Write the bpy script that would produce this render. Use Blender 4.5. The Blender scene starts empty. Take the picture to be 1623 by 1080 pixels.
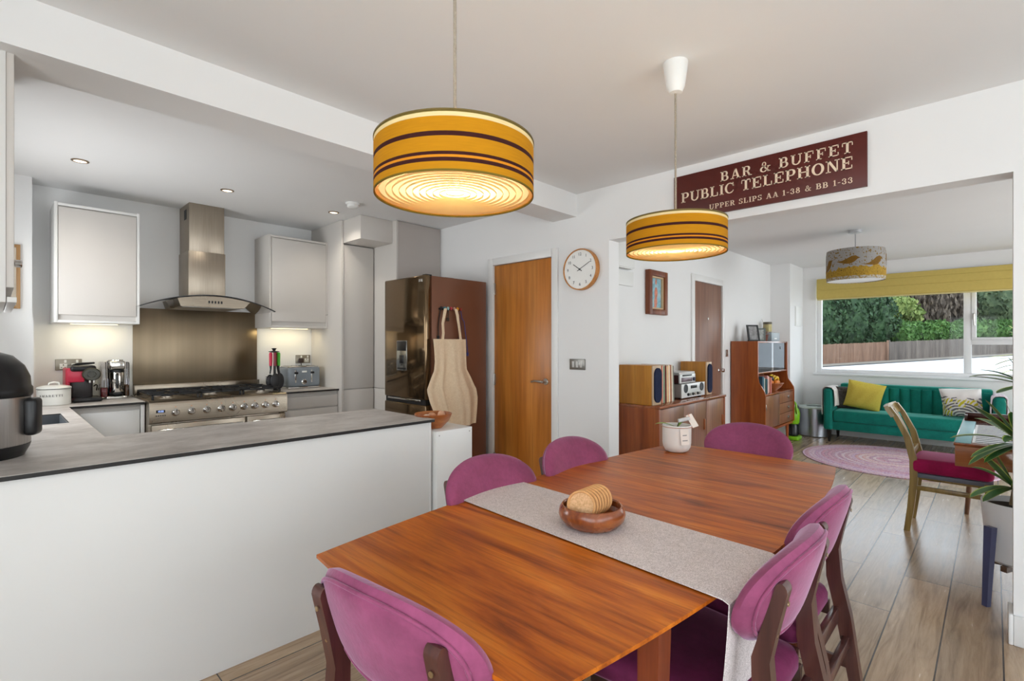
import bpy, bmesh, math, random
from mathutils import Vector, Matrix, Euler

S = bpy.context.scene
COL = S.collection
PI = math.pi
random.seed(7)

# ------------------------------------------------------------------ camera
CAM_H, YAW, FPX = 1.31, math.radians(43.95), 792.0
cam_d = bpy.data.cameras.new('camera')
cam = bpy.data.objects.new('camera', cam_d)
COL.objects.link(cam)
cam.location = (0, 0, CAM_H)
cam.rotation_euler = (PI / 2, 0, YAW - PI / 2)
cam_d.sensor_width = 36.0
cam_d.lens = FPX / 1623.0 * 36.0
cam_d.shift_y = 6.0 / 1623.0
cam_d.clip_start, cam_d.clip_end = 0.03, 300
S.camera = cam

# ------------------------------------------------------------------ view
S.view_settings.view_transform = 'Standard'
S.view_settings.look = 'None'
S.view_settings.gamma = 1.0
S.view_settings.use_curve_mapping = False
S.view_settings.exposure = 0.20

# ------------------------------------------------------------------ world (overcast bright sky)
W = bpy.data.worlds.new('world')
S.world = W
W.use_nodes = True
wn, wl = W.node_tree.nodes, W.node_tree.links
wn.clear()
w_out = wn.new('ShaderNodeOutputWorld')
w_bg = wn.new('ShaderNodeBackground')
w_tc = wn.new('ShaderNodeTexCoord')
w_sep = wn.new('ShaderNodeSeparateXYZ')
w_ramp = wn.new('ShaderNodeValToRGB')
w_ramp.color_ramp.elements[0].position = 0.0
w_ramp.color_ramp.elements[0].color = (0.84, 0.87, 0.90, 1)
w_ramp.color_ramp.elements[1].position = 0.6
w_ramp.color_ramp.elements[1].color = (0.70, 0.82, 1.0, 1)
wl.new(w_tc.outputs['Generated'], w_sep.inputs[0])
wl.new(w_sep.outputs['Z'], w_ramp.inputs[0])
wl.new(w_ramp.outputs[0], w_bg.inputs[0])
w_bg.inputs[1].default_value = 3.0
wl.new(w_bg.outputs[0], w_out.inputs[0])

def light(name, kind, loc, power, color=(1, 1, 1), size=None, size_y=None, aim=None, spot=None):
    d = bpy.data.lights.new(name, kind)
    d.energy = power
    d.color = color
    o = bpy.data.objects.new(name, d)
    COL.objects.link(o)
    o.location = loc
    if kind == 'AREA':
        d.shape = 'RECTANGLE'
        d.size, d.size_y = size, size_y
    elif size is not None:
        d.shadow_soft_size = size
    if spot:
        d.spot_size, d.spot_blend = spot
    if aim is not None:
        o.rotation_euler = Vector(aim).to_track_quat('-Z', 'Y').to_euler()
    return o

# soft sun on the street side of the house
sun = light('sun', 'SUN', (20, -10, 20), 1.2, (1.0, 0.95, 0.86), size=None, aim=(0.50, 0.62, -0.85))
sun.data.angle = math.radians(4)
# area lamps for daylight; all but the kitchen one stand at added, unseen openings
light('added_patio_light', 'AREA', (-1.58, -0.60, 1.10), 24, (0.93, 0.97, 1.0), 3.0, 2.0, aim=(1, 0, 0))  # added soft light on the dining room from an invented patio opening
light('added_rear_light', 'AREA', (0.70, -2.18, 1.25), 13, (0.93, 0.97, 1.0), 3.2, 1.7, aim=(0, 1, 0))  # added light from behind the viewer, at an invented rear window
light('daylight_kitchen_window', 'AREA', (-0.28, 3.85, 1.55), 17, (0.95, 0.975, 1.0), 0.95, 0.9, aim=(1, -0.35, 0.3))
light('added_lounge_light', 'AREA', (5.8, -2.38, 1.15), 42, (0.95, 0.985, 1.0), 3.0, 2.0, aim=(0, 1, 0))  # added to brighten the lounge floor, at invented garden doors

# ================================================================== materials
def lin(c):
    c = c / 255.0
    return c / 12.92 if c <= 0.04045 else ((c + 0.055) / 1.055) ** 2.4
def rgb(r, g, b):
    return (lin(r), lin(g), lin(b), 1.0)

MATS = {}
def new_mat(name):
    m = bpy.data.materials.new(name)
    m.use_nodes = True
    nt = m.node_tree
    b = nt.nodes['Principled BSDF']
    return m, nt, b
def coords(nt, scale=(1, 1, 1), rot=(0, 0, 0), kind='Object'):
    tc = nt.nodes.new('ShaderNodeTexCoord')
    mp = nt.nodes.new('ShaderNodeMapping')
    mp.inputs['Scale'].default_value = scale
    mp.inputs['Rotation'].default_value = rot
    nt.links.new(tc.outputs[kind], mp.inputs[0])
    return mp.outputs[0]
def noise(nt, vec, scale, detail=4, rough=0.55, dist=0.0):
    n = nt.nodes.new('ShaderNodeTexNoise')
    n.inputs['Scale'].default_value = scale
    n.inputs['Detail'].default_value = detail
    n.inputs['Roughness'].default_value = rough
    n.inputs['Distortion'].default_value = dist
    nt.links.new(vec, n.inputs['Vector'])
    return n.outputs['Fac']
def ramp(nt, fac, stops):
    r = nt.nodes.new('ShaderNodeValToRGB')
    e = r.color_ramp.elements
    while len(e) < len(stops):
        e.new(0.5)
    for k, (p, c) in enumerate(stops):
        e[k].position = p
        e[k].color = c
    nt.links.new(fac, r.inputs[0])
    return r.outputs[0]
def math_node(nt, op, a, b=None):
    m = nt.nodes.new('ShaderNodeMath')
    m.operation = op
    for k, v in enumerate((a, b)):
        if v is None:
            continue
        if isinstance(v, (int, float)):
            m.inputs[k].default_value = v
        else:
            nt.links.new(v, m.inputs[k])
    return m.outputs[0]
def mix_col(nt, fac, a, b, mode='MIX'):
    m = nt.nodes.new('ShaderNodeMix')
    m.data_type = 'RGBA'
    m.blend_type = mode
    for idx, v in ((0, fac), (6, a), (7, b)):
        if isinstance(v, (int, float)):
            m.inputs[idx].default_value = v
        elif isinstance(v, tuple):
            m.inputs[idx].default_value = v
        else:
            nt.links.new(v, m.inputs[idx])
    return m.outputs[2]
def bump(nt, b, height, strength=0.2, dist=0.01):
    n = nt.nodes.new('ShaderNodeBump')
    n.inputs['Strength'].default_value = strength
    n.inputs['Distance'].default_value = dist
    nt.links.new(height, n.inputs['Height'])
    nt.links.new(n.outputs[0], b.inputs['Normal'])

def plain(name, col, rough=0.5, metal=0.0, spec=0.5, var=0.0, vscale=6.0, bmp=0.0, bscale=60.0, sheen=0.0, coat=0.0, alpha=None, trans=0.0, ior=1.45):
    if name in MATS:
        return MATS[name]
    m, nt, b = new_mat(name)
    b.inputs['Base Color'].default_value = col
    b.inputs['Roughness'].default_value = rough
    b.inputs['Metallic'].default_value = metal
    b.inputs['Specular IOR Level'].default_value = spec
    b.inputs['IOR'].default_value = ior
    if sheen:
        b.inputs['Sheen Weight'].default_value = sheen
        b.inputs['Sheen Roughness'].default_value = 0.4
        b.inputs['Sheen Tint'].default_value = tuple(min(1, c * 2.2 + 0.12) for c in col[:3]) + (1,)
    if coat:
        b.inputs['Coat Weight'].default_value = coat
        b.inputs['Coat Roughness'].default_value = 0.12
    if trans:
        b.inputs['Transmission Weight'].default_value = trans
    v = None
    if var or bmp:
        v = coords(nt)
    if var:
        f = noise(nt, v, vscale)
        lo = tuple(c * (1 - var) for c in col[:3]) + (1,)
        hi = tuple(min(1, c * (1 + var)) for c in col[:3]) + (1,)
        nt.links.new(ramp(nt, f, [(0.3, lo), (0.7, hi)]), b.inputs['Base Color'])
    if bmp:
        bump(nt, b, noise(nt, v, bscale, 3), bmp, 0.004)
    MATS[name] = m
    return m

def wood(name, dark, mid, light, axis='X', scale=1.0, rough=0.4, coat=0.0, streak=14.0):
    """grain runs along axis"""
    if name in MATS:
        return MATS[name]
    m, nt, b = new_mat(name)
    st = {'X': (0.06, 1, 1), 'Y': (1, 0.06, 1), 'Z': (1, 1, 0.06)}[axis]
    v = coords(nt, tuple(s * scale for s in st))
    f1 = noise(nt, v, streak, 5, 0.6, 0.8)
    f2 = noise(nt, v, streak * 5.5, 3, 0.6)
    f3 = noise(nt, coords(nt, tuple(s * scale for s in ({'X': (0.35, 1, 1), 'Y': (1, 0.35, 1), 'Z': (1, 1, 0.35)}[axis]))), 3.0, 2)
    c = ramp(nt, f1, [(0.25, dark), (0.5, mid), (0.75, light)])
    c2 = ramp(nt, f2, [(0.35, (0.55, 0.5, 0.48, 1)), (0.6, (1, 1, 1, 1))])
    c = mix_col(nt, 0.45, c, c2, 'MULTIPLY')
    c3 = ramp(nt, f3, [(0.3, (0.72, 0.70, 0.68, 1)), (0.7, (1.08, 1.06, 1.04, 1))])
    c = mix_col(nt, 0.6, c, c3, 'MULTIPLY')
    nt.links.new(c, b.inputs['Base Color'])
    b.inputs['Roughness'].default_value = rough
    r = nt.nodes.new('ShaderNodeMapRange')
    r.inputs['To Min'].default_value = max(0.05, rough - 0.08)
    r.inputs['To Max'].default_value = rough + 0.12
    nt.links.new(f1, r.inputs[0])
    nt.links.new(r.outputs[0], b.inputs['Roughness'])
    if coat:
        b.inputs['Coat Weight'].default_value = coat
        b.inputs['Coat Roughness'].default_value = 0.15
    bump(nt, b, f2, 0.06, 0.002)
    MATS[name] = m
    return m

def brushed(name, col, axis='X', rough=0.28, scale=1.0, var=0.18):
    if name in MATS:
        return MATS[name]
    m, nt, b = new_mat(name)
    st = {'X': (0.02, 1, 1), 'Y': (1, 0.02, 1), 'Z': (1, 1, 0.02)}[axis]
    v = coords(nt, st)
    f = noise(nt, v, 180 * scale, 3)
    g = noise(nt, coords(nt, (1, 1, 1)), 3.0, 2)
    lo = tuple(c * (1 - var) for c in col[:3]) + (1,)
    c = ramp(nt, f, [(0.3, lo), (0.7, col)])
    nt.links.new(c, b.inputs['Base Color'])
    b.inputs['Metallic'].default_value = 1.0
    mr = nt.nodes.new('ShaderNodeMapRange')
    mr.inputs['To Min'].default_value = rough * 0.7
    mr.inputs['To Max'].default_value = rough * 1.35
    nt.links.new(g, mr.inputs[0])
    nt.links.new(mr.outputs[0], b.inputs['Roughness'])
    bump(nt, b, f, 0.05, 0.001)
    MATS[name] = m
    return m

def emissive(name, col, strength):
    m, nt, b = new_mat(name)
    b.inputs['Base Color'].default_value = col
    b.inputs['Emission Color'].default_value = col
    b.inputs['Emission Strength'].default_value = strength
    MATS[name] = m
    return m

def glass_mat(name, tint=(1, 1, 1, 1), rough=0.02, reflect=0.10):
    """thin glazing: see-through with a fresnel reflection"""
    m = bpy.data.materials.new(name)
    m.use_nodes = True
    nt = m.node_tree
    nt.nodes.clear()
    out = nt.nodes.new('ShaderNodeOutputMaterial')
    mix = nt.nodes.new('ShaderNodeMixShader')
    tr = nt.nodes.new('ShaderNodeBsdfTransparent')
    gl = nt.nodes.new('ShaderNodeBsdfGlossy')
    fr = nt.nodes.new('ShaderNodeFresnel')
    fr.inputs[0].default_value = 1.45
    tr.inputs[0].default_value = tint
    gl.inputs['Roughness'].default_value = rough
    mul = math_node(nt, 'MULTIPLY', fr.outputs[0], reflect * 10)
    nt.links.new(mul, mix.inputs[0])
    nt.links.new(tr.outputs[0], mix.inputs[1])
    nt.links.new(gl.outputs[0], mix.inputs[2])
    nt.links.new(mix.outputs[0], out.inputs[0])
    MATS[name] = m
    return m

def velvet(name, col, hi):
    m, nt, b = new_mat(name)
    v = coords(nt)
    f = noise(nt, v, 9, 4, 0.6)
    g = noise(nt, v, 70, 3, 0.6)
    c = ramp(nt, f, [(0.35, tuple(x * 0.82 for x in col[:3]) + (1,)), (0.65, tuple(min(1, x * 1.12) for x in col[:3]) + (1,))])
    c = mix_col(nt, 0.25, c, ramp(nt, g, [(0.35, (0.7, 0.7, 0.7, 1)), (0.65, (1.1, 1.1, 1.1, 1))]), 'MULTIPLY')
    nt.links.new(c, b.inputs['Base Color'])
    b.inputs['Roughness'].default_value = 0.75
    b.inputs['Specular IOR Level'].default_value = 0.2
    b.inputs['Sheen Weight'].default_value = 0.65
    b.inputs['Sheen Roughness'].default_value = 0.35
    b.inputs['Sheen Tint'].default_value = hi
    bump(nt, b, g, 0.25, 0.003)
    MATS[name] = m
    return m

def fabric(name, c1, c2, scale=220, rough=0.9, mottle=0.5):
    m, nt, b = new_mat(name)
    v = coords(nt)
    f = noise(nt, v, scale, 2, 0.6)
    g = noise(nt, v, scale * 0.2, 3, 0.6)
    k = math_node(nt, 'ADD', math_node(nt, 'MULTIPLY', f, 1 - mottle), math_node(nt, 'MULTIPLY', g, mottle))
    nt.links.new(ramp(nt, k, [(0.36, c1), (0.62, c2)]), b.inputs['Base Color'])
    b.inputs['Roughness'].default_value = rough
    b.inputs['Specular IOR Level'].default_value = 0.15
    bump(nt, b, f, 0.35, 0.002)
    MATS[name] = m
    return m

WALL = plain('wall_paint', (0.83, 0.83, 0.825, 1), 0.7, spec=0.25, var=0.012, vscale=2.0, bmp=0.03, bscale=180)
CEIL = plain('ceiling_paint', (0.82, 0.82, 0.815, 1), 0.8, spec=0.2, var=0.012, vscale=1.5)
GLOSSW = plain('white_gloss_paint', (0.82, 0.82, 0.81, 1), 0.35, spec=0.45, var=0.01, vscale=3)
UPVC = plain('white_window_plastic', (0.84, 0.85, 0.86, 1), 0.3)
CASH = plain('cashmere_cabinet', rgb(208, 203, 197), 0.42, spec=0.4, var=0.015, vscale=2)
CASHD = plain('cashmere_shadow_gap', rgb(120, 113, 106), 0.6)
WHITEP = plain('white_cabinet_panel', rgb(226, 225, 222), 0.38, spec=0.4, var=0.01, vscale=2)
BLACKP = plain('black_plastic', rgb(24, 24, 26), 0.3, spec=0.5, var=0.1, vscale=20)
BLACKM = plain('black_matt', rgb(18, 18, 19), 0.6, var=0.1, vscale=30)
DGREY = plain('dark_grey_plastic', rgb(52, 54, 58), 0.4, var=0.08, vscale=15)
STEEL = brushed('brushed_steel', (0.36, 0.305, 0.24, 1), 'X', 0.28)
STEELZ = brushed('brushed_steel_upright', (0.42, 0.36, 0.29, 1), 'Z', 0.36)
CHROME = plain('chrome', (0.72, 0.71, 0.69, 1), 0.08, 1.0, var=0.02)
NICKEL = plain('satin_nickel', (0.48, 0.46, 0.43, 1), 0.32, 1.0, var=0.04)
BRASSY = plain('dark_socket_plate', (0.30, 0.27, 0.22, 1), 0.35, 1.0, var=0.05)
CREAM = plain('cream_enamel', rgb(232, 231, 224), 0.28, var=0.015, vscale=5)
WHITEPL = plain('white_plastic', rgb(235, 235, 232), 0.35, var=0.01)
CREAMLET = plain('cream_lettering', rgb(233, 212, 186), 0.6, var=0.03, vscale=30)
# ================================================================== mesh helpers
class MB:
    """collects shapes into one mesh (world or local coordinates)"""
    def __init__(s):
        s.bm = bmesh.new()
        s.mi = 0
    def _tag(s, faces):
        for f in faces:
            f.material_index = s.mi
    def box(s, x0, x1, y0, y1, z0, z1, bev=0.0, seg=2):
        if x0 > x1: x0, x1 = x1, x0
        if y0 > y1: y0, y1 = y1, y0
        if z0 > z1: z0, z1 = z1, z0
        r = bmesh.ops.create_cube(s.bm, size=1.0)
        vs = r['verts']
        for v in vs:
            v.co = Vector(((x0 + x1) / 2 + v.co.x * (x1 - x0), (y0 + y1) / 2 + v.co.y * (y1 - y0), (z0 + z1) / 2 + v.co.z * (z1 - z0)))
        fs = {f for v in vs for f in v.link_faces}
        if bev > 0:
            bev = min(bev, 0.49 * min(x1 - x0, y1 - y0, z1 - z0))
            es = list({e for v in vs for e in v.link_edges})
            rb = bmesh.ops.bevel(s.bm, geom=es, offset=bev, segments=seg, profile=0.5, affect='EDGES')
            fs = set(rb['faces']) | {f for f in fs if f.is_valid}
            vs = list({v for f in fs for v in f.verts})
        s._tag(fs)
        return vs
    def quad(s, pts):
        f = s.bm.faces.new([s.bm.verts.new(p) for p in pts])
        s._tag([f])
        return f
    def lathe(s, prof, c=(0, 0, 0), n=32, sx=1.0, sy=1.0, axis='Z', cap=True):
        """prof: (radius, height) pairs bottom to top about axis"""
        cx, cy, cz = c
        rings = []
        for (r, h) in prof:
            ring = []
            if r < 1e-6:
                ring = [s.bm.verts.new(s._ax(0, 0, h, cx, cy, cz, axis))]
            else:
                for k in range(n):
                    a = 2 * PI * k / n
                    ring.append(s.bm.verts.new(s._ax(math.cos(a) * r * sx, math.sin(a) * r * sy, h, cx, cy, cz, axis)))
            rings.append(ring)
        fs = []
        for a, b in zip(rings, rings[1:]):
            if len(a) == 1 and len(b) == 1:
                continue
            for k in range(n):
                k2 = (k + 1) % n
                if len(a) == 1:
                    fs.append(s.bm.faces.new((a[0], b[k2], b[k])))
                elif len(b) == 1:
                    fs.append(s.bm.faces.new((a[k], a[k2], b[0])))
                else:
                    fs.append(s.bm.faces.new((a[k], a[k2], b[k2], b[k])))
        if cap:
            if len(rings[0]) > 2: fs.append(s.bm.faces.new(list(reversed(rings[0]))))
            if len(rings[-1]) > 2: fs.append(s.bm.faces.new(rings[-1]))
        s._tag(fs)
        return rings
    def _ax(s, a, b, h, cx, cy, cz, axis):
        if axis == 'Z': return (cx + a, cy + b, cz + h)
        if axis == 'Y': return (cx + a, cy - h, cz + b)       # height runs towards -Y
        if axis == 'X': return (cx - h, cy - a, cz + b)       # height runs towards -X
    def cyl(s, x, y, z0, z1, r, n=24, r2=None):
        r2 = r if r2 is None else r2
        return s.lathe([(r, z0), (r2, z1)], (x, y, 0), n)
    def prism(s, poly, z0, z1, bev=0.0):
        """poly: xy outline counter-clockwise"""
        a = [s.bm.verts.new((p[0], p[1], z0)) for p in poly]
        b = [s.bm.verts.new((p[0], p[1], z1)) for p in poly]
        fs = [s.bm.faces.new(list(reversed(a))), s.bm.faces.new(b)]
        n = len(poly)
        for k in range(n):
            fs.append(s.bm.faces.new((a[k], a[(k + 1) % n], b[(k + 1) % n], b[k])))
        if bev:
            es = [e for e in fs[1].edges]
            rb = bmesh.ops.bevel(s.bm, geom=es, offset=bev, segments=2, profile=0.5, affect='EDGES')
            fs = [f for f in fs if f.is_valid] + rb['faces']
        s._tag(fs)
    def extr(s, poly, axis, d0, d1):
        """poly in the plane normal to axis ('X': (y,z), 'Y': (x,z)), from d0 to d1"""
        f = (lambda p, d: (d, p[0], p[1])) if axis == 'X' else (lambda p, d: (p[0], d, p[1]))
        a = [s.bm.verts.new(f(p, d0)) for p in poly]
        b = [s.bm.verts.new(f(p, d1)) for p in poly]
        fs = [s.bm.faces.new(a), s.bm.faces.new(list(reversed(b)))]
        n = len(poly)
        for k in range(n):
            fs.append(s.bm.faces.new((a[k], b[k], b[(k + 1) % n], a[(k + 1) % n])))
        s._tag(fs)
        bmesh.ops.recalc_face_normals(s.bm, faces=fs)
    def tube(s, pts, r, n=8, cap=True, flat=1.0):
        pts = [Vector(p) for p in pts]
        rs = r if isinstance(r, (list, tuple)) else [r] * len(pts)
        rings = []
        up = Vector((0, 0, 1))
        prev = None
        for k, p in enumerate(pts):
            t = (pts[min(k + 1, len(pts) - 1)] - pts[max(k - 1, 0)]).normalized()
            if prev is None:
                u = t.cross(up)
                if u.length < 0.05: u = t.cross(Vector((1, 0, 0)))
            else:
                u = prev - t * prev.dot(t)
                if u.length < 1e-4: u = t.cross(up)
            u.normalize()
            prev = u
            w = t.cross(u)
            rings.append([s.bm.verts.new(p + (u * math.cos(2 * PI * q / n) + w * math.sin(2 * PI * q / n) * flat) * rs[k]) for q in range(n)])
        fs = []
        for a, b in zip(rings, rings[1:]):
            for k in range(n):
                fs.append(s.bm.faces.new((a[k], b[k], b[(k + 1) % n], a[(k + 1) % n])))
        if cap:
            fs.append(s.bm.faces.new(rings[0]))
            fs.append(s.bm.faces.new(list(reversed(rings[-1]))))
        bmesh.ops.recalc_face_normals(s.bm, faces=fs)
        s._tag(fs)
    def loop_tube(s, pts, r, n=8):
        pts = [Vector(p) for p in pts]
        N = len(pts)
        rings = []
        for k, p in enumerate(pts):
            t = (pts[(k + 1) % N] - pts[k - 1]).normalized()
            u = t.cross(Vector((0.13, 0.21, 1.0)))
            u.normalize()
            w = t.cross(u)
            rings.append([s.bm.verts.new(p + (u * math.cos(2 * PI * q / n) + w * math.sin(2 * PI * q / n)) * r) for q in range(n)])
        fs = []
        for i in range(N):
            a, b = rings[i], rings[(i + 1) % N]
            for k in range(n):
                fs.append(s.bm.faces.new((a[k], b[k], b[(k + 1) % n], a[(k + 1) % n])))
        bmesh.ops.recalc_face_normals(s.bm, faces=fs)
        s._tag(fs)
    def bar(s, p0, p1, w0, d0, w1=None, d1=None, side=(1, 0, 0)):
        """tapered square bar from p0 to p1; w along side, d across"""
        w1 = w0 if w1 is None else w1
        d1 = d0 if d1 is None else d1
        p0, p1 = Vector(p0), Vector(p1)
        t = (p1 - p0).normalized()
        u = Vector(side); u = (u - t * u.dot(t)).normalized()
        w = t.cross(u)
        def ring(p, a, b):
            return [s.bm.verts.new(p + u * (sx * a / 2) + w * (sy * b / 2)) for sx, sy in ((-1, -1), (1, -1), (1, 1), (-1, 1))]
        A, B = ring(p0, w0, d0), ring(p1, w1, d1)
        fs = [s.bm.faces.new(list(reversed(A))), s.bm.faces.new(B)]
        for k in range(4):
            fs.append(s.bm.faces.new((A[k], A[(k + 1) % 4], B[(k + 1) % 4], B[k])))
        bmesh.ops.recalc_face_normals(s.bm, faces=fs)
        s._tag(fs)
    def grid(s, fn, nu, nv, thick=0.0, flip=False):
        """fn(u,v) -> point ; optional thickness along the normal"""
        vs = [[s.bm.verts.new(fn(i / nu, j / nv)) for j in range(nv + 1)] for i in range(nu + 1)]
        fs = []
        for i in range(nu):
            for j in range(nv):
                q = (vs[i][j], vs[i + 1][j], vs[i + 1][j + 1], vs[i][j + 1])
                fs.append(s.bm.faces.new(q if not flip else tuple(reversed(q))))
        s._tag(fs)
        if thick:
            s.bm.normal_update()
            r = bmesh.ops.solidify(s.bm, geom=fs, thickness=thick)
            s._tag([g for g in r['geom'] if isinstance(g, bmesh.types.BMFace)])
        return fs
    def ball(s, c, rx, ry=None, rz=None, n=16, m=10):
        ry = rx if ry is None else ry
        rz = rx if rz is None else rz
        prof = [(math.sin(PI * k / m), -math.cos(PI * k / m) * rz) for k in range(m + 1)]
        prof[0] = (0, -rz); prof[-1] = (0, rz)
        s.lathe([(p[0] * rx, p[1]) for p in prof], c, n, 1.0, ry / rx)

def wloc(o):
    v = Vector((0, 0, 0))
    while o is not None:
        v = v + o.location
        o = o.parent
    return v

def part(name, mb, mats, parent=None, local=False, label=None, angle=32):
    """link the collected shapes as ONE mesh object; mats is a material or list"""
    me = bpy.data.meshes.new(name)
    if parent is not None and not local:
        off = wloc(parent)
        for v in mb.bm.verts:
            v.co -= off
    mb.bm.normal_update()
    mb.bm.to_mesh(me)
    mb.bm.free()
    for m in (mats if isinstance(mats, (list, tuple)) else [mats]):
        me.materials.append(m)
    me.polygons.foreach_set('use_smooth', [True] * len(me.polygons))
    me.set_sharp_from_angle(angle=math.radians(angle))
    o = bpy.data.objects.new(name, me)
    COL.objects.link(o)
    if parent is not None:
        o.parent = parent
    if label:
        o['label'] = label
    return o

def tag(o, label, cat, group=None, kind=None):
    o['label'] = label
    o['category'] = cat
    if group: o['group'] = group
    if kind: o['kind'] = kind
    return o

def thing(name, label, cat, loc=(0, 0, 0), rz=0.0, group=None):
    o = bpy.data.objects.new(name, None)
    o.empty_display_size = 0.05
    COL.objects.link(o)
    o.location = loc
    o.rotation_euler = (0, 0, rz)
    return tag(o, label, cat, group)

def solo(name, mb, mats, label, cat, base, group=None, kind=None, angle=32):
    """a thing that is one mesh; origin at base"""
    for v in mb.bm.verts:
        v.co -= Vector(base)
    o = part(name, mb, mats, None, angle=angle)
    o.location = base
    return tag(o, label, cat, group, kind)

def struct(name, mb, mats, label, cat, parent=None):
    o = part(name, mb, mats, parent)
    if parent is None:
        tag(o, label, cat, kind='structure')
    return o

def dup(root, loc, rz=None, label=None):
    r = root.copy()
    COL.objects.link(r)
    r.location = loc
    if rz is not None: r.rotation_euler = (0, 0, rz)
    if label: r['label'] = label
    for ch in list(root.children):
        c = ch.copy(); COL.objects.link(c); c.parent = r
        for g in list(ch.children):
            d = g.copy(); COL.objects.link(d); d.parent = c
    return r

def text_mesh(mb, txt, place, size, depth=0.0006, align='CENTER'):
    """built-in sans lettering added to mb; place(x,y,z)->point, z is the depth"""
    cu = bpy.data.curves.new('lettering', 'FONT')
    cu.body = txt
    cu.size = size
    cu.align_x = align
    cu.align_y = 'CENTER'
    cu.extrude = depth
    o = bpy.data.objects.new('lettering', cu)
    COL.objects.link(o)
    dg = bpy.context.evaluated_depsgraph_get()
    me = bpy.data.meshes.new_from_object(o.evaluated_get(dg))
    vs = [mb.bm.verts.new(place(*v.co)) for v in me.vertices]
    fs = []
    for p in me.polygons:
        try: fs.append(mb.bm.faces.new([vs[i] for i in p.vertices]))
        except ValueError: pass
    mb._tag(fs)
    bpy.data.objects.remove(o)
    bpy.data.curves.remove(cu)
    bpy.data.meshes.remove(me)

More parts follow.
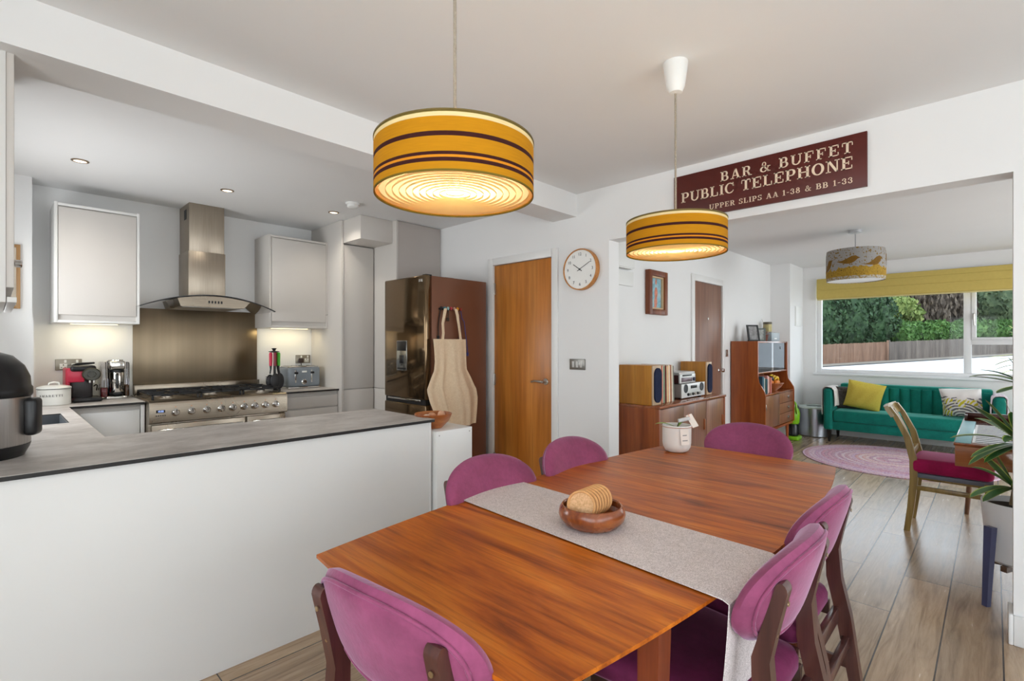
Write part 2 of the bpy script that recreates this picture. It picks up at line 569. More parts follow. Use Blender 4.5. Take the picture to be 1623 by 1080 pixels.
# slab-serif capitals drawn from strokes: cell 0..1 high; each entry (width, list of strokes)
TK, TN, SH = 0.20, 0.085, 0.075      # thick stem, thin stroke, serif height
def _glyphs():
    def st(x, w=TK, y0=0, y1=1): return ('r', x, y0, x + w, y1)
    def sf(x, y, w=0.40): return ('r', x, y, x + w, y + SH)
    def hb(x0, x1, y, t=TN): return ('r', x0, y, x1, y + t)
    G = {}
    G['A'] = (0.98, [('d', 0.16, 0, 0.46, 1, 0.09), ('d', 0.80, 0, 0.48, 1, 0.21), hb(0.26, 0.68, 0.28), sf(0.0, 0, 0.34), sf(0.60, 0, 0.40)])
    G['B'] = (0.86, [st(0.10), hb(0, 0.5, 0), hb(0, 0.5, 0.915), hb(0.2, 0.5, 0.48), ('a', 0.48, 0.74, 0.26, 0.26, -90, 90, 0.19, 0.085), ('a', 0.48, 0.28, 0.34, 0.28, -90, 90, 0.20, 0.085)])
    G['C'] = (0.90, [('a', 0.46, 0.5, 0.46, 0.51, 55, 305, 0.20, 0.085), ('r', 0.72, 0.66, 0.80, 1.0), ('a', 0.46, 0.5, 0.42, 0.51, 20, 60, 0.08, 0.085), ('a', 0.46, 0.5, 0.42, 0.51, 300, 332, 0.06, 0.085)])
    G['E'] = (0.86, [st(0.10), hb(0, 0.78, 0), hb(0, 0.78, 0.915), hb(0.2, 0.55, 0.47), ('r', 0.72, 0.0, 0.79, 0.30), ('r', 0.72, 0.70, 0.79, 1.0), ('r', 0.50, 0.36, 0.57, 0.66)])
    G['F'] = (0.82, [st(0.10), sf(0, 0, 0.44), hb(0, 0.76, 0.915), hb(0.2, 0.53, 0.45), ('r', 0.70, 0.68, 0.77, 1.0), ('r', 0.48, 0.34, 0.55, 0.64)])
    G['H'] = (1.02, [st(0.10), st(0.70), sf(0, 0), sf(0, 0.925), sf(0.60, 0), sf(0.60, 0.925), hb(0.2, 0.8, 0.47)])
    G['I'] = (0.42, [st(0.10), sf(0, 0), sf(0, 0.925)])
    G['L'] = (0.82, [st(0.10), sf(0, 0.925), hb(0, 0.74, 0), ('r', 0.68, 0.0, 0.76, 0.36)])
    G['M'] = (1.16, [('r', 0.12, 0, 0.21, 1), st(0.82), ('d', 0.21, 1, 0.55, 0.05, 0.19), ('d', 0.88, 1, 0.55, 0.05, 0.09), sf(0, 0, 0.33), sf(0.72, 0), sf(0, 0.925, 0.3), sf(0.80, 0.925, 0.32)])
    G['N'] = (1.00, [('r', 0.14, 0, 0.23, 1), ('r', 0.78, 0, 0.87, 1), ('d', 0.20, 1, 0.80, 0, 0.21), sf(0, 0, 0.37), sf(0, 0.925, 0.30), sf(0.64, 0.925, 0.36)])
    G['O'] = (0.96, [('a', 0.47, 0.5, 0.47, 0.51, 0, 360, 0.21, 0.085)])
    G['P'] = (0.84, [st(0.10), sf(0, 0, 0.44), hb(0, 0.5, 0.915), hb(0.2, 0.5, 0.42), ('a', 0.48, 0.71, 0.32, 0.29, -90, 90, 0.20, 0.085)])
    G['R'] = (0.94, [st(0.10), sf(0, 0, 0.40), hb(0, 0.5, 0.915), hb(0.2, 0.5, 0.46), ('a', 0.48, 0.73, 0.30, 0.27, -90, 90, 0.20, 0.085), ('d', 0.50, 0.50, 0.74, 0.02, 0.19), hb(0.66, 0.94, 0.0, 0.08)])
    G['S'] = (0.76, [('a', 0.37, 0.745, 0.33, 0.26, 20, 270, 0.17, 0.085), ('a', 0.37, 0.275, 0.35, 0.28, -160, 90, 0.18, 0.085), ('d', 0.22, 0.60, 0.56, 0.40, 0.17), ('r', 0.60, 0.70, 0.68, 1.0), ('r', 0.02, 0.0, 0.10, 0.32)])
    G['T'] = (0.88, [st(0.33), sf(0.20, 0, 0.46), hb(0.02, 0.84, 0.915), ('r', 0.02, 0.66, 0.09, 1.0), ('r', 0.77, 0.66, 0.84, 1.0)])
    G['U'] = (0.98, [('r', 0.10, 0.3, 0.30, 1), ('r', 0.76, 0.3, 0.85, 1), sf(0, 0.925), sf(0.64, 0.925, 0.33), ('a', 0.475, 0.33, 0.375, 0.34, 180, 360, 0.17, 0.09)])
    G['&'] = (1.00, [('a', 0.40, 0.77, 0.20, 0.23, 0, 360, 0.10, 0.07), ('a', 0.36, 0.27, 0.34, 0.28, 60, 330, 0.17, 0.085), ('d', 0.28, 0.68, 0.84, 0.03, 0.17), ('d', 0.62, 0.16, 0.82, 0.52, 0.08), hb(0.68, 0.98, 0.50, 0.07), hb(0.72, 0.98, 0.0, 0.08)])
    G['1'] = (0.46, [('r', 0.14, 0, 0.33, 1), sf(0.02, 0, 0.44), ('d', 0.03, 0.82, 0.20, 0.97, 0.09)])
    G['3'] = (0.72, [('a', 0.33, 0.75, 0.29, 0.25, -90, 150, 0.16, 0.08), ('a', 0.33, 0.275, 0.33, 0.275, -150, 90, 0.17, 0.08), ('a', 0.11, 0.74, 0.09, 0.09, 0, 360, 0.09, 0.09), ('a', 0.11, 0.22, 0.10, 0.10, 0, 360, 0.10, 0.10)])
    G['8'] = (0.76, [('a', 0.36, 0.76, 0.27, 0.24, 0, 360, 0.15, 0.075), ('a', 0.36, 0.28, 0.34, 0.28, 0, 360, 0.17, 0.08)])
    G['-'] = (0.50, [('r', 0.06, 0.40, 0.44, 0.49)])
    G[' '] = (0.42, [])
    return G
GLYPH = _glyphs()
def serif_width(txt, h, track):
    return sum(GLYPH[c][0] * h + track for c in txt) - track
def serif_text(mb, txt, place, h, track, d0, d1):
    """place(s, t, depth) -> 3D point"""
    x = 0.0
    def solid(poly):
        a = [mb.bm.verts.new(place(p[0], p[1], d0)) for p in poly]
        b = [mb.bm.verts.new(place(p[0], p[1], d1)) for p in poly]
        fs = [mb.bm.faces.new(a), mb.bm.faces.new(list(reversed(b)))]
        for k in range(len(poly)):
            k2 = (k + 1) % len(poly)
            fs.append(mb.bm.faces.new((a[k], b[k], b[k2], a[k2])))
        bmesh.ops.recalc_face_normals(mb.bm, faces=fs)
        mb._tag(fs)
    for c in txt:
        wd, strokes = GLYPH[c]
        for q in strokes:
            if q[0] == 'r':
                solid([(x + q[1] * h, q[2] * h), (x + q[3] * h, q[2] * h), (x + q[3] * h, q[4] * h), (x + q[1] * h, q[4] * h)])
            elif q[0] == 'd':
                _, xa, ya, xb, yb, w = q
                solid([(x + (xa - w / 2) * h, ya * h), (x + (xa + w / 2) * h, ya * h), (x + (xb + w / 2) * h, yb * h), (x + (xb - w / 2) * h, yb * h)])
            else:
                _, cx, cy, rx, ry, a0, a1, wx, wy = q
                n = max(4, int(abs(a1 - a0) / 20))
                for k in range(n):
                    A = math.radians(a0 + (a1 - a0) * k / n); B = math.radians(a0 + (a1 - a0) * (k + 1) / n)
                    f = lambda an, rr, rs: (x + (cx + math.cos(an) * rr) * h, (cy + math.sin(an) * rs) * h)
                    irx, iry = max(0.001, rx - wx), max(0.001, ry - wy)
                    solid([f(A, rx, ry), f(B, rx, ry), f(B, irx, iry), f(A, irx, iry)])
        x += wd * h + track
# ================================================================== the setting
CE, WX, WT = 2.455, 3.09, 0.13
BACK, LEFT = 4.95, -0.30

def floor_mat():
    m, nt, b = new_mat('oak_plank_floor')
    tc = nt.nodes.new('ShaderNodeTexCoord')
    sp = nt.nodes.new('ShaderNodeSeparateXYZ')
    nt.links.new(tc.outputs['Object'], sp.inputs[0])
    x, y = sp.outputs[0], sp.outputs[1]
    PW, PL = 0.197, 1.26
    v = math_node(nt, 'DIVIDE', math_node(nt, 'SUBTRACT', y, 0.365), PW)
    row = math_node(nt, 'FLOOR', v)
    wn1 = nt.nodes.new('ShaderNodeTexWhiteNoise'); wn1.noise_dimensions = '1D'
    nt.links.new(row, wn1.inputs['W'])
    u = math_node(nt, 'ADD', math_node(nt, 'DIVIDE', x, PL), wn1.outputs['Value'])
    cell = math_node(nt, 'FLOOR', u)
    cb = nt.nodes.new('ShaderNodeCombineXYZ')
    nt.links.new(row, cb.inputs[0]); nt.links.new(cell, cb.inputs[1])
    wn2 = nt.nodes.new('ShaderNodeTexWhiteNoise'); wn2.noise_dimensions = '3D'
    nt.links.new(cb.outputs[0], wn2.inputs['Vector'])
    def edge(t, wdt):
        f = math_node(nt, 'FRACT', t)
        d = math_node(nt, 'MINIMUM', f, math_node(nt, 'SUBTRACT', 1.0, f))
        return math_node(nt, 'LESS_THAN', d, wdt)
    seam = math_node(nt, 'MAXIMUM', edge(v, 0.0028 / PW), edge(u, 0.0022 / PL))
    # per-plank shifted grain
    off = nt.nodes.new('ShaderNodeVectorMath'); off.operation = 'SCALE'
    off.inputs['Scale'].default_value = 13.0
    nt.links.new(wn2.outputs['Color'], off.inputs[0])
    add = nt.nodes.new('ShaderNodeVectorMath'); add.operation = 'ADD'
    nt.links.new(tc.outputs['Object'], add.inputs[0]); nt.links.new(off.outputs[0], add.inputs[1])
    mp = nt.nodes.new('ShaderNodeMapping'); mp.inputs['Scale'].default_value = (0.09, 1, 1)
    nt.links.new(add.outputs[0], mp.inputs[0])
    g = noise(nt, mp.outputs[0], 22, 5, 0.62, 0.9)
    g2 = noise(nt, mp.outputs[0], 120, 3, 0.6)
    c = ramp(nt, g, [(0.28, rgb(146, 122, 97)), (0.5, rgb(178, 152, 123)), (0.72, rgb(198, 173, 143))])
    c = mix_col(nt, 0.35, c, ramp(nt, g2, [(0.35, (0.72, 0.68, 0.64, 1)), (0.6, (1, 1, 1, 1))]), 'MULTIPLY')
    tone = ramp(nt, wn2.outputs['Value'], [(0.0, (0.80, 0.80, 0.81, 1)), (1.0, (1.08, 1.06, 1.03, 1))])
    c = mix_col(nt, 1.0, c, tone, 'MULTIPLY')
    c = mix_col(nt, seam, c, rgb(62, 54, 48))
    nt.links.new(c, b.inputs['Base Color'])
    mr = nt.nodes.new('ShaderNodeMapRange')
    mr.inputs['To Min'].default_value = 0.18; mr.inputs['To Max'].default_value = 0.32
    nt.links.new(g, mr.inputs[0])
    nt.links.new(mr.outputs[0], b.inputs['Roughness'])
    b.inputs['Specular IOR Level'].default_value = 0.9
    h = math_node(nt, 'SUBTRACT', math_node(nt, 'MULTIPLY', g2, 0.15), seam)
    bump(nt, b, h, 0.25, 0.002)
    return m
FLOORM = floor_mat()

mb = MB(); mb.box(-1.75, 8.47, -2.4, 5.1, -0.06, 0.0)
struct('floor', mb, FLOORM, 'grey-brown oak plank floor running through dining room and lounge', 'floor')
mb = MB(); mb.box(-1.75, 8.75, -2.55, 5.1, CE, CE + 0.1)
struct('ceiling', mb, CEIL, 'plain white ceiling over kitchen, dining room and lounge', 'ceiling')

mb = MB()
mb.box(WX, WX + WT, -2.4, -0.062, 0, CE)
mb.box(WX, WX + WT, -0.062, 2.003, 2.065, CE)
mb.box(WX, WX + WT, 2.003, 2.53, 0, CE)
mb.box(WX, WX + WT, 2.53, 3.20, 2.008, CE)
mb.box(WX, WX + WT, 3.20, BACK, 0, CE)
mb.box(WX + WT, WX + WT + 0.6, 2.46, 3.30, 0, 2.1)      # cupboard space closed off behind the door
struct('wall_dining', mb, WALL, 'white wall with the oak door, clock and wide opening to the lounge', 'wall')

mb = MB(); mb.box(-0.45, WX, BACK, BACK + 0.12, 0, CE)
struct('wall_kitchen', mb, WALL, 'white kitchen wall behind the range cooker', 'wall')
mb = MB()
mb.box(LEFT - 0.14, LEFT, 2.2, 3.35, 0, CE)
mb.box(LEFT - 0.14, LEFT, 4.35, BACK, 0, CE)
mb.box(LEFT - 0.14, LEFT, 3.35, 4.35, 0, 1.08)
mb.box(LEFT - 0.14, LEFT, 3.35, 4.35, 2.08, CE)
mb.box(-1.75, LEFT, 2.2, 2.34, 0, CE)
struct('wall_left', mb, WALL, 'white wall on the sink side of the kitchen', 'wall')
mb = MB(); mb.box(LEFT, 0.183, 4.74, BACK, 0, CE); mb.box(LEFT, 0.19, 4.732, BACK, 0.90, 1.495)
struct('wall_nib', mb, WALL, 'short white wall nib at the back left corner of the kitchen', 'wall')
mb = MB()
mb.box(-1.75, -1.61, -2.4, -2.15, 0, CE); mb.box(-1.75, -1.61, 0.95, 2.2, 0, CE)
mb.box(-1.75, -1.61, -2.15, 0.95, 2.12, CE)
struct('wall_patio', mb, WALL, 'white dining room wall with an added patio opening, out of view', 'wall')
mb = MB()
mb.box(-1.75, -0.95, -2.4, -2.21, 0, CE); mb.box(2.35, WX, -2.4, -2.21, 0, CE)
mb.box(-0.95, 2.35, -2.4, -2.21, 0, 0.36); mb.box(-0.95, 2.35, -2.4, -2.21, 2.12, CE)
struct('wall_rear', mb, WALL, 'white dining room wall with an added wide window, out of view', 'wall')

HY = 2.33
mb = MB()
mb.box(WX + WT, 5.24, HY, HY + 0.12, 0, CE); mb.box(5.24, 6.0, HY, HY + 0.12, 2.0, CE); mb.box(6.0, 7.8, HY, HY + 0.12, 0, CE)
mb.box(5.14, 6.1, HY + 0.12, HY + 0.2, 0, 2.1)
struct('wall_hall', mb, WALL, 'white lounge wall with the painting, brown door and teak furniture', 'wall')
mb = MB(); mb.box(7.8, 8.47, 2.07, HY + 0.12, 0, CE)
struct('wall_boxing', mb, WALL, 'white boxed-out corner of the lounge with a small access panel', 'wall')
mb = MB(); 
mb.box(8.04, 8.36, 2.058, 2.07, 1.575, 1.865, 0.003)
mb.box(8.055, 8.345, 2.055, 2.058, 1.59, 1.85, 0.002)
solo('access_panel', mb, WHITEPL, 'small flush white access panel on the boxed-out lounge corner', 'panel', (8.2, 2.065, 1.575))
mb = MB()
WL = 8.47
mb.box(WL, WL + 0.28, -2.55, 2.45, 0, 0.885); mb.box(WL, WL + 0.28, -2.55, 2.45, 2.27, CE)
mb.box(WL, WL + 0.28, 1.90, 2.45, 0.885, 2.27); mb.box(WL, WL + 0.28, -2.55, -1.5, 0.885, 2.27)
struct('wall_window', mb, WALL, 'white lounge wall around the big street window', 'wall')
mb = MB()
mb.box(WX + WT, 4.25, -2.55, -2.4, 0, CE); mb.box(7.35, WL, -2.55, -2.4, 0, CE); mb.box(4.25, 7.35, -2.55, -2.4, 2.15, CE)
struct('wall_garden', mb, WALL, 'white lounge wall with added glazed garden doors, out of view', 'wall')
mb = MB(); mb.box(-1.61, WX, 2.295, 2.526, 2.283, CE)
struct('ceiling_beam', mb, CEIL, 'white boxed beam across the ceiling between kitchen and dining room', 'beam')

# skirting
def skirt(name, lab, boxes):
    mb = MB()
    for b in boxes: mb.box(*b, bev=0.004)
    struct(name, mb, GLOSSW, lab, 'skirting board')
skirt('baseboard_pier', 'white skirting board round the pier beside the lounge opening', [(WX - 0.016, WX, -2.2, -0.062, 0, 0.13), (WX - 0.016, WX + WT, -0.062, -0.046, 0, 0.13), (WX + WT, WX + WT + 0.016, -2.4, -0.046, 0, 0.13)])
skirt('baseboard_dining', 'white skirting board under the clock and light switch', [(WX - 0.016, WX, 2.003, 2.455, 0, 0.13), (WX - 0.016, WX + WT, 2.003, 2.019, 0, 0.13)])
skirt('baseboard_hall', 'white skirting board along the lounge wall with the painting', [(WX + WT, 5.165, HY - 0.016, HY, 0, 0.13), (6.075, 7.8, HY - 0.016, HY, 0, 0.13), (7.784, 7.8, 2.054, HY - 0.016, 0, 0.13), (7.784, WL, 2.054, 2.07, 0, 0.13)])
skirt('baseboard_window', 'white skirting board behind the green sofa', [(WL - 0.016, WL, -2.4, 2.054, 0, 0.13)])

# doors ------------------------------------------------------------------
OAKDOOR = wood('door_oak_veneer', rgb(174, 102, 32), rgb(198, 124, 48), rgb(214, 144, 64), 'Z', 1.0, 0.34, streak=5)
BROWNDOOR = wood('brown_door_veneer', rgb(120, 82, 66), rgb(142, 104, 86), rgb(156, 118, 100), 'Z', 1.0, 0.42, streak=9)

def lever(mb, face, y, z, length, axis):
    """round rose and lever; face = coordinate of the door face"""
    if axis == 'X':        # face normal -X, lever runs +Y
        mb.lathe([(0.026, 0), (0.026, 0.006), (0.022, 0.009)], (face, y, z), 20, axis='X')
        mb.lathe([(0.009, 0), (0.009, 0.05)], (face, y, z), 12, axis='X')
        mb.tube([(face - 0.05, y, z), (face - 0.055, y + 0.02, z + 0.002), (face - 0.055, y + 0.07, z + 0.004), (face - 0.05, y + length, z - 0.004)], [0.011, 0.0105, 0.009, 0.008], 10)
    else:                  # face normal -Y
        mb.lathe([(0.026, 0), (0.026, 0.006), (0.022, 0.009)], (y, face, z), 20, axis='Y')
        mb.lathe([(0.011, 0), (0.010, 0.03), (0.022, 0.038), (0.026, 0.05), (0.022, 0.062), (0.0, 0.066)], (y, face, z), 20, axis='Y')

mb = MB()
f = 0.062
mb.box(WX - 0.018, WX, 2.53 - f, 2.53, 0, 2.008 + f, 0.004); mb.box(WX - 0.018, WX, 3.20, 3.20 + f, 0, 2.008 + f, 0.004); mb.box(WX - 0.018, WX, 2.53, 3.20, 2.008, 2.008 + f, 0.004)
d1 = struct('door_1', mb, GLOSSW, 'flush orange oak door with white frame beside the wall clock', 'door')
mb = MB(); mb.box(WX + 0.002, WX + 0.042, 2.533, 3.197, 0.006, 2.004, 0.002)
part('door_leaf', mb, OAKDOOR, d1)
mb = MB(); lever(mb, WX + 0.002, 2.600, 1.008, 0.115, 'X')
part('handle', mb, NICKEL, d1)
for z in (0.30, 1.0, 1.80):
    mb = MB(); mb.box(WX - 0.006, WX + 0.003, 3.180, 3.215, z - 0.05, z + 0.05, 0.002); mb.cyl(WX - 0.007, 3.198, z - 0.05, z + 0.05, 0.006, 10)
    part('hinge', mb, NICKEL, d1)

mb = MB()
f = 0.07
mb.box(5.24 - f, 5.24, HY - 0.018, HY, 0, 2.0 + f, 0.004); mb.box(6.0, 6.0 + f, HY - 0.018, HY, 0, 2.0 + f, 0.004); mb.box(5.24, 6.0, HY - 0.018, HY, 2.0, 2.0 + f, 0.004)
d2 = struct('door_2', mb, GLOSSW, 'brown wood-veneer lounge door behind the record player speakers', 'door')
mb = MB(); mb.box(5.243, 5.997, HY + 0.002, HY + 0.042, 0.006, 1.997, 0.002)
part('door_leaf', mb, BROWNDOOR, d2)
mb = MB(); lever(mb, HY + 0.002, 5.93, 1.005, 0.1, 'Y')
part('knob', mb, CHROME, d2)
mb = MB(); mb.lathe([(0.014, 0), (0.014, 0.004), (0.0, 0.006)], (5.62, HY + 0.002, 1.60), 14, axis='Y')
part('peephole', mb, NICKEL, d2)

# big street window --------------------------------------------------------
GLASS = glass_mat('window_glass', (0.97, 0.985, 0.98, 1), 0.02, 0.03)
mb = MB()
fx0, fx1 = WL + 0.06, WL + 0.13
mb.box(fx0, fx1, 1.90, 1.84, 0.885, 2.27, 0.005); mb.box(fx0, fx1, -1.5, -1.44, 0.885, 2.27, 0.005)
mb.box(fx0, fx1, -1.44, 1.84, 0.885, 0.945, 0.005); mb.box(fx0, fx1, -1.44, 1.84, 2.21, 2.27, 0.005)
mb.box(fx0, fx1, 0.20, 0.275, 0.945, 2.21, 0.005)
mb.box(fx0, fx1, -1.44, 0.20, 1.305, 1.365, 0.005)
mb.box(fx0 - 0.012, fx1, -1.44, 0.20, 1.365, 1.395, 0.004); mb.box(fx0 - 0.012, fx1, 0.155, 0.20, 1.395, 2.21, 0.004)
win = struct('window_1', mb, UPVC, 'wide white-framed street window above the green sofa', 'window')
mb = MB(); mb.box(fx0 + 0.03, fx0 + 0.036, -1.44, 1.84, 0.945, 2.21)
part('pane', mb, GLASS, win)
mb = MB(); mb.box(WL - 0.03, WL + 0.06, -1.5, 1.93, 0.86, 0.888, 0.005)
part('window_sill', mb, UPVC, win)
mb = MB(); mb.box(fx0 - 0.022, fx0 - 0.012, 0.165, 0.19, 1.62, 1.70, 0.003); mb.tube([(fx0 - 0.02, 0.178, 1.69), (fx0 - 0.05, 0.178, 1.69), (fx0 - 0.05, 0.178, 1.60), (fx0 - 0.045, 0.172, 1.545)], [0.008, 0.009, 0.008, 0.007], 8)
part('window_handle', mb, NICKEL, win)
# kitchen window over the sink (seen edge-on)
mb = MB()
for b in ((3.35, 3.40, 1.08, 2.08), (4.30, 4.35, 1.08, 2.08), (3.40, 4.30, 1.08, 1.13), (3.40, 4.30, 2.03, 2.08), (3.82, 3.87, 1.13, 2.03)):
    mb.box(LEFT - 0.10, LEFT - 0.04, b[0], b[1], b[2], b[3], 0.004)
w2 = struct('window_2', mb, UPVC, 'white-framed kitchen window over the sink', 'window')
mb = MB(); mb.box(LEFT - 0.075, LEFT - 0.07, 3.40, 4.30, 1.13, 2.03)
part('pane', mb, GLASS, w2)

# glazed openings added out of view, so that light can come in
def opening(name, axis, at, a0, a1, z0, z1, n, lab, cat):
    mb = MB(); w = 0.06
    def bx(p, q, za, zb):
        if axis == 'X': mb.box(at - 0.03, at + 0.03, p, q, za, zb, 0.004)
        else: mb.box(p, q, at - 0.03, at + 0.03, za, zb, 0.004)
    bx(a0, a1, z1 - w, z1); bx(a0, a1, z0, z0 + w)
    for k in range(n + 1):
        c = a0 + (a1 - a0) * k / n
        bx(max(a0, c - w / 2 if 0 < k < n else (c if k == 0 else c - w)), min(a1, c + w / 2 if 0 < k < n else (c + w if k == 0 else c)), z0 + w, z1 - w)
    o = struct(name, mb, UPVC, lab, cat)
    mb = MB()
    if axis == 'X': mb.box(at - 0.004, at + 0.004, a0 + w, a1 - w, z0 + w, z1 - w)
    else: mb.box(a0 + w, a1 - w, at - 0.004, at + 0.004, z0 + w, z1 - w)
    part('pane', mb, GLASS, o)
opening('door_3', 'X', -1.70, -2.15, 0.95, 0.0, 2.12, 3, 'white glazed patio doors added out of view to light the dining room', 'door')
opening('window_3', 'Y', -2.32, -0.95, 2.35, 0.36, 2.12, 3, 'white framed rear window added out of view to light the dining room', 'window')
opening('door_4', 'Y', -2.48, 4.25, 7.35, 0.0, 2.15, 3, 'white glazed garden doors added out of view to light the lounge', 'door')

# roman blind over the street window
BLIND = plain('mustard_blind', rgb(204, 182, 104), 0.9, spec=0.15, var=0.03, vscale=30, bmp=0.15, bscale=400)
bl = thing('roman_blind', 'folded mustard roman blind across the top of the street window', 'blind', (8.40, 0.2, 1.96))
mb = MB()
mb.box(8.395, 8.425, -1.45, 1.875, 2.06, 2.265, 0.01)
mb.box(8.385, 8.43, -1.45, 1.875, 1.985, 2.20, 0.014)
mb.box(8.375, 8.435, -1.45, 1.872, 1.972, 2.10, 0.014)
part('blind_folds', mb, BLIND, bl)
mb = MB(); mb.box(8.39, 8.44, -1.45, 1.868, 1.955, 1.975, 0.006)
part('bottom_bar', mb, plain('pale_mustard_hem', rgb(214, 200, 138), 0.85, var=0.03), bl)
mb = MB(); mb.box(8.43, 8.465, -1.45, 1.88, 2.235, 2.268, 0.003)
part('head_rail', mb, UPVC, bl)

# ------------------------------------------------------------------ street outside
GA, GB, GC = Vector((42.9, 8.85, -0.185)), Vector((56.1, 2.29, 0.249)), Vector((9.0, 0.0, -0.35))
gn = (GB - GA).cross(GC - GA).normalized()
def gz(x, y): return GA.z - (gn.x * (x - GA.x) + gn.y * (y - GA.y)) / gn.z
fd = (GB - GA).xy.normalized()            # along the fence
fo = Vector((-fd.y, fd.x)) * -1           # towards the house
if (Vector((0, 0)) - GA.xy).dot(fo) < 0: fo = -fo
def along(t, o):                          # t metres along the fence from GA, o metres towards the house
    p = GA.xy + fd * t + fo * o
    return p.x, p.y
def strip(name, o0, o1, dz, m, label, cat, t0=-40, t1=60):
    mb = MB()
    mb.grid(lambda u, v: (lambda x, y: (x, y, gz(x, y) + dz))(*along(t0 + (t1 - t0) * u, o0 + (o1 - o0) * v)), 20, 4, -0.12)
    return struct(name, mb, m, label, cat)
ROAD = plain('pale_asphalt', rgb(196, 196, 194), 0.9, var=0.06, vscale=0.6)
VERGE = plain('dry_verge', rgb(118, 110, 98), 0.95, var=0.22, vscale=1.5)
strip('road', 2.6, 27.5, 0.0, ROAD, 'pale sunlit road outside the lounge window', 'road')
strip('verge', -25.0, 2.4, 0.05, VERGE, 'dry grey verge along the foot of the fence', 'ground')
strip('kerb', 2.4, 2.6, 0.07, plain('kerb_stone', rgb(74, 72, 70), 0.9, var=0.1), 'grey kerb stone line beside the road', 'kerb')
mb = MB()
mb.grid(lambda u, v: (lambda x, y: (x, y, -0.4 + 0.03 * math.sin(5 * u * 6)))(8.8 + 8.0 * v, 14 - 26 * u), 12, 8, -0.12)
struct('ground', mb, plain('front_garden_gravel', rgb(140, 132, 116), 0.95, var=0.25, vscale=3), 'pale front garden gravel below the window', 'ground')
# closeboard fence panels
FENCEA = wood('fence_new_boards', rgb(104, 78, 62), rgb(122, 94, 76), rgb(138, 112, 94), 'Z', 1.0, 0.85, streak=3)
FENCEB = wood('fence_old_boards', rgb(74, 68, 64), rgb(98, 90, 84), rgb(122, 114, 106), 'Z', 1.0, 0.9, streak=3)
def fence(name, t0, t1, m, label):
    x, y = along((t0 + t1) / 2, 0)
    r = thing(name, label, 'fence', (x, y, gz(x, y)))
    mb = MB()
    n = int((t1 - t0) / 0.16)
    for k in range(n):
        ta = t0 + (t1 - t0) * k / n; tb = t0 + (t1 - t0) * (k + 0.9) / n
        xa, ya = along(ta, 0); xb, yb = along(tb, 0.0); xc, yc = along(tb, -0.03); xd, yd = along(ta, -0.03)
        zb = gz(xa, ya); h = 1.5 + random.uniform(-0.02, 0.02)
        a = [mb.bm.verts.new((px, py, zb)) for px, py in ((xa, ya), (xb, yb), (xc, yc), (xd, yd))]
        b = [mb.bm.verts.new((px, py, zb + h)) for px, py in ((xa, ya), (xb, yb), (xc, yc), (xd, yd))]
        fs = [mb.bm.faces.new(list(reversed(a))), mb.bm.faces.new(b)] + [mb.bm.faces.new((a[q], a[(q + 1) % 4], b[(q + 1) % 4], b[q])) for q in range(4)]
        bmesh.ops.recalc_face_normals(mb.bm, faces=fs)
    part('boards', mb, m, r)
    for t in (t0, t1):
        mb = MB(); x, y = along(t, 0.06); mb.box(x - 0.07, x + 0.07, y - 0.07, y + 0.07, gz(x, y), gz(x, y) + 1.62, 0.01)
        part('post', mb, m, r)
fence('board_fence', -2.0, 6.35, FENCEA, 'newer pinkish board fence below the tall dark hedge')
fence('board_fence', 6.5, 34.0, FENCEB, 'older weathered grey board fence below the low bright hedge')

def leaf_mat(name, a, b_, c):
    m, nt, b = new_mat(name)
    f = noise(nt, coords(nt), 2.2, 5, 0.7)
    nt.links.new(ramp(nt, f, [(0.3, a), (0.5, b_), (0.7, c)]), b.inputs['Base Color'])
    b.inputs['Roughness'].default_value = 0.7
    b.inputs['Specular IOR Level'].default_value = 0.25
    return m
HED = leaf_mat('dark_hedge_leaves', rgb(26, 42, 27), rgb(42, 66, 40), rgb(70, 96, 60))
HEL = leaf_mat('bright_hedge_leaves', rgb(38, 64, 28), rgb(64, 98, 44), rgb(104, 136, 72))
HEM = leaf_mat('olive_tree_leaves', rgb(36, 48, 32), rgb(58, 74, 48), rgb(96, 106, 72))
HEP = leaf_mat('pale_tree_leaves', rgb(78, 96, 46), rgb(108, 126, 66), rgb(146, 150, 92))
HEB = leaf_mat('brown_conifer_needles', rgb(46, 39, 34), rgb(80, 70, 60), rgb(116, 104, 90))
BARK = wood('tree_bark', rgb(34, 27, 23), rgb(52, 42, 36), rgb(70, 58, 50), 'Z', 1.0, 0.9, streak=4)

def leaf_cloud(mb, blobs, n, size, rnd, droop=0.0):
    for _ in range(n):
        c, rx, ry, rz = rnd.choice(blobs)
        while True:
            d = Vector((rnd.gauss(0, 1), rnd.gauss(0, 1), rnd.gauss(0, 1)))
            if d.length > 0.1: break
        d.normalize()
        q = rnd.uniform(0.82, 1.06)
        p = Vector(c) + Vector((d.x * rx, d.y * ry, d.z * rz)) * q
        s = size * rnd.uniform(0.6, 1.3)
        e = Euler((rnd.uniform(0, 6.3), rnd.uniform(0, 6.3), rnd.uniform(0, 6.3))).to_matrix()
        if droop: e = Euler((rnd.uniform(-0.3, 0.3), rnd.uniform(-0.3, 0.3), rnd.uniform(0, 6.3))).to_matrix()
        ax, ay = e @ Vector((s, 0, 0)), e @ Vector((0, s * 0.55, 0))
        if droop: ax = Vector((ax.x * 0.3, ax.y * 0.3, -s * 1.6))
        f = mb.bm.faces.new([mb.bm.verts.new(p + k) for k in (-ax, -ay, ax, ay)])
        f.material_index = mb.mi
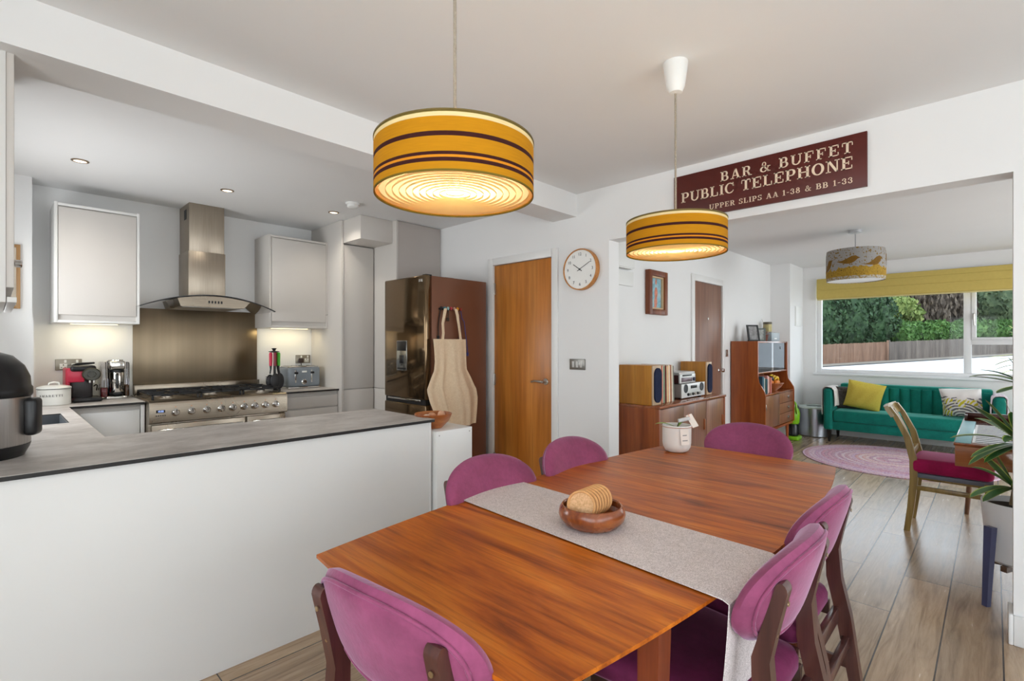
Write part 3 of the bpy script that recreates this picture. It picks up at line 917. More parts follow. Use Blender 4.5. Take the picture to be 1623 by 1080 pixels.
def hedge(name, blobs, n, size, m, label, cat, seed, trunk=None):
    rnd = random.Random(seed)
    bx, by = along(*trunk) if trunk else (blobs[0][0][0], blobs[0][0][1])
    r = thing(name, label, cat, (bx, by, gz(bx, by)))
    mb = MB()
    for c, rx, ry, rz in blobs: mb.ball(c, rx * 0.86, ry * 0.86, rz * 0.86, 18, 12)
    leaf_cloud(mb, blobs, n, size, rnd)
    part('foliage', mb, m, r)
    mb = MB(); top = blobs[0][0][2]; mb.tube([(bx, by, gz(bx, by) - 0.1), (bx + 0.05, by, gz(bx, by) + 1.0), (bx, by, max(top, gz(bx, by) + 1.6))], [0.3, 0.22, 0.12] if trunk and len(trunk) == 2 else [0.15, 0.12, 0.08], 10)
    part('trunk', mb, BARK, r)
def blob(t, o, z, rt, rz):
    x, y = along(t, o)
    return ((x, y, gz(x, y) + z), rt, rt, rz)
hedge('tall_hedge', [blob(1.5, -3.4, 3.6, 2.9, 3.6), blob(5.0, -3.4, 3.4, 2.8, 3.6), blob(8.2, -3.2, 3.2, 2.5, 3.1), blob(6.5, -3.4, 4.6, 2.4, 2.2), blob(3, -3.6, 4.4, 2.6, 2.4)], 12000, 0.19, HED, 'tall dark green hedge behind the newer fence', 'hedge', 3, (5, -3.6))
hedge('low_hedge', [blob(10.6 + 2.5 * k, -1.95, 1.95 + 0.1 * math.sin(k * 2), 1.75, 1.15 + 0.14 * math.cos(k * 3)) for k in range(7)], 9000, 0.17, HEL, 'low bright green hedge spilling over the older fence', 'hedge', 4, (14, -2.0))
hedge('garden_tree', [blob(13.6, -4.6, 4.6, 2.1, 1.2), blob(11.6, -4.2, 3.6, 1.1, 0.9), blob(15.6, -4.8, 3.9, 1.6, 1.1)], 2600, 0.22, HEP, 'pale yellow-green tree between the two hedges', 'tree', 5, (13.0, -5.4))
def conifer(name, t, o, label, seed, m, h=7.0):
    rnd = random.Random(seed)
    x, y = along(t, o); z0 = gz(x, y)
    r = thing(name, label, 'tree', (x, y, z0))
    mb = MB(); mb.tube([(x, y, z0 - 0.1), (x + 0.1, y, z0 + 2.5), (x, y + 0.1, z0 + h)], [0.65, 0.5, 0.15], 12)
    part('trunk', mb, BARK, r)
    mb = MB()
    for k in range(26):
        a = rnd.uniform(0, 6.28); zz = z0 + rnd.uniform(2.4, h); ln = rnd.uniform(1.4, 3.4)
        pts = [(x + math.cos(a) * ln * q, y + math.sin(a) * ln * q, zz + 0.3 * q - 1.1 * q * q) for q in (0, 0.35, 0.7, 1)]
        mb.tube(pts, [0.09, 0.06, 0.04, 0.02], 6)
    part('branches', mb, BARK, r)
    mb = MB()
    leaf_cloud(mb, [((x, y, z0 + h * 0.62), 3.2, 3.2, h * 0.4), ((x, y, z0 + h * 0.75), 2.4, 2.4, h * 0.3)], 2600, 0.26, rnd, droop=1.0)
    part('needles', mb, m, r)
conifer('conifer', 20.0, -7.0, 'shaggy brown conifer with a thick trunk behind the low hedge', 11, HEB)
conifer('conifer', 25.0, -7.5, 'grey-brown drooping conifer farther along behind the low hedge', 12, HEB)
hedge('background_tree', [blob(34, -8, 4.6, 4.2, 3.9), blob(39, -8, 4.8, 4.2, 3.8), blob(44, -9, 4.6, 4.4, 3.8), blob(30, -9.5, 4.4, 3.6, 3.4)], 7000, 0.26, HEM, 'olive green trees massed beyond the opening casement', 'tree', 6, (36, -8.4))
hedge('background_tree', [blob(17, -12, 4.6, 4.4, 4.0), blob(23, -13, 5.0, 4.4, 4.0), blob(29, -13, 4.8, 4.4, 4.0), blob(11, -12, 4.6, 4.2, 3.8)], 6000, 0.28, HED, 'dark evergreen trees far behind the shaggy conifers', 'tree', 8, (20, -12.5))

# variegated cordyline just outside the window
CORD = leaf_mat('variegated_strap_leaves', rgb(84, 96, 48), rgb(130, 132, 72), rgb(168, 160, 98))
def strap(mb, base, ang, length, lift, droop, w, n=9, fold=0.25):
    """one long strap leaf"""
    b = Vector(base); dx, dy = math.cos(ang), math.sin(ang)
    side = Vector((-dy, dx, 0))
    rows = []
    for k in range(n + 1):
        q = k / n
        p = b + Vector((dx, dy, 0)) * (length * (q * math.cos(lift) + 0.0)) + Vector((0, 0, length * (q * math.sin(lift) - droop * q * q)))
        ww = w * (0.45 + 1.5 * q) * (1 - q) ** 0.55 if q < 1 else 0.0006
        ww = max(ww, 0.0006)
        up = Vector((0, 0, ww * fold))
        rows.append([p - side * ww + up, p - side * ww * 0.78 + up * 0.78, p, p + side * ww * 0.78 + up * 0.78, p + side * ww + up])
    vs = [[mb.bm.verts.new(c) for c in r] for r in rows]
    for a, c in zip(vs, vs[1:]):
        for j in range(4):
            f = mb.bm.faces.new((a[j], a[j + 1], c[j + 1], c[j]))
            f.material_index = 1 if j in (0, 3) else 0
rnd = random.Random(21)
r = thing('cordyline', 'yellow variegated spiky shrub outside the right of the street window', 'plant', (11.9, -0.55, gz(11.9, -0.55)))
mb = MB(); mb.tube([(11.9, -0.55, -0.6), (11.9, -0.53, 0.3), (11.88, -0.5, 1.05)], [0.07, 0.06, 0.05], 10)
part('trunk', mb, BARK, r)
mb = MB()
for k in range(46):
    strap(mb, (11.88, -0.5, 1.0 + rnd.uniform(-0.1, 0.15)), rnd.uniform(0, 6.28), rnd.uniform(0.55, 0.85), rnd.uniform(-0.5, 1.35), rnd.uniform(0.1, 0.5), 0.035)
part('foliage', mb, [CORD, plain('cream_leaf_margin', rgb(176, 168, 104), 0.6, var=0.05)], r)
# ================================================================== kitchen
def stone():
    m, nt, b = new_mat('grey_concrete_laminate')
    v = coords(nt, (0.55, 1, 1))
    f = noise(nt, v, 7, 6, 0.65, 0.5)
    g = noise(nt, v, 45, 4, 0.65)
    c = ramp(nt, f, [(0.3, rgb(158, 151, 146)), (0.5, rgb(190, 184, 179)), (0.72, rgb(212, 208, 204))])
    c = mix_col(nt, 0.35, c, ramp(nt, g, [(0.35, (0.70, 0.68, 0.66, 1)), (0.6, (1.04, 1.04, 1.04, 1))]), 'MULTIPLY')
    nt.links.new(c, b.inputs['Base Color'])
    b.inputs['Roughness'].default_value = 0.42
    bump(nt, b, g, 0.08, 0.002)
    return m
STONE = stone()
STONEB = plain('black_laminate_core', rgb(30, 27, 26), 0.5, var=0.1, vscale=20)

# worktop: peninsula, sink run and back left leg are one continuous slab; black core edge below a thin top skin
r = thing('worktop', 'grey concrete-look worktop running round the peninsula, sink side and back left corner', 'worktop', (0.6, 2.5, 0.884))
def slab(boxes, root):
    mb = MB()
    for b in boxes: mb.box(b[0], b[1], b[2], b[3], 0.8985, 0.900)
    part('surface', mb, STONE, root)
    mb = MB()
    for b in boxes: mb.box(b[0], b[1], b[2], b[3], 0.884, 0.8985)
    part('edge', mb, STONEB, root, label='black worktop edge')
slab([(LEFT + 0.002, 1.68, 2.208, 2.838), (LEFT, -0.12, 2.838, 4.36), (0.275, 0.342, 2.838, 4.36), (-0.12, 0.275, 2.838, 3.48), (-0.12, 0.275, 3.985, 4.36), (LEFT, 0.752, 4.36, 4.735), (0.192, 0.752, 4.735, BACK)], r)
r = thing('worktop', 'short brown-lit worktop between range cooker and tall cupboard', 'worktop', (1.97, 4.65, 0.884))
slab([(1.713, 2.218, 4.36, BACK)], r)

# sink
SINKM = plain('dark_grey_sink', rgb(88, 92, 96), 0.4, var=0.12, vscale=12)
mb = MB()
mb.box(-0.12, 0.275, 3.48, 3.485, 0.70, 0.893); mb.box(-0.12, 0.275, 3.98, 3.985, 0.70, 0.893); mb.box(-0.12, -0.115, 3.48, 3.985, 0.70, 0.893); mb.box(0.27, 0.275, 3.48, 3.985, 0.70, 0.893)
mb.box(-0.12, 0.275, 3.48, 3.985, 0.69, 0.70)
mb.cyl(0.08, 3.73, 0.70, 0.704, 0.045)
solo('sink', mb, SINKM, 'dark grey undermounted sink let into the worktop by the steel multicooker', 'sink', (0.08, 3.73, 0.69))

# base units
r = thing('peninsula_cabinet', 'white back panel of the kitchen peninsula facing the dining table', 'cabinet', (0.65, 2.5, 0))
mb = MB(); mb.box(LEFT + 0.004, 1.655, 2.224, 2.242, 0, 0.884, 0.001); part('back_panel', mb, WHITEP, r)
mb = MB(); mb.box(1.655, 1.668, 2.224, 2.82, 0, 0.884, 0.001); part('end_panel', mb, WHITEP, r)
mb = MB(); mb.box(0.34, 1.654, 2.243, 2.80, 0.1, 0.882); part('body', mb, CASH, r)
mb = MB()
for k in range(2): mb.box(0.36 + 0.645 * k, 0.995 + 0.645 * k, 2.80, 2.82, 0.12, 0.84, 0.002)
part('door', mb, CASH, r)
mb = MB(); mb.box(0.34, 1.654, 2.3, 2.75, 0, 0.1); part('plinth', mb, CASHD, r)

r = thing('sink_cabinet', 'white base unit under the sink run with its end post showing', 'cabinet', (0.1, 3.6, 0))
mb = MB(); mb.box(LEFT + 0.005, 0.318, 2.846, 4.72, 0.1, 0.66); mb.box(0.30, 0.318, 2.846, 4.72, 0.66, 0.845); part('body', mb, WHITEP, r)
for k in range(3):
    mb = MB(); mb.box(0.318, 0.336, 2.86 + 0.5 * k, 3.35 + 0.5 * k, 0.11, 0.84, 0.002); part('door', mb, WHITEP, r)
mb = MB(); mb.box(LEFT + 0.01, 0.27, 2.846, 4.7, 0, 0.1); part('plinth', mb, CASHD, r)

r = thing('corner_cabinet', 'white base unit left of the range cooker', 'cabinet', (0.55, 4.65, 0))
mb = MB(); mb.box(0.345, 0.75, 4.40, 4.94, 0.1, 0.88); part('body', mb, CASH, r)
mb = MB(); mb.box(0.40, 0.722, 4.38, 4.40, 0.12, 0.845, 0.002); part('door', mb, WHITEP, r)
mb = MB(); mb.box(0.728, 0.75, 4.375, 4.40, 0.1, 0.88, 0.001); part('side_panel', mb, WHITEP, r)
mb = MB(); mb.box(0.345, 0.75, 4.44, 4.9, 0, 0.1); part('plinth', mb, CASHD, r)

r = thing('drawer_unit', 'pale handleless drawer unit right of the range cooker', 'drawers', (1.97, 4.65, 0))
mb = MB(); mb.box(1.716, 2.216, 4.40, 4.94, 0.1, 0.88); part('body', mb, CASH, r)
mb = MB(); mb.box(1.716, 1.735, 4.375, 4.40, 0.1, 0.88, 0.001); part('side_panel', mb, CASH, r)
for z0, z1 in ((0.748, 0.848), (0.44, 0.735), (0.12, 0.428)):
    mb = MB(); mb.box(1.738, 2.214, 4.38, 4.40, z0, z1, 0.002); part('drawer', mb, CASH, r)
mb = MB(); mb.box(1.716, 2.216, 4.44, 4.9, 0, 0.1); part('plinth', mb, CASHD, r)

# tall cupboards
r = thing('tall_cupboard', 'tall pale cupboard in the recess between drawers and fridge', 'cupboard', (2.4, 4.6, 0))
mb = MB(); mb.box(2.245, 2.56, 4.35, 4.94, 0.08, 2.24); part('body', mb, CASH, r)
mb = MB(); mb.box(2.220, 2.242, 4.318, 4.945, 0, CE - 0.002, 0.001); part('side_panel', mb, CASH, r)
mb = MB(); mb.box(2.246, 2.556, 4.33, 4.35, 0.895, 2.232, 0.002); part('door', mb, CASH, r)
mb = MB(); mb.box(2.246, 2.556, 4.33, 4.35, 0.1, 0.885, 0.002); part('door', mb, CASH, r)
mb = MB(); mb.box(2.244, 2.566, 4.015, 4.94, 2.246, CE - 0.002, 0.001); part('bulkhead', mb, CASH, r)
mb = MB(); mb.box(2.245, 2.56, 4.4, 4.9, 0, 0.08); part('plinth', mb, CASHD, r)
r = thing('fridge_housing', 'tall pale panelled housing behind and above the fridge', 'cupboard', (2.85, 4.4, 0))
mb = MB(); mb.box(2.590, 3.085, 3.985, 4.94, 0, CE - 0.002); part('body', mb, CASH, r)
mb = MB(); mb.box(2.568, 2.588, 3.952, 4.94, 0.892, CE - 0.002, 0.001); mb.box(2.568, 2.588, 3.952, 4.94, 0, 0.886, 0.001); part('side_panel', mb, CASH, r)
mb = MB(); mb.box(2.592, 3.083, 3.962, 3.985, 0.9, CE - 0.004, 0.002); part('door', mb, plain('taupe_cabinet', rgb(186, 178, 172), 0.45, var=0.015), r)
mb = MB(); mb.box(2.205, 2.220, 4.585, 4.605, 1.585, 1.60, 0.003); mb.tube([(2.206, 4.595, 1.59), (2.185, 4.595, 1.585), (2.18, 4.595, 1.60), (2.182, 4.595, 1.615)], 0.005, 8)
solo('hook', mb, CHROME, 'small chrome hook on the side of the tall cupboard', 'hook', (2.22, 4.595, 1.59))

# wall cabinets
def wall_cab(x0, x1, label):
    r = thing('wall_cabinet', label, 'cabinet', ((x0 + x1) / 2, 4.78, 1.46))
    mb = MB(); mb.box(x0 + 0.018, x1 - 0.018, 4.612, 4.945, 1.478, 2.262); part('body', mb, CASH, r)
    mb = MB()
    mb.box(x0, x0 + 0.018, 4.592, 4.945, 1.46, 2.285, 0.001); mb.box(x1 - 0.018, x1, 4.592, 4.945, 1.46, 2.285, 0.001)
    mb.box(x0 + 0.018, x1 - 0.018, 4.592, 4.945, 1.46, 1.478, 0.001); mb.box(x0 + 0.018, x1 - 0.018, 4.592, 4.945, 2.262, 2.28, 0.001)
    part('frame', mb, WHITEP if x0 < 1 else CASH, r)
    mb = MB(); mb.box(x0 + 0.021, x1 - 0.021, 4.588, 4.610, 1.515, 2.252, 0.0015); part('door', mb, CASH, r)
    mb = MB(); mb.box(x0 + 0.1, x1 - 0.1, 4.80, 4.83, 1.456, 1.46, 0.001); part('light_strip', mb, emissive('warm_led_strip', (1, 0.87, 0.55, 1), 1.6) if 'warm_led_strip' not in MATS else MATS['warm_led_strip'], r)
    light('cabinet_light', 'AREA', ((x0 + x1) / 2, 4.80, 1.450), 0.55, (1.0, 0.84, 0.50), x1 - x0 - 0.16, 0.05, aim=(0, 0.25, -1))
wall_cab(0.285, 0.757, 'pale wall cupboard left of the cooker hood')
wall_cab(1.684, 2.219, 'pale wall cupboard right of the cooker hood')

# cupboard on the left wall, seen edge-on
r = thing('wall_cabinet', 'tall pale wall cupboard at the left edge with a round chrome knob', 'cabinet', (-0.12, 2.86, 1.45))
mb = MB(); mb.box(LEFT + 0.002, 0.028, 2.36, 3.14, 1.45, 2.42, 0.001); part('body', mb, WHITEP, r)
for y0, y1 in ((2.365, 2.745), (2.755, 3.135)):
    mb = MB(); mb.box(0.028, 0.048, y0, y1, 1.50, 2.40, 0.002); part('door', mb, CASH, r)
mb = MB(); mb.box(0.030, 0.054, 2.36, 3.14, 1.45, 1.468, 0.002); part('bottom_rail', mb, WHITEP, r)
mb = MB(); mb.lathe([(0.008, 0), (0.008, 0.012), (0.016, 0.016), (0.017, 0.034), (0.014, 0.038)], (0.048, 3.05, 1.66), 18, axis='X')
for v in mb.bm.verts: v.co.x = 0.096 - v.co.x
bmesh.ops.reverse_faces(mb.bm, faces=mb.bm.faces)
part('knob', mb, CHROME, r)
# blind over kitchen window and framed picture on the nib
r = thing('kitchen_blind', 'folded grey-brown blind at the top of the kitchen window', 'blind', (-0.2, 3.85, 1.85))
mb = MB(); mb.box(-0.292, -0.20, 3.33, 4.37, 1.92, 2.16, 0.01); part('blind_folds', mb, plain('taupe_blind', rgb(150, 138, 126), 0.9, var=0.06), r)
mb = MB(); mb.box(-0.29, -0.195, 3.33, 4.37, 1.90, 1.92, 0.004); part('bottom_bar', mb, wood('blind_bar', rgb(96, 68, 44), rgb(126, 92, 62), rgb(146, 112, 80), 'Y'), r)
r = thing('picture_frame', 'thin light-wood picture frame on the wall nib by the kitchen window', 'picture', (0.07, 4.73, 1.8))
mb = MB()
for b in ((0.005, 0.025, 1.55, 1.98), (0.105, 0.125, 1.55, 1.98), (0.025, 0.105, 1.55, 1.57), (0.025, 0.105, 1.96, 1.98)): mb.box(b[0], b[1], 4.712, 4.738, b[2], b[3], 0.002)
part('frame', mb, wood('light_oak_frame', rgb(150, 110, 66), rgb(176, 136, 88), rgb(196, 158, 108), 'Z'), r)
mb = MB(); mb.box(0.025, 0.105, 4.724, 4.738, 1.57, 1.96); part('print', mb, plain('pale_print', rgb(206, 196, 180), 0.7, var=0.12, vscale=18), r)

# splashback, hood
mb = MB(); mb.box(0.77, 1.702, 4.938, 4.949, 0.905, 1.602, 0.001)
solo('splashback', mb, brushed('splashback_steel', (0.27, 0.21, 0.14, 1), 'Z', 0.33, 0.07, 0.15), 'brushed steel splashback panel behind the hob', 'splashback', (1.236, 4.945, 0.905))  # broad upright streaks in the colour stand in for reflections
r = thing('cooker_hood', 'steel chimney cooker hood with a curved glass canopy', 'cooker hood', (1.21, 4.8, 1.60))
mb = MB(); mb.box(1.084, 1.352, 4.650, 4.947, 1.675, 2.065, 0.002); part('chimney', mb, STEELZ, r)
mb = MB(); mb.box(1.090, 1.346, 4.656, 4.947, 2.065, CE - 0.002, 0.002); part('chimney_sleeve', mb, STEELZ, r)
mb = MB(); mb.box(1.0885, 1.0905, 4.73, 4.80, 2.33, 2.41); part('vent', mb, BLACKM, r)
hx, hw, sag, hz = 1.208, 0.475, 0.105, 1.692
def arcz(x): return hz - sag * ((x - hx) / hw) ** 2
mb = MB()
mb.grid(lambda u, v: (hx - hw + 2 * hw * u, 4.455 + 0.48 * v - 0.03 * math.sin(PI * u) * (1 - v), arcz(hx - hw + 2 * hw * u) - 0.03 + 0.03), 36, 6, -0.006)
part('glass_canopy', mb, glass_mat('canopy_glass', (0.86, 0.88, 0.86, 1), 0.03, 0.12), r)
mb = MB(); mb.tube([(hx - hw + 2 * hw * k / 36, 4.452 - 0.03 * math.sin(PI * k / 36), arcz(hx - hw + 2 * hw * k / 36) + 0.003) for k in range(37)], 0.0045, 6); part('canopy_rim', mb, DGREY, r)
mb = MB()
pl = [(0.985, 1.602), (1.43, 1.602)] + [(1.475 - 0.51 * k / 10, arcz(1.475 - 0.51 * k / 10) - 0.004) for k in range(11)]
mb.extr(pl, 'Y', 4.44, 4.93); part('control_box', mb, STEEL, r)
for k in range(5):
    mb = MB(); mb.box(1.170 + 0.022 * k, 1.182 + 0.022 * k, 4.437, 4.441, 1.632, 1.652, 0.001); part('button', mb, BLACKP, r)
mb = MB(); mb.box(1.0, 1.41, 4.47, 4.90, 1.597, 1.602, 0.001); part('filter', mb, brushed('filter_mesh', (0.4, 0.38, 0.36, 1), 'Y', 0.4), r)

# range cooker
r = thing('range_cooker', 'wide brushed steel range cooker with nine control knobs', 'cooker', (1.232, 4.6, 0))
RX0, RX1 = 0.757, 1.708
mb = MB(); mb.box(RX0, RX1, 4.31, 4.93, 0.09, 0.885, 0.003); part('body', mb, STEEL, r)
mb = MB()
mb.box(RX0 - 0.002, RX1 + 0.002, 4.285, 4.93, 0.885, 0.908, 0.006)
part('hob', mb, STEEL, r)
mb = MB(); mb.extr([(4.285, 0.905), (4.268, 0.895), (4.262, 0.870), (4.262, 0.752), (4.272, 0.745), (4.31, 0.745), (4.31, 0.905)], 'X', RX0, RX1); part('control_panel', mb, STEEL, r)
mb = MB(); mb.box(0.772, 1.708, 4.895, 4.932, 0.905, 0.985, 0.003); part('upstand', mb, STEEL, r)
mb = MB(); mb.box(0.797, 0.850, 4.258, 4.2625, 0.822, 0.842); mb.mi = 1
text_mesh(mb, '12:22', lambda x, y, z: (0.8235 + x, 4.2578 - z, 0.832 + y), 0.016, 0.0003)
part('clock_display', mb, [BLACKP, emissive('display_digits', (0.35, 0.5, 1.0, 1), 2.0)], r)
for k in range(5):
    mb = MB(); mb.lathe([(0.004, 0), (0.004, 0.004), (0, 0.005)], (0.798 + 0.013 * k, 4.262, 0.802), 10, axis='Y'); part('button', mb, BLACKP, r)
for k, x in enumerate((0.914, 1.014, 1.113, 1.212, 1.292, 1.373, 1.452, 1.533, 1.613)):
    mb = MB(); mb.lathe([(0.0265, 0), (0.0265, 0.005), (0.020, 0.008), (0.021, 0.026), (0.016, 0.034), (0, 0.035)], (x, 4.262, 0.818), 22, axis='Y')
    kn = part('knob', mb, CHROME, r)
    mb = MB(); mb.box(x - 0.002, x + 0.002, 4.2250, 4.2290, 0.818, 0.834); mb.mi = 0
    part('pointer', mb, BLACKP, kn)
    mb = MB(); mb.lathe([(0.0035, 0), (0.0035, 0.003), (0, 0.004)], (x, 4.262, 0.858), 10, axis='Y'); part('indicator_light', mb, plain('amber_lens', rgb(190, 110, 50), 0.3), r)
for x0, x1 in ((0.772, 1.385), (1.398, 1.695)):
    mb = MB(); mb.box(x0, x1, 4.272, 4.308, 0.13, 0.735, 0.004); dr = part('oven_door', mb, STEEL, r)
    mb = MB(); mb.box(x0 + 0.08, x1 - 0.08, 4.270, 4.273, 0.25, 0.58, 0.001); part('oven_window', mb, plain('dark_oven_glass', rgb(20, 20, 22), 0.08), dr)
    mb = MB(); mb.tube([(x0 + 0.03, 4.232, 0.695), (x1 - 0.03, 4.232, 0.695)], 0.011, 12); mb.cyl(x0 + 0.05, 4.25, 0.690, 0.700, 0.006); mb.box(x0 + 0.045, x0 + 0.06, 4.235, 4.275, 0.688, 0.702); mb.box(x1 - 0.06, x1 - 0.045, 4.235, 4.275, 0.688, 0.702)
    part('door_handle', mb, CHROME, dr)
mb = MB(); mb.box(RX0 + 0.02, RX1 - 0.02, 4.35, 4.9, 0, 0.09); part('plinth', mb, BLACKM, r)
IRON = plain('cast_iron', rgb(28, 28, 30), 0.55, var=0.15, vscale=40)
burn = [(0.90, 4.46, 0.036), (0.90, 4.74, 0.045), (1.232, 4.60, 0.066), (1.565, 4.46, 0.036), (1.565, 4.74, 0.045)]
for x, y, q in burn:
    mb = MB(); mb.lathe([(q + 0.022, 0.908), (q + 0.022, 0.911), (q, 0.914), (q, 0.924)], (x, y, 0), 26); b = part('burner', mb, plain('burner_alloy', (0.45, 0.40, 0.34, 1), 0.3, 1.0, var=0.1), r)
    mb = MB(); mb.lathe([(q * 0.92, 0.924), (q * 0.92, 0.930), (q * 0.6, 0.933), (0, 0.933)], (x, y, 0), 26); part('burner_cap', mb, IRON, b)
for x0, x1 in ((0.785, 1.08), (1.09, 1.375), (1.385, 1.68)):
    mb = MB()
    z0, z1 = 0.938, 0.950
    for y in (4.34, 4.60, 4.86):
        mb.box(x0, x1, y - 0.006, y + 0.006, z0, z1, 0.002)
    for x in (x0 + 0.006, (x0 + x1) / 2, x1 - 0.006):
        mb.box(x - 0.006, x + 0.006, 4.334, 4.866, z0, z1, 0.002)
    for y in (4.47, 4.73):
        mb.box(x0, x0 + 0.10, y - 0.005, y + 0.005, z0, z1 + 0.004, 0.002); mb.box(x1 - 0.10, x1, y - 0.005, y + 0.005, z0, z1 + 0.004, 0.002)
    for x in (x0 + 0.006, x1 - 0.006):
        for y in (4.34, 4.86): mb.box(x - 0.007, x + 0.007, y - 0.007, y + 0.007, 0.908, z0, 0.001)
    part('pan_support', mb, IRON, r)

# ------------------------------------------------------------------ things on the worktops
# multicooker
cx, cy = -0.068, 2.63
r = thing('multicooker', 'large steel multicooker with a black domed lid at the left edge', 'multicooker', (cx, cy, 0.90))
mb = MB(); mb.lathe([(0.150, 0.900), (0.152, 0.906), (0.164, 0.930), (0.168, 0.944), (0.166, 0.947)], (cx, cy, 0), 48); part('base', mb, BLACKP, r)
mb = MB(); mb.lathe([(0.166, 0.945), (0.1675, 0.95), (0.1675, 1.118), (0.164, 1.122)], (cx, cy, 0), 56); part('body', mb, brushed('cooker_steel', (0.56, 0.54, 0.52, 1), 'Z', 0.3), r)
mb = MB(); mb.lathe([(0.170, 1.120), (0.173, 1.126), (0.173, 1.150), (0.168, 1.158), (0.166, 1.190), (0.150, 1.232), (0.118, 1.268), (0.075, 1.284), (0.0, 1.288)], (cx, cy, 0), 56); ld = part('lid', mb, BLACKP, r)
mb = MB(); mb.box(cx - 0.02, cx + 0.02, cy - 0.09, cy + 0.09, 1.282, 1.312, 0.012, 3); part('lid_handle', mb, BLACKM, ld)
mb = MB(); mb.box(cx - 0.10, cx - 0.082, cy - 0.03, cy + 0.015, 1.262, 1.285, 0.006); part('steam_valve', mb, BLACKP, ld)
a = math.radians(-20)
mb = MB()
hx_, hy_ = math.cos(a), math.sin(a)
mb.box(-0.006, 0.034, -0.034, 0.034, 0.975, 1.112, 0.014, 3)
for v in mb.bm.verts:
    x, y = v.co.x + 0.166, v.co.y
    v.co.x, v.co.y = cx + x * hx_ - y * hy_, cy + x * hy_ + y * hx_
part('side_handle', mb, BLACKP, r)

# AMARETTI tin
tx, ty = 0.285, 4.60
r = thing('biscuit_tin', 'cream enamel biscuit tin lettered AMARETTI beside the red coffee machine', 'tin', (tx, ty, 0.90))
mb = MB(); mb.lathe([(0.085, 0.90), (0.088, 0.903), (0.088, 1.012), (0.086, 1.014)], (tx, ty, 0), 40); bd = part('body', mb, CREAM, r)
mb = MB(); mb.lathe([(0.089, 1.008), (0.0905, 1.010), (0.0905, 1.017), (0.086, 1.022), (0.06, 1.030), (0.0, 1.034)], (tx, ty, 0), 40); ld = part('lid', mb, CREAM, r)
mb = MB(); mb.tube([(tx - 0.028, ty, 1.028), (tx - 0.024, ty, 1.046), (tx, ty, 1.053), (tx + 0.024, ty, 1.046), (tx + 0.028, ty, 1.028)], 0.006, 10); part('lid_handle', mb, CREAM, ld)
mb = MB(); mb.lathe([(0.0906, 1.007), (0.0912, 1.009), (0.0906, 1.011)], (tx, ty, 0), 40, cap=False); part('rim_line', mb, DGREY, ld)
mb = MB()
wd = serif_width('AMARETTI', 0.0145, 0.0036)
a0 = math.radians(-106)
def on_tin(s, t, d):
    a = a0 + (s - wd / 2) / 0.0885
    return (tx + math.cos(a) * (0.0882 + d), ty + math.sin(a) * (0.0882 + d), 0.958 + t)
serif_text(mb, 'AMARETTI', on_tin, 0.0145, 0.0036, 0.0, 0.0006)
part('lettering', mb, plain('charcoal_lettering', rgb(84, 84, 82), 0.6), bd)

# capsule coffee machine (faces -Y)
r = thing('coffee_machine', 'red and black capsule coffee machine on the back left worktop', 'coffee machine', (0.44, 4.76, 0.90))
mb = MB(); mb.box(0.372, 0.500, 4.70, 4.90, 0.905, 1.135, 0.02, 3); bd = part('body', mb, plain('dark_machine_body', rgb(40, 34, 34), 0.3), r)
mb = MB(); mb.box(0.350, 0.374, 4.685, 4.905, 0.915, 1.140, 0.010, 3); mb.box(0.356, 0.452, 4.672, 4.70, 1.04, 1.142, 0.008, 3); part('side_panel', mb, plain('raspberry_plastic', rgb(186, 40, 66), 0.28), r)
mb = MB(); mb.box(0.372, 0.516, 4.66, 4.90, 1.115, 1.158, 0.018, 3); part('top_cover', mb, BLACKP, r)
mb = MB(); mb.tube([(0.40, 4.78, 1.158), (0.43, 4.74, 1.170), (0.50, 4.67, 1.175)], [0.012, 0.016, 0.012], 10, flat=0.6); part('lever', mb, BLACKM, r)
mb = MB(); mb.lathe([(0.042, 0), (0.046, 0.01), (0.046, 0.05), (0.040, 0.058), (0.022, 0.058), (0.020, 0.05), (0.0, 0.05)], (0.487, 4.70, 1.095), 28, axis='Y', sx=1.15); hd = part('brew_head', mb, plain('olive_black_plastic', rgb(52, 50, 38), 0.3), r)
mb = MB(); mb.cyl(0.478, 4.655, 1.035, 1.062, 0.007, 12); mb.cyl(0.500, 4.655, 1.035, 1.062, 0.007, 12); part('spout', mb, CHROME, hd)
mb = MB(); mb.box(0.380, 0.545, 4.60, 4.80, 0.900, 0.932, 0.014, 3); part('drip_tray', mb, BLACKP, r)
mb = MB(); mb.box(0.376, 0.46, 4.86, 4.93, 0.905, 1.11, 0.012, 3); part('water_tank', mb, glass_mat('clear_tank', (0.80, 0.84, 0.84, 1), 0.05, 0.15), r)

# filter / tea machine
TEAGL = glass_mat('smoked_clear_plastic', (0.86, 0.85, 0.88, 1), 0.04, 0.16)
r = thing('tea_machine', 'chrome and glass tea machine beside the steel splashback', 'tea machine', (0.635, 4.80, 0.90))
mb = MB(); mb.box(0.575, 0.705, 4.70, 4.88, 0.900, 0.925, 0.012, 3); part('base', mb, CHROME, r)
mb = MB(); mb.box(0.596, 0.690, 4.78, 4.88, 0.925, 1.185, 0.010, 3); part('column', mb, BLACKP, r)
mb = MB(); mb.box(0.596, 0.690, 4.71, 4.80, 1.120, 1.185, 0.012, 3); part('head', mb, CHROME, r)
mb = MB(); mb.lathe([(0.040, 0.945), (0.044, 0.955), (0.044, 1.095), (0.040, 1.108), (0.0, 1.112)], (0.643, 4.745, 0), 28); jug = part('jug', mb, CHROME, r)
mb = MB(); mb.lathe([(0.046, 0.935), (0.046, 0.952)], (0.643, 4.745, 0), 28); mb.lathe([(0.046, 1.100), (0.046, 1.118)], (0.643, 4.745, 0), 28); part('jug_band', mb, BLACKP, jug)
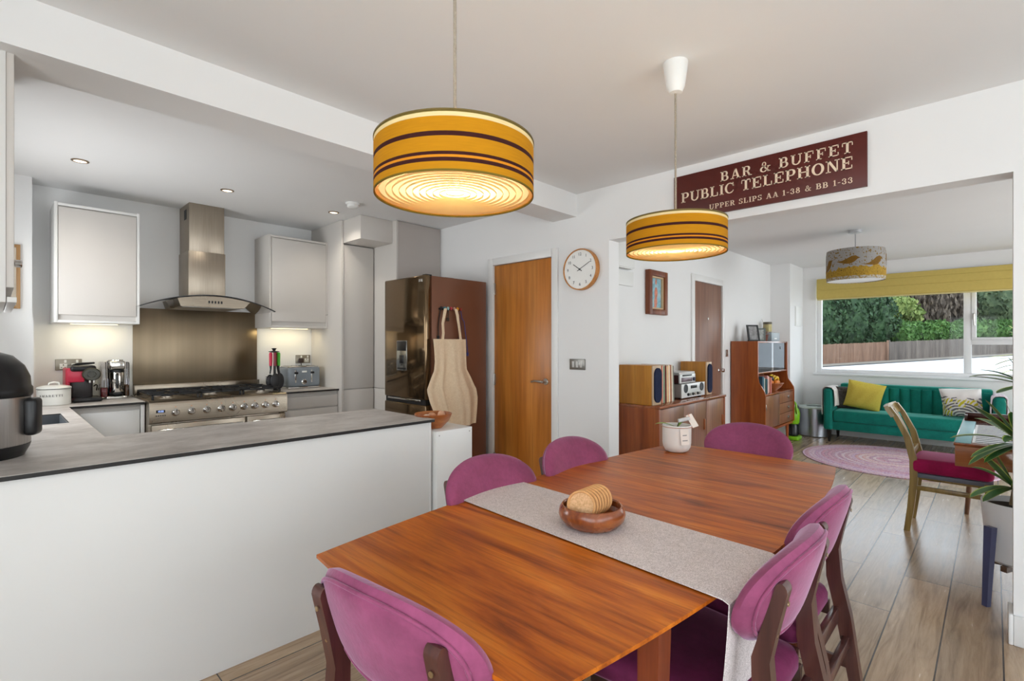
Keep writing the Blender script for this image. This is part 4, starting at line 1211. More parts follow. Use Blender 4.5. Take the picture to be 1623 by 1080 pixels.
mb = MB(); mb.tube([(0.640, 4.702, 1.09), (0.634, 4.672, 1.08), (0.634, 4.668, 1.02), (0.640, 4.702, 0.985)], 0.008, 8); part('jug_handle', mb, BLACKP, jug)
mb = MB(); mb.box(0.548, 0.594, 4.74, 4.88, 0.912, 1.180, 0.010, 3); tk = part('water_tank', mb, TEAGL, r)
mb = MB(); mb.box(0.552, 0.590, 4.75, 4.87, 0.916, 0.985, 0.004); part('red_tea', mb, plain('red_tea_liquid', rgb(120, 22, 28), 0.2), tk)
mb = MB(); mb.box(0.692, 0.722, 4.76, 4.88, 0.912, 1.175, 0.010, 3); tk = part('water_tank', mb, TEAGL, r)
mb = MB(); mb.box(0.695, 0.719, 4.77, 4.87, 0.916, 1.0, 0.004); part('amber_tea', mb, plain('amber_tea_liquid', rgb(112, 74, 40), 0.2), tk)
mb = MB(); mb.lathe([(0.045, 1.185), (0.045, 1.192), (0.02, 1.198), (0.0, 1.199)], (0.643, 4.80, 0), 24); part('lid', mb, CHROME, r)
mb = MB(); mb.tube([(0.515, 4.80, 1.00), (0.53, 4.82, 1.01), (0.542, 4.86, 1.0), (0.545, 4.93, 0.96)], 0.004, 6)
solo('power_cable', mb, BLACKM, 'black cable between the coffee machine and the tea machine', 'cable', (0.53, 4.85, 0.96))

def socket(x0, x1, z0, z1, label):
    r = thing('wall_socket', label, 'socket', ((x0 + x1) / 2, BACK, z0))
    mb = MB(); mb.box(x0, x1, BACK - 0.008, BACK - 0.0005, z0, z1, 0.003); part('plate', mb, BRASSY, r)
    for k in range(2):
        c = x0 + (x1 - x0) * (0.30 + 0.44 * k)
        mb = MB(); mb.box(c - 0.021, c + 0.021, BACK - 0.0095, BACK - 0.008, z0 + 0.010, z0 + 0.048, 0.001)
        mb.box(c + 0.004, c + 0.018, BACK - 0.011, BACK - 0.008, z0 + 0.054, z1 - 0.006, 0.001)
        f = part('outlet', mb, WHITEPL, r)
        mb = MB(); mb.box(c - 0.003, c + 0.003, BACK - 0.0102, BACK - 0.0094, z0 + 0.034, z0 + 0.044); mb.box(c - 0.014, c - 0.007, BACK - 0.0102, BACK - 0.0094, z0 + 0.018, z0 + 0.023); mb.box(c + 0.007, c + 0.014, BACK - 0.0102, BACK - 0.0094, z0 + 0.018, z0 + 0.023)
        part('slots', mb, BLACKM, f)
    return r
socket(0.312, 0.462, 1.118, 1.200, 'double wall socket above the red coffee machine')
socket(2.062, 2.208, 1.122, 1.204, 'double wall socket above the toaster')
mb = MB(); mb.box(2.082, 2.128, BACK - 0.045, BACK - 0.0105, 1.128, 1.172, 0.008); mb.tube([(2.105, BACK - 0.03, 1.13), (2.105, BACK - 0.04, 1.08), (2.10, BACK - 0.03, 1.0), (2.06, BACK - 0.02, 0.92)], 0.004, 6)
solo('plug', mb, plain('brown_black_plug', rgb(44, 28, 24), 0.4), 'dark plug in the socket above the toaster', 'plug', (2.105, BACK - 0.01, 1.128))

# toaster
TOAST = plain('slate_blue_metal', rgb(132, 140, 148), 0.25, 0.1, var=0.08, vscale=10)
r = thing('toaster', 'slate grey four-slice toaster on the worktop under the right wall cupboard', 'toaster', (2.01, 4.73, 0.90))
mb = MB(); mb.box(1.862, 2.158, 4.625, 4.85, 0.900, 0.916, 0.006); part('base', mb, CHROME, r)
mb = MB(); mb.box(1.858, 2.162, 4.62, 4.855, 0.916, 1.098, 0.022, 4); part('body', mb, TOAST, r)
mb = MB(); mb.box(1.872, 2.148, 4.632, 4.843, 1.096, 1.106, 0.006); tp = part('top_plate', mb, CHROME, r)
for k in range(4):
    x = 1.90 + 0.073 * k
    mb = MB(); mb.box(x - 0.011, x + 0.011, 4.66, 4.815, 1.1052, 1.1075); part('slot', mb, BLACKM, tp)
for x in (1.925, 2.075):
    mb = MB(); mb.box(x - 0.006, x + 0.006, 4.615, 4.621, 0.955, 1.072, 0.001); part('lever_slot', mb, CHROME, r)
    mb = MB(); mb.box(x - 0.014, x + 0.020, 4.598, 4.618, 1.035, 1.056, 0.006); part('lever', mb, BLACKP, r)
mb = MB(); mb.box(1.985, 2.03, 4.617, 4.621, 1.048, 1.064, 0.001); part('badge', mb, WHITEPL, r)
mb = MB(); mb.lathe([(0.025, 0), (0.025, 0.004), (0.019, 0.006), (0.018, 0.02), (0, 0.021)], (2.005, 4.62, 0.962), 24, axis='Y'); part('dial', mb, CHROME, r)

# utensil carousel
ux, uy = 1.728, 4.60
r = thing('utensil_carousel', 'black carousel stand holding kitchen utensils beside the hob', 'utensil holder', (ux, uy, 0.90))
mb = MB(); mb.lathe([(0.055, 0.900), (0.055, 0.908), (0.02, 0.916), (0.008, 0.92)], (ux, uy, 0), 28); part('base', mb, BLACKP, r)
mb = MB(); mb.tube([(ux, uy, 0.91), (ux, uy, 1.25)], 0.006, 10); part('pole', mb, BLACKP, r)
mb = MB(); mb.lathe([(0.012, 1.236), (0.045, 1.243), (0.045, 1.247), (0.010, 1.252), (0.016, 1.266), (0.022, 1.274), (0, 1.277)], (ux, uy, 0), 24); part('top_ring', mb, BLACKM, r)
def utensil(ang, col, kind, label):
    px, py = ux + 0.038 * math.cos(ang), uy + 0.038 * math.sin(ang)
    qx, qy = ux + 0.046 * math.cos(ang), uy + 0.046 * math.sin(ang)
    r = thing(kind, label, 'utensil', (qx, qy, 0.93))
    mb = MB(); mb.tube([(px, py, 1.238), (px, py, 1.225), (px, py, 1.12)], [0.009, 0.014, 0.0125], 10); part('handle', mb, plain(kind + '_handle_' + str(int(col[0] * 99)), col, 0.35), r)
    mb = MB(); mb.tube([(px, py, 1.12), (px, py, 1.09), (qx, qy, 1.05)], [0.0105, 0.007, 0.006], 8)
    if kind == 'pasta_server':
        mb.ball((qx, qy, 0.985), 0.034, 0.016, 0.06)
        for k in range(5): mb.tube([(qx - 0.018, qy - 0.004, 0.965 + 0.014 * k), (qx - 0.04, qy - 0.012, 0.97 + 0.014 * k)], [0.004, 0.0025], 6)
    elif kind == 'ladle':
        mb.ball((qx, qy, 0.975), 0.038, 0.036, 0.042)
    else:
        mb.ball((qx, qy, 0.985), 0.040, 0.010, 0.070)
    part('head', mb, plain('black_nylon', rgb(34, 34, 36), 0.4, var=0.1), r)
utensil(math.radians(205), rgb(206, 40, 74), 'pasta_server', 'pink-handled pasta server hanging on the utensil carousel')
utensil(math.radians(325), rgb(70, 178, 40), 'serving_spoon', 'green-handled spoon hanging on the utensil carousel')
utensil(math.radians(20), rgb(196, 176, 60), 'ladle', 'yellow-handled ladle at the back right of the utensil carousel')
utensil(math.radians(262), rgb(120, 24, 44), 'slotted_spoon', 'dark red handled spoon between the pink and green utensils')

# ------------------------------------------------------------------ fridge
def bronze_gloss():
    m, nt, b = new_mat('bronze_gloss_fridge_door')
    b.inputs['Base Color'].default_value = rgb(118, 98, 74)
    b.inputs['Metallic'].default_value = 0.9
    b.inputs['Roughness'].default_value = 0.09
    v = coords(nt)
    bump(nt, b, noise(nt, v, 2.5, 1), 0.03, 0.01)
    return m
BRG = bronze_gloss()
BRS = plain('bronze_satin_fridge_side', rgb(128, 86, 66), 0.36, 0.3, var=0.04, vscale=2)
r = thing('fridge_freezer', 'tall bronze fridge freezer with an apron hung on its side', 'fridge', (2.72, 3.55, 0))
FY0, FY1 = 3.25, 3.845
mb = MB(); mb.box(2.442, 3.04, FY0, FY1, 0.03, 1.862, 0.004); part('body', mb, BRS, r)
mb = MB(); mb.box(2.378, 2.432, FY0, FY1, 0.862, 1.866, 0.012, 3); dr = part('door', mb, BRG, r)
mb = MB(); mb.box(2.378, 2.432, FY0, FY1, 0.05, 0.822, 0.012, 3); dl = part('freezer_drawer', mb, BRG, r)
mb = MB(); mb.box(2.388, 2.436, FY0 + 0.01, FY1 - 0.01, 0.820, 0.864); part('handle_recess', mb, BLACKM, r)
mb = MB(); mb.box(2.372, 2.382, FY0 + 0.06, FY1 - 0.06, 0.846, 0.862, 0.003); part('handle', mb, CHROME, dr)
mb = MB(); mb.box(2.3745, 2.380, 3.50, 3.652, 1.09, 1.342, 0.002); ds = part('water_dispenser', mb, plain('dispenser_panel', rgb(150, 150, 146), 0.15, 0.8), dr)
mb = MB(); mb.box(2.3725, 2.376, 3.51, 3.642, 1.255, 1.335, 0.001); mb.box(2.3725, 2.376, 3.515, 3.637, 1.10, 1.115, 0.001); mb.box(2.366, 2.376, 3.55, 3.60, 1.15, 1.22, 0.004); part('dispenser_lever', mb, BLACKP, ds)
mb = MB(); mb.box(2.3755, 2.379, 3.285, 3.335, 1.812, 1.834, 0.001); part('badge', mb, CHROME, dr)
mb = MB(); mb.box(2.40, 2.46, FY0 + 0.02, FY0 + 0.07, 1.862, 1.874, 0.003); mb.box(2.60, 2.70, FY0 + 0.03, FY0 + 0.06, 1.862, 1.868, 0.002); part('hinge_cover', mb, BLACKM, r)

# hook strip with coloured pegs on the fridge side
r = thing('hook_strip', 'little magnetic hook strip with coloured pegs on the fridge side', 'hooks', (2.62, FY0, 1.60))
mb = MB(); mb.box(2.51, 2.735, FY0 - 0.008, FY0 - 0.0005, 1.592, 1.606, 0.002); part('strip', mb, BLACKM, r)
for k, c in enumerate(((38, 36, 40), (70, 130, 140), (150, 190, 190), (196, 70, 80), (206, 150, 130), (226, 150, 30), (150, 50, 36))):
    x = 2.522 + 0.034 * k
    mb = MB(); mb.ball((x, FY0 - 0.022, 1.606), 0.012, 0.012, 0.013, 12, 8); mb.tube([(x, FY0 - 0.006, 1.598), (x, FY0 - 0.03, 1.594), (x, FY0 - 0.032, 1.606)], 0.004, 6)
    part('peg', mb, plain('peg_colour_%d' % k, rgb(*c), 0.35), r)
APR = fabric('natural_canvas', rgb(222, 196, 162), rgb(240, 218, 188), 260, 0.95, 0.3)
r = thing('apron', 'natural canvas apron hanging from the hook strip on the fridge', 'apron', (2.64, FY0 - 0.03, 1.2))
ol = [(1.352, 2.420, 2.765), (1.27, 2.424, 2.768), (1.17, 2.424, 2.770), (1.10, 2.410, 2.775), (1.04, 2.372, 2.815), (0.96, 2.330, 2.860), (0.93, 2.326, 2.880), (0.85, 2.350, 2.895), (0.76, 2.395, 2.888), (0.70, 2.420, 2.880), (0.635, 2.430, 2.872)]
def apron_pt(u, v):
    q = v * (len(ol) - 1); k = min(int(q), len(ol) - 2); fr = q - k
    z = ol[k][0] * (1 - fr) + ol[k + 1][0] * fr; a = ol[k][1] * (1 - fr) + ol[k + 1][1] * fr; b = ol[k][2] * (1 - fr) + ol[k + 1][2] * fr
    amp = 0.006 + 0.034 * min(1, v * 1.6)
    w = math.sin(u * 3.4 * PI + 0.6 + 0.7 * v) * 0.6 + math.sin(u * 7.3 * PI + 1.3) * 0.25 + (0.9 * math.exp(-((u - 0.28) / 0.05) ** 2) + 0.7 * math.exp(-((u - 0.74) / 0.06) ** 2)) * min(1, v * 2)
    return (a + (b - a) * u, FY0 - 0.040 - amp * (0.8 + w), z)
mb = MB(); mb.grid(apron_pt, 48, 36, 0.003); part('cloth', mb, APR, r, angle=60)
mb = MB()
def ribbon(pts, w, t=0.003):
    n = (len(pts) - 1) * 4
    def f(u, v):
        q = v * (len(pts) - 1); k = min(int(q), len(pts) - 2); e = q - k
        return (pts[k][0] * (1 - e) + pts[k + 1][0] * e + (u - 0.5) * w * 1.9, pts[k][1] * (1 - e) + pts[k + 1][1] * e + 0.003 * math.sin(u * 5 + v * 6), pts[k][2] * (1 - e) + pts[k + 1][2] * e)
    mb.grid(f, 4, n, t)
ribbon([(2.553, FY0 - 0.034, 1.602), (2.540, FY0 - 0.042, 1.56), (2.520, FY0 - 0.044, 1.48), (2.523, FY0 - 0.045, 1.40), (2.512, FY0 - 0.046, 1.33)], 0.014)
ribbon([(2.662, FY0 - 0.034, 1.602), (2.675, FY0 - 0.042, 1.55), (2.690, FY0 - 0.044, 1.46), (2.700, FY0 - 0.045, 1.38), (2.706, FY0 - 0.046, 1.33)], 0.014)
part('neck_strap', mb, APR, r)
def lanyard(pts, col, label):
    mb = MB(); mb.tube(pts, 0.0035, 6)
    mb.box(pts[-1][0] - 0.012, pts[-1][0] + 0.012, FY0 - 0.014, FY0 - 0.006, pts[-1][2] - 0.03, pts[-1][2], 0.003)
    solo('lanyard', mb, plain('lanyard_%d' % int(col[2] * 999), col, 0.6), label, 'lanyard', pts[0])
yy = FY0 - 0.012
lanyard([(2.735, yy, 1.60), (2.748, yy, 1.53), (2.775, yy, 1.50), (2.785, yy, 1.42), (2.800, yy, 1.34), (2.812, yy, 1.24)], rgb(70, 72, 130), 'blue lanyard hanging at the right of the hook strip')
lanyard([(2.70, yy - 0.006, 1.60), (2.72, yy - 0.006, 1.52), (2.735, yy - 0.006, 1.45), (2.73, yy - 0.006, 1.38)], rgb(92, 40, 60), 'dark plum cord hanging beside the blue lanyard')
lanyard([(2.522, yy, 1.60), (2.505, yy, 1.52), (2.498, yy, 1.44), (2.50, yy, 1.38)], rgb(24, 24, 26), 'black cord hanging at the left of the hook strip')
lanyard([(2.60, yy, 1.60), (2.605, yy, 1.56), (2.60, yy, 1.53)], rgb(60, 50, 40), 'short brown cord hanging mid hook strip between the apron straps')

# white unit, bowl, eggs
r = thing('side_unit', 'low white unit between the peninsula end and the fridge', 'unit', (1.815, 2.31, 0))
mb = MB(); mb.box(1.688, 1.945, 2.20, 2.43, 0, 0.828, 0.002); part('body', mb, WHITEPL, r)
mb = MB()
for x, z in ((1.705, 0.805), (1.925, 0.805)): mb.lathe([(0.004, 0), (0.004, 0.001), (0, 0.001)], (x, 2.20, z), 10, axis='Y')
part('screw', mb, NICKEL, r)
BOWLW = wood('acacia_bowl', rgb(120, 58, 20), rgb(168, 92, 38), rgb(196, 124, 62), 'X', 1.6, 0.3, coat=0.3, streak=9)
bx, by = 1.765, 2.335
mb = MB(); mb.lathe([(0.0, 0.829), (0.050, 0.829), (0.054, 0.833), (0.090, 0.868), (0.108, 0.908), (0.105, 0.912), (0.100, 0.907), (0.082, 0.872), (0.048, 0.842), (0, 0.840)], (bx, by, 0), 40, cap=False)
solo('egg_bowl', mb, BOWLW, 'wooden bowl holding eggs on the low white unit', 'bowl', (bx, by, 0.829))
for dx, dy, z, c, lab in ((-0.045, 0.0, 0.888, (232, 208, 186), 'pale cream egg at the left of the wooden bowl'), (0.030, -0.03, 0.888, (214, 160, 124), 'brown egg at the front right of the wooden bowl'), (0.02, 0.045, 0.888, (206, 148, 112), 'brown egg at the back of the wooden bowl'), (0.070, 0.012, 0.897, (220, 172, 140), 'light brown egg at the far right of the wooden bowl')):
    mb = MB(); mb.lathe([(0, -0.022), (0.012, -0.019), (0.020, -0.008), (0.0215, 0.0), (0.019, 0.012), (0.011, 0.024), (0, 0.029)], (0, 0, 0), 20)
    bmesh.ops.rotate(mb.bm, verts=mb.bm.verts, cent=(0, 0, 0), matrix=Euler((1.35, 0.2, dx * 40)).to_matrix())
    for v in mb.bm.verts: v.co += Vector((bx + dx, by + dy, z))
    solo('egg', mb, plain('eggshell_%d' % c[2], rgb(*c), 0.55, var=0.03), lab, 'egg', (bx + dx, by + dy, z - 0.02), group='eggs in the wooden bowl')

# ceiling fittings over the kitchen
def downlight(x, y, label):
    r = thing('downlight', label, 'downlight', (x, y, CE), group='recessed kitchen downlights')
    mb = MB(); mb.lathe([(0.045, CE - 0.0005), (0.045, CE - 0.004), (0.034, CE - 0.007), (0.033, CE - 0.002)], (x, y, 0), 28, cap=False); part('bezel', mb, plain('bronze_bezel', (0.35, 0.27, 0.20, 1), 0.3, 1.0), r)
    mb = MB(); mb.cyl(x, y, CE - 0.003, CE - 0.001, 0.034, 24); part('lamp', mb, MATS.get('downlight_lamp') or emissive('downlight_lamp', (1, 0.86, 0.68, 1), 1.6), r)
    light('downlight_light', 'SPOT', (x, y, CE - 0.012), 8.0, (1.0, 0.92, 0.80), 0.03, spot=(math.radians(135), 0.8))
downlight(0.374, 4.10, 'recessed ceiling downlight over the sink corner, leftmost of three')
downlight(1.205, 4.10, 'recessed ceiling downlight in front of the hood chimney')
downlight(2.046, 4.12, 'recessed ceiling downlight beside the smoke alarm')
r = thing('smoke_alarm', 'white round smoke alarm on the kitchen ceiling', 'smoke alarm', (2.02, 3.74, CE))
mb = MB(); mb.lathe([(0.055, CE - 0.0005), (0.055, CE - 0.012), (0.050, CE - 0.016)], (2.02, 3.74, 0), 28); part('base', mb, WHITEPL, r)
mb = MB(); mb.lathe([(0.046, CE - 0.016), (0.044, CE - 0.034), (0.030, CE - 0.042), (0, CE - 0.043)], (2.02, 3.74, 0), 28); part('body', mb, WHITEPL, r)
# ================================================================== dining room
def table_wood():
    m, nt, b = new_mat('teak_table_top')
    v = coords(nt, (1, 0.10, 1))
    f1 = noise(nt, v, 9, 6, 0.62, 1.6)
    f2 = noise(nt, coords(nt, (1, 0.035, 1)), 95, 4, 0.65, 0.4)
    f3 = noise(nt, coords(nt, (1, 0.45, 1)), 2.8, 4, 0.6, 0.5)
    c = ramp(nt, f1, [(0.28, rgb(118, 50, 6)), (0.42, rgb(170, 84, 12)), (0.55, rgb(198, 108, 20)), (0.74, rgb(220, 138, 44))])
    c = mix_col(nt, 0.55, c, ramp(nt, f2, [(0.36, (0.50, 0.42, 0.36, 1)), (0.52, (1, 1, 1, 1))]), 'MULTIPLY')
    c = mix_col(nt, 0.8, c, ramp(nt, f3, [(0.32, (0.66, 0.60, 0.56, 1)), (0.6, (1.05, 1.04, 1.0, 1))]), 'MULTIPLY')
    nt.links.new(c, b.inputs['Base Color'])
    mr = nt.nodes.new('ShaderNodeMapRange'); mr.inputs['To Min'].default_value = 0.26; mr.inputs['To Max'].default_value = 0.46
    nt.links.new(f3, mr.inputs[0]); nt.links.new(mr.outputs[0], b.inputs['Roughness'])
    b.inputs['Specular IOR Level'].default_value = 0.34
    bump(nt, b, f2, 0.08, 0.002)
    return m
TEAK = table_wood()
TEAKD = wood('teak_table_leg', rgb(88, 36, 16), rgb(124, 58, 28), rgb(148, 78, 40), 'Z', 1.0, 0.3, coat=0.3, streak=12)
TX0, TX1, TYC, TZ = 0.612, 2.735, 0.932, 0.735
def table_half(x):
    q = (x - (TX0 + TX1) / 2) / ((TX1 - TX0) / 2)
    return 0.498 - 0.098 * q * q
def table_outline(inset=0.0):
    pts = []
    n = 40
    for k in range(n + 1):
        x = TX0 + inset + (TX1 - TX0 - 2 * inset) * k / n
        pts.append((x, TYC - table_half(x) + inset))
    for k in range(1, 8):           # gently bowed far end
        y = -table_half(TX1) + 2 * table_half(TX1) * k / 8
        pts.append((TX1 - inset + 0.022 * (1 - (y / table_half(TX1)) ** 2), TYC + y * (1 - inset * 2)))
    for k in range(n + 1):
        x = TX1 - inset - (TX1 - TX0 - 2 * inset) * k / n
        pts.append((x, TYC + table_half(x) - inset))
    for k in range(1, 8):
        y = table_half(TX0) - 2 * table_half(TX0) * k / 8
        pts.append((TX0 + inset - 0.022 * (1 - (y / table_half(TX0)) ** 2), TYC + y * (1 - inset * 2)))
    return pts
r = thing('dining_table', 'long boat-shaped teak dining table with worn orange-brown top', 'table', (1.66, TYC, 0))
mb = MB()
oa, ob = table_outline(0.0), table_outline(0.018)
va = [mb.bm.verts.new((p[0], p[1], TZ)) for p in oa]
vb = [mb.bm.verts.new((p[0], p[1], TZ - 0.009)) for p in oa]
vc = [mb.bm.verts.new((p[0], p[1], TZ - 0.026)) for p in ob]
N = len(oa)
mb.bm.faces.new(va); mb.bm.faces.new(list(reversed(vc)))
for k in range(N):
    k2 = (k + 1) % N
    mb.bm.faces.new((vb[k], vb[k2], va[k2], va[k])); mb.bm.faces.new((vc[k], vc[k2], vb[k2], vb[k]))
top = part('tabletop', mb, TEAK, r)
mb = MB()
for x in (1.945,): mb.box(x - 0.0015, x + 0.0015, TYC - table_half(x) + 0.004, TYC + table_half(x) - 0.004, TZ - 0.001, TZ + 0.0004)
part('leaf_seam', mb, plain('seam_dark', rgb(206, 150, 92), 0.5), top)
mb = MB(); mb.box(0.96, 2.02, 0.552, 0.572, 0.655, TZ - 0.026); mb.box(0.96, 2.02, 1.292, 1.312, 0.655, TZ - 0.026); mb.box(0.96, 0.98, 0.572, 1.292, 0.655, TZ - 0.026); mb.box(2.0, 2.02, 0.572, 1.292, 0.655, TZ - 0.026); mb.box(1.2, 2.60, 0.70, 0.74, 0.655, TZ - 0.026); mb.box(1.2, 2.60, 1.12, 1.16, 0.655, TZ - 0.026)
part('frame', mb, TEAKD, r)
for x in (0.985, 1.985):
    for y in (0.525, 1.34):
        mb = MB(); mb.bar((x, y, TZ - 0.03), (x + (0.02 if x > 1.5 else -0.02), y, 0.0), 0.056, 0.05, 0.034, 0.032)
        part('leg', mb, TEAKD, r)

# runner
LINEN = fabric('oatmeal_linen', rgb(178, 168, 166), rgb(232, 223, 222), 420, 0.95, 0.2)
def runner_pt(u, v):
    # v: 0 far-left hang -> 1 end of the long hang on the right-hand side
    L0, L1, L2 = 0.16, 1.0, 0.262
    s = v * (L0 + L1 + L2)
    yl, yr = TYC + 0.498, TYC - 0.494
    xl0, xl1 = 1.195 + 0.325 * u, 1.128 + 0.345 * u
    sk = 0.0
    if s < L0:
        q = (L0 - s)
        return (xl0, yl + 0.010 + 0.004 * math.sin(u * 7), TZ + 0.001 - q + 0.002)
    if s < L0 + L1:
        q = (s - L0) / L1
        x = xl0 + (xl1 - xl0) * q
        yy = yl + 0.010 + (yr - 0.012 - yl - 0.010) * q
        e = min(q, 1 - q)
        return (x, yy, TZ + 0.0038 - 0.003 * max(0, 1 - e / 0.012))
    q = (s - L0 - L1) / L2
    fl = 0.010 + 0.020 * q + 0.026 * q * math.sin(u * 7.0 + 0.4) * 0.8
    return (xl1 + (u - 0.35) * 0.085 * q, yr - 0.012 - 0.004 + (-0.004 + fl * 0.4) * q, TZ + 0.001 - L2 * q * 0.90 + 0.02 * q * (u - 0.5))
mb = MB(); mb.grid(runner_pt, 28, 110, 0.0025)
solo('table_runner', mb, LINEN, 'oatmeal linen runner laid across the dining table and hanging over its right side', 'table runner', (1.33, 0.93, TZ), angle=60)

# bowl with coasters
bx, by, bz = 1.304, 0.909, TZ + 0.0052
BOWLD = wood('walnut_bowl', rgb(96, 42, 18), rgb(150, 78, 32), rgb(184, 116, 58), 'X', 1.2, 0.25, coat=0.4, streak=13)
mb = MB(); mb.lathe([(0, 0), (0.066, 0), (0.084, 0.008), (0.100, 0.026), (0.104, 0.040), (0.101, 0.056), (0.094, 0.067), (0.090, 0.068), (0.088, 0.064), (0.094, 0.044), (0.086, 0.033), (0.070, 0.027), (0, 0.026)], (bx, by, bz), 56, cap=False)
solo('coaster_bowl', mb, BOWLD, 'round turned wooden bowl holding cork coasters on the table runner', 'bowl', (bx, by, bz))
CORK = fabric('cork', rgb(206, 160, 112), rgb(232, 190, 146), 170, 0.85, 0.3)
CORKE = plain('cork_edge', rgb(214, 160, 104), 0.7, var=0.08, vscale=60)
ax = Vector((0.940, 0.340, 0)).normalized()
NC = 7
labs = ['front cork coaster of the row in the wooden bowl', 'second cork coaster behind the front one in the bowl', 'third cork coaster from the front in the bowl', 'middle cork coaster of the row in the bowl', 'third cork coaster from the back of the row in the bowl', 'second cork coaster from the back of the row in the bowl', 'rearmost cork coaster of the row in the wooden bowl']
c0 = Vector((bx, by, bz + 0.0725)) - Vector((0.694, -0.72, 0)) * 0.023 - ax * 0.030
first = None
for k in range(NC):
    pos = c0 + ax * (0.0108 * k) + Vector((0.694, -0.72, 0)) * (0.0058 * k) + Vector((0, 0, 0.0005 * k))
    if first is None:
        mb = MB(); mb.lathe([(0, 0), (0.0445, 0), (0.0455, 0.0014), (0.0455, 0.0072), (0.0442, 0.0085), (0.0400, 0.0085), (0.0380, 0.0045), (0, 0.0045)], (0, 0, 0), 44, cap=False)
        for f in mb.bm.faces: f.material_index = 0 if f.calc_center_median().xy.length < 0.03 else 1
        first = part('coaster', mb, [CORK, CORKE], None)
        o = first
    else:
        o = first.copy(); COL.objects.link(o)
    o.location = pos
    nrm = (-ax + Vector((0, 0, 0.14))).normalized()
    o.rotation_mode = 'QUATERNION'; o.rotation_quaternion = nrm.to_track_quat('Z', 'Y')
    tag(o, labs[k], 'coaster', 'cork coasters in the wooden bowl')

# potted cutting
px, py = 2.545, 1.225
r = thing('plant_pot', 'white ceramic plant pot with paper gift tags at the far end of the table', 'plant pot', (px, py, TZ))
mb = MB(); mb.lathe([(0, TZ + 0.001), (0.045, TZ + 0.001), (0.060, TZ + 0.010), (0.070, TZ + 0.028), (0.0735, TZ + 0.05), (0.0745, TZ + 0.142), (0.0725, TZ + 0.144), (0.070, TZ + 0.142), (0.068, TZ + 0.05), (0.050, TZ + 0.012), (0, TZ + 0.012)], (px, py, 0), 44, cap=False); part('pot', mb, plain('white_ceramic', rgb(226, 222, 216), 0.45, var=0.02), r)
mb = MB(); mb.lathe([(0.0702, TZ + 0.118), (0.06, TZ + 0.124), (0.02, TZ + 0.128), (0, TZ + 0.128)], (px, py, 0), 28, cap=False); part('soil', mb, plain('bark_soil', rgb(120, 88, 56), 0.95, var=0.35, vscale=60, bmp=0.6, bscale=120), r)
mb = MB(); strap(mb, (px, py, TZ + 0.125), math.radians(128), 0.135, 0.55, 0.38, 0.016)
strap(mb, (px, py, TZ + 0.125), math.radians(-30), 0.06, 0.9, 0.2, 0.013); part('leaf', mb, [plain('fresh_green_leaf', rgb(128, 164, 50), 0.4, var=0.1), plain('fresh_green_edge', rgb(150, 182, 70), 0.4)], r)
mb = MB(); mb.tube([(px, py, TZ + 0.12), (px + 0.01, py - 0.008, TZ + 0.16), (px + 0.03, py - 0.03, TZ + 0.185)], 0.0025, 6); part('stem', mb, plain('dark_stem', rgb(64, 52, 40), 0.6), r)
COP = plain('copper_wire', rgb(206, 140, 110), 0.3, 0.8)
mb = MB(); mb.loop_tube([(px + 0.078 * math.cos(a * PI / 16), py + 0.078 * math.sin(a * PI / 16), TZ + 0.136) for a in range(32)], 0.0015, 6)
rt = Vector((0.694, -0.72, 0))
mb.tube([(px + 0.042, py - 0.058, TZ + 0.14), (px + 0.050, py - 0.052, TZ + 0.17), (px + 0.045, py - 0.045, TZ + 0.20)], 0.0015, 6)
part('wire', mb, COP, r)
def tag_card(c, w, h, nrm, tilt, name, text):
    c = Vector(c); n = Vector(nrm).normalized(); s_ = Vector((0, 0, 1)).cross(n).normalized(); u_ = n.cross(s_)
    s2 = s_ * math.cos(tilt) + u_ * math.sin(tilt); u2 = n.cross(s2)
    mb = MB()
    P8 = [c + s2 * (sx * w / 2) + u2 * (sy * h / 2) + n * dz for dz in (0, 0.0012) for sx, sy in ((-1, -1), (1, -1), (1, 1), (-1, 1))]
    V = [mb.bm.verts.new(p) for p in P8]
    for q in ((3, 2, 1, 0), (4, 5, 6, 7), (0, 1, 5, 4), (1, 2, 6, 5), (2, 3, 7, 6), (3, 0, 4, 7)): mb.bm.faces.new([V[i] for i in q])
    cd = part(name, mb, plain('tag_card', rgb(234, 224, 214), 0.7, var=0.02), r)
    if text:
        mb = MB()
        for yy, ww in ((0.12, 0.5), (-0.22, 0.62)):
            a = c + u2 * (h * yy) + n * 0.0016
            for q in (-1,):
                f = mb.bm.faces.new([mb.bm.verts.new(a + s2 * (sx * w * ww / 2) + u2 * (sy * 0.0025)) for sx, sy in ((-1, -1), (1, -1), (1, 1), (-1, 1))])
        mb.box(c.x - 0.0005, c.x + 0.0005, c.y - 0.0005, c.y + 0.0005, c.z - 0.0005, c.z + 0.0005)
        part('print', mb, plain('grey_print', rgb(150, 146, 142), 0.7), cd)
tag_card((px - 0.046, py - 0.066, TZ + 0.090), 0.046, 0.080, (-0.62, -0.78, 0.05), 0.05, 'tag', True)
tag_card((px + 0.052, py - 0.062, TZ + 0.165), 0.035, 0.075, (-0.6, -0.6, 0.5), 0.35, 'tag', False)
mb = MB(); mb.tube([(px + 0.0, py - 0.01, TZ + 0.165), (px + 0.045, py - 0.05, TZ + 0.178)], 0.010, 10); part('rolled_note', mb, plain('pale_roll', rgb(206, 206, 206), 0.5), r)

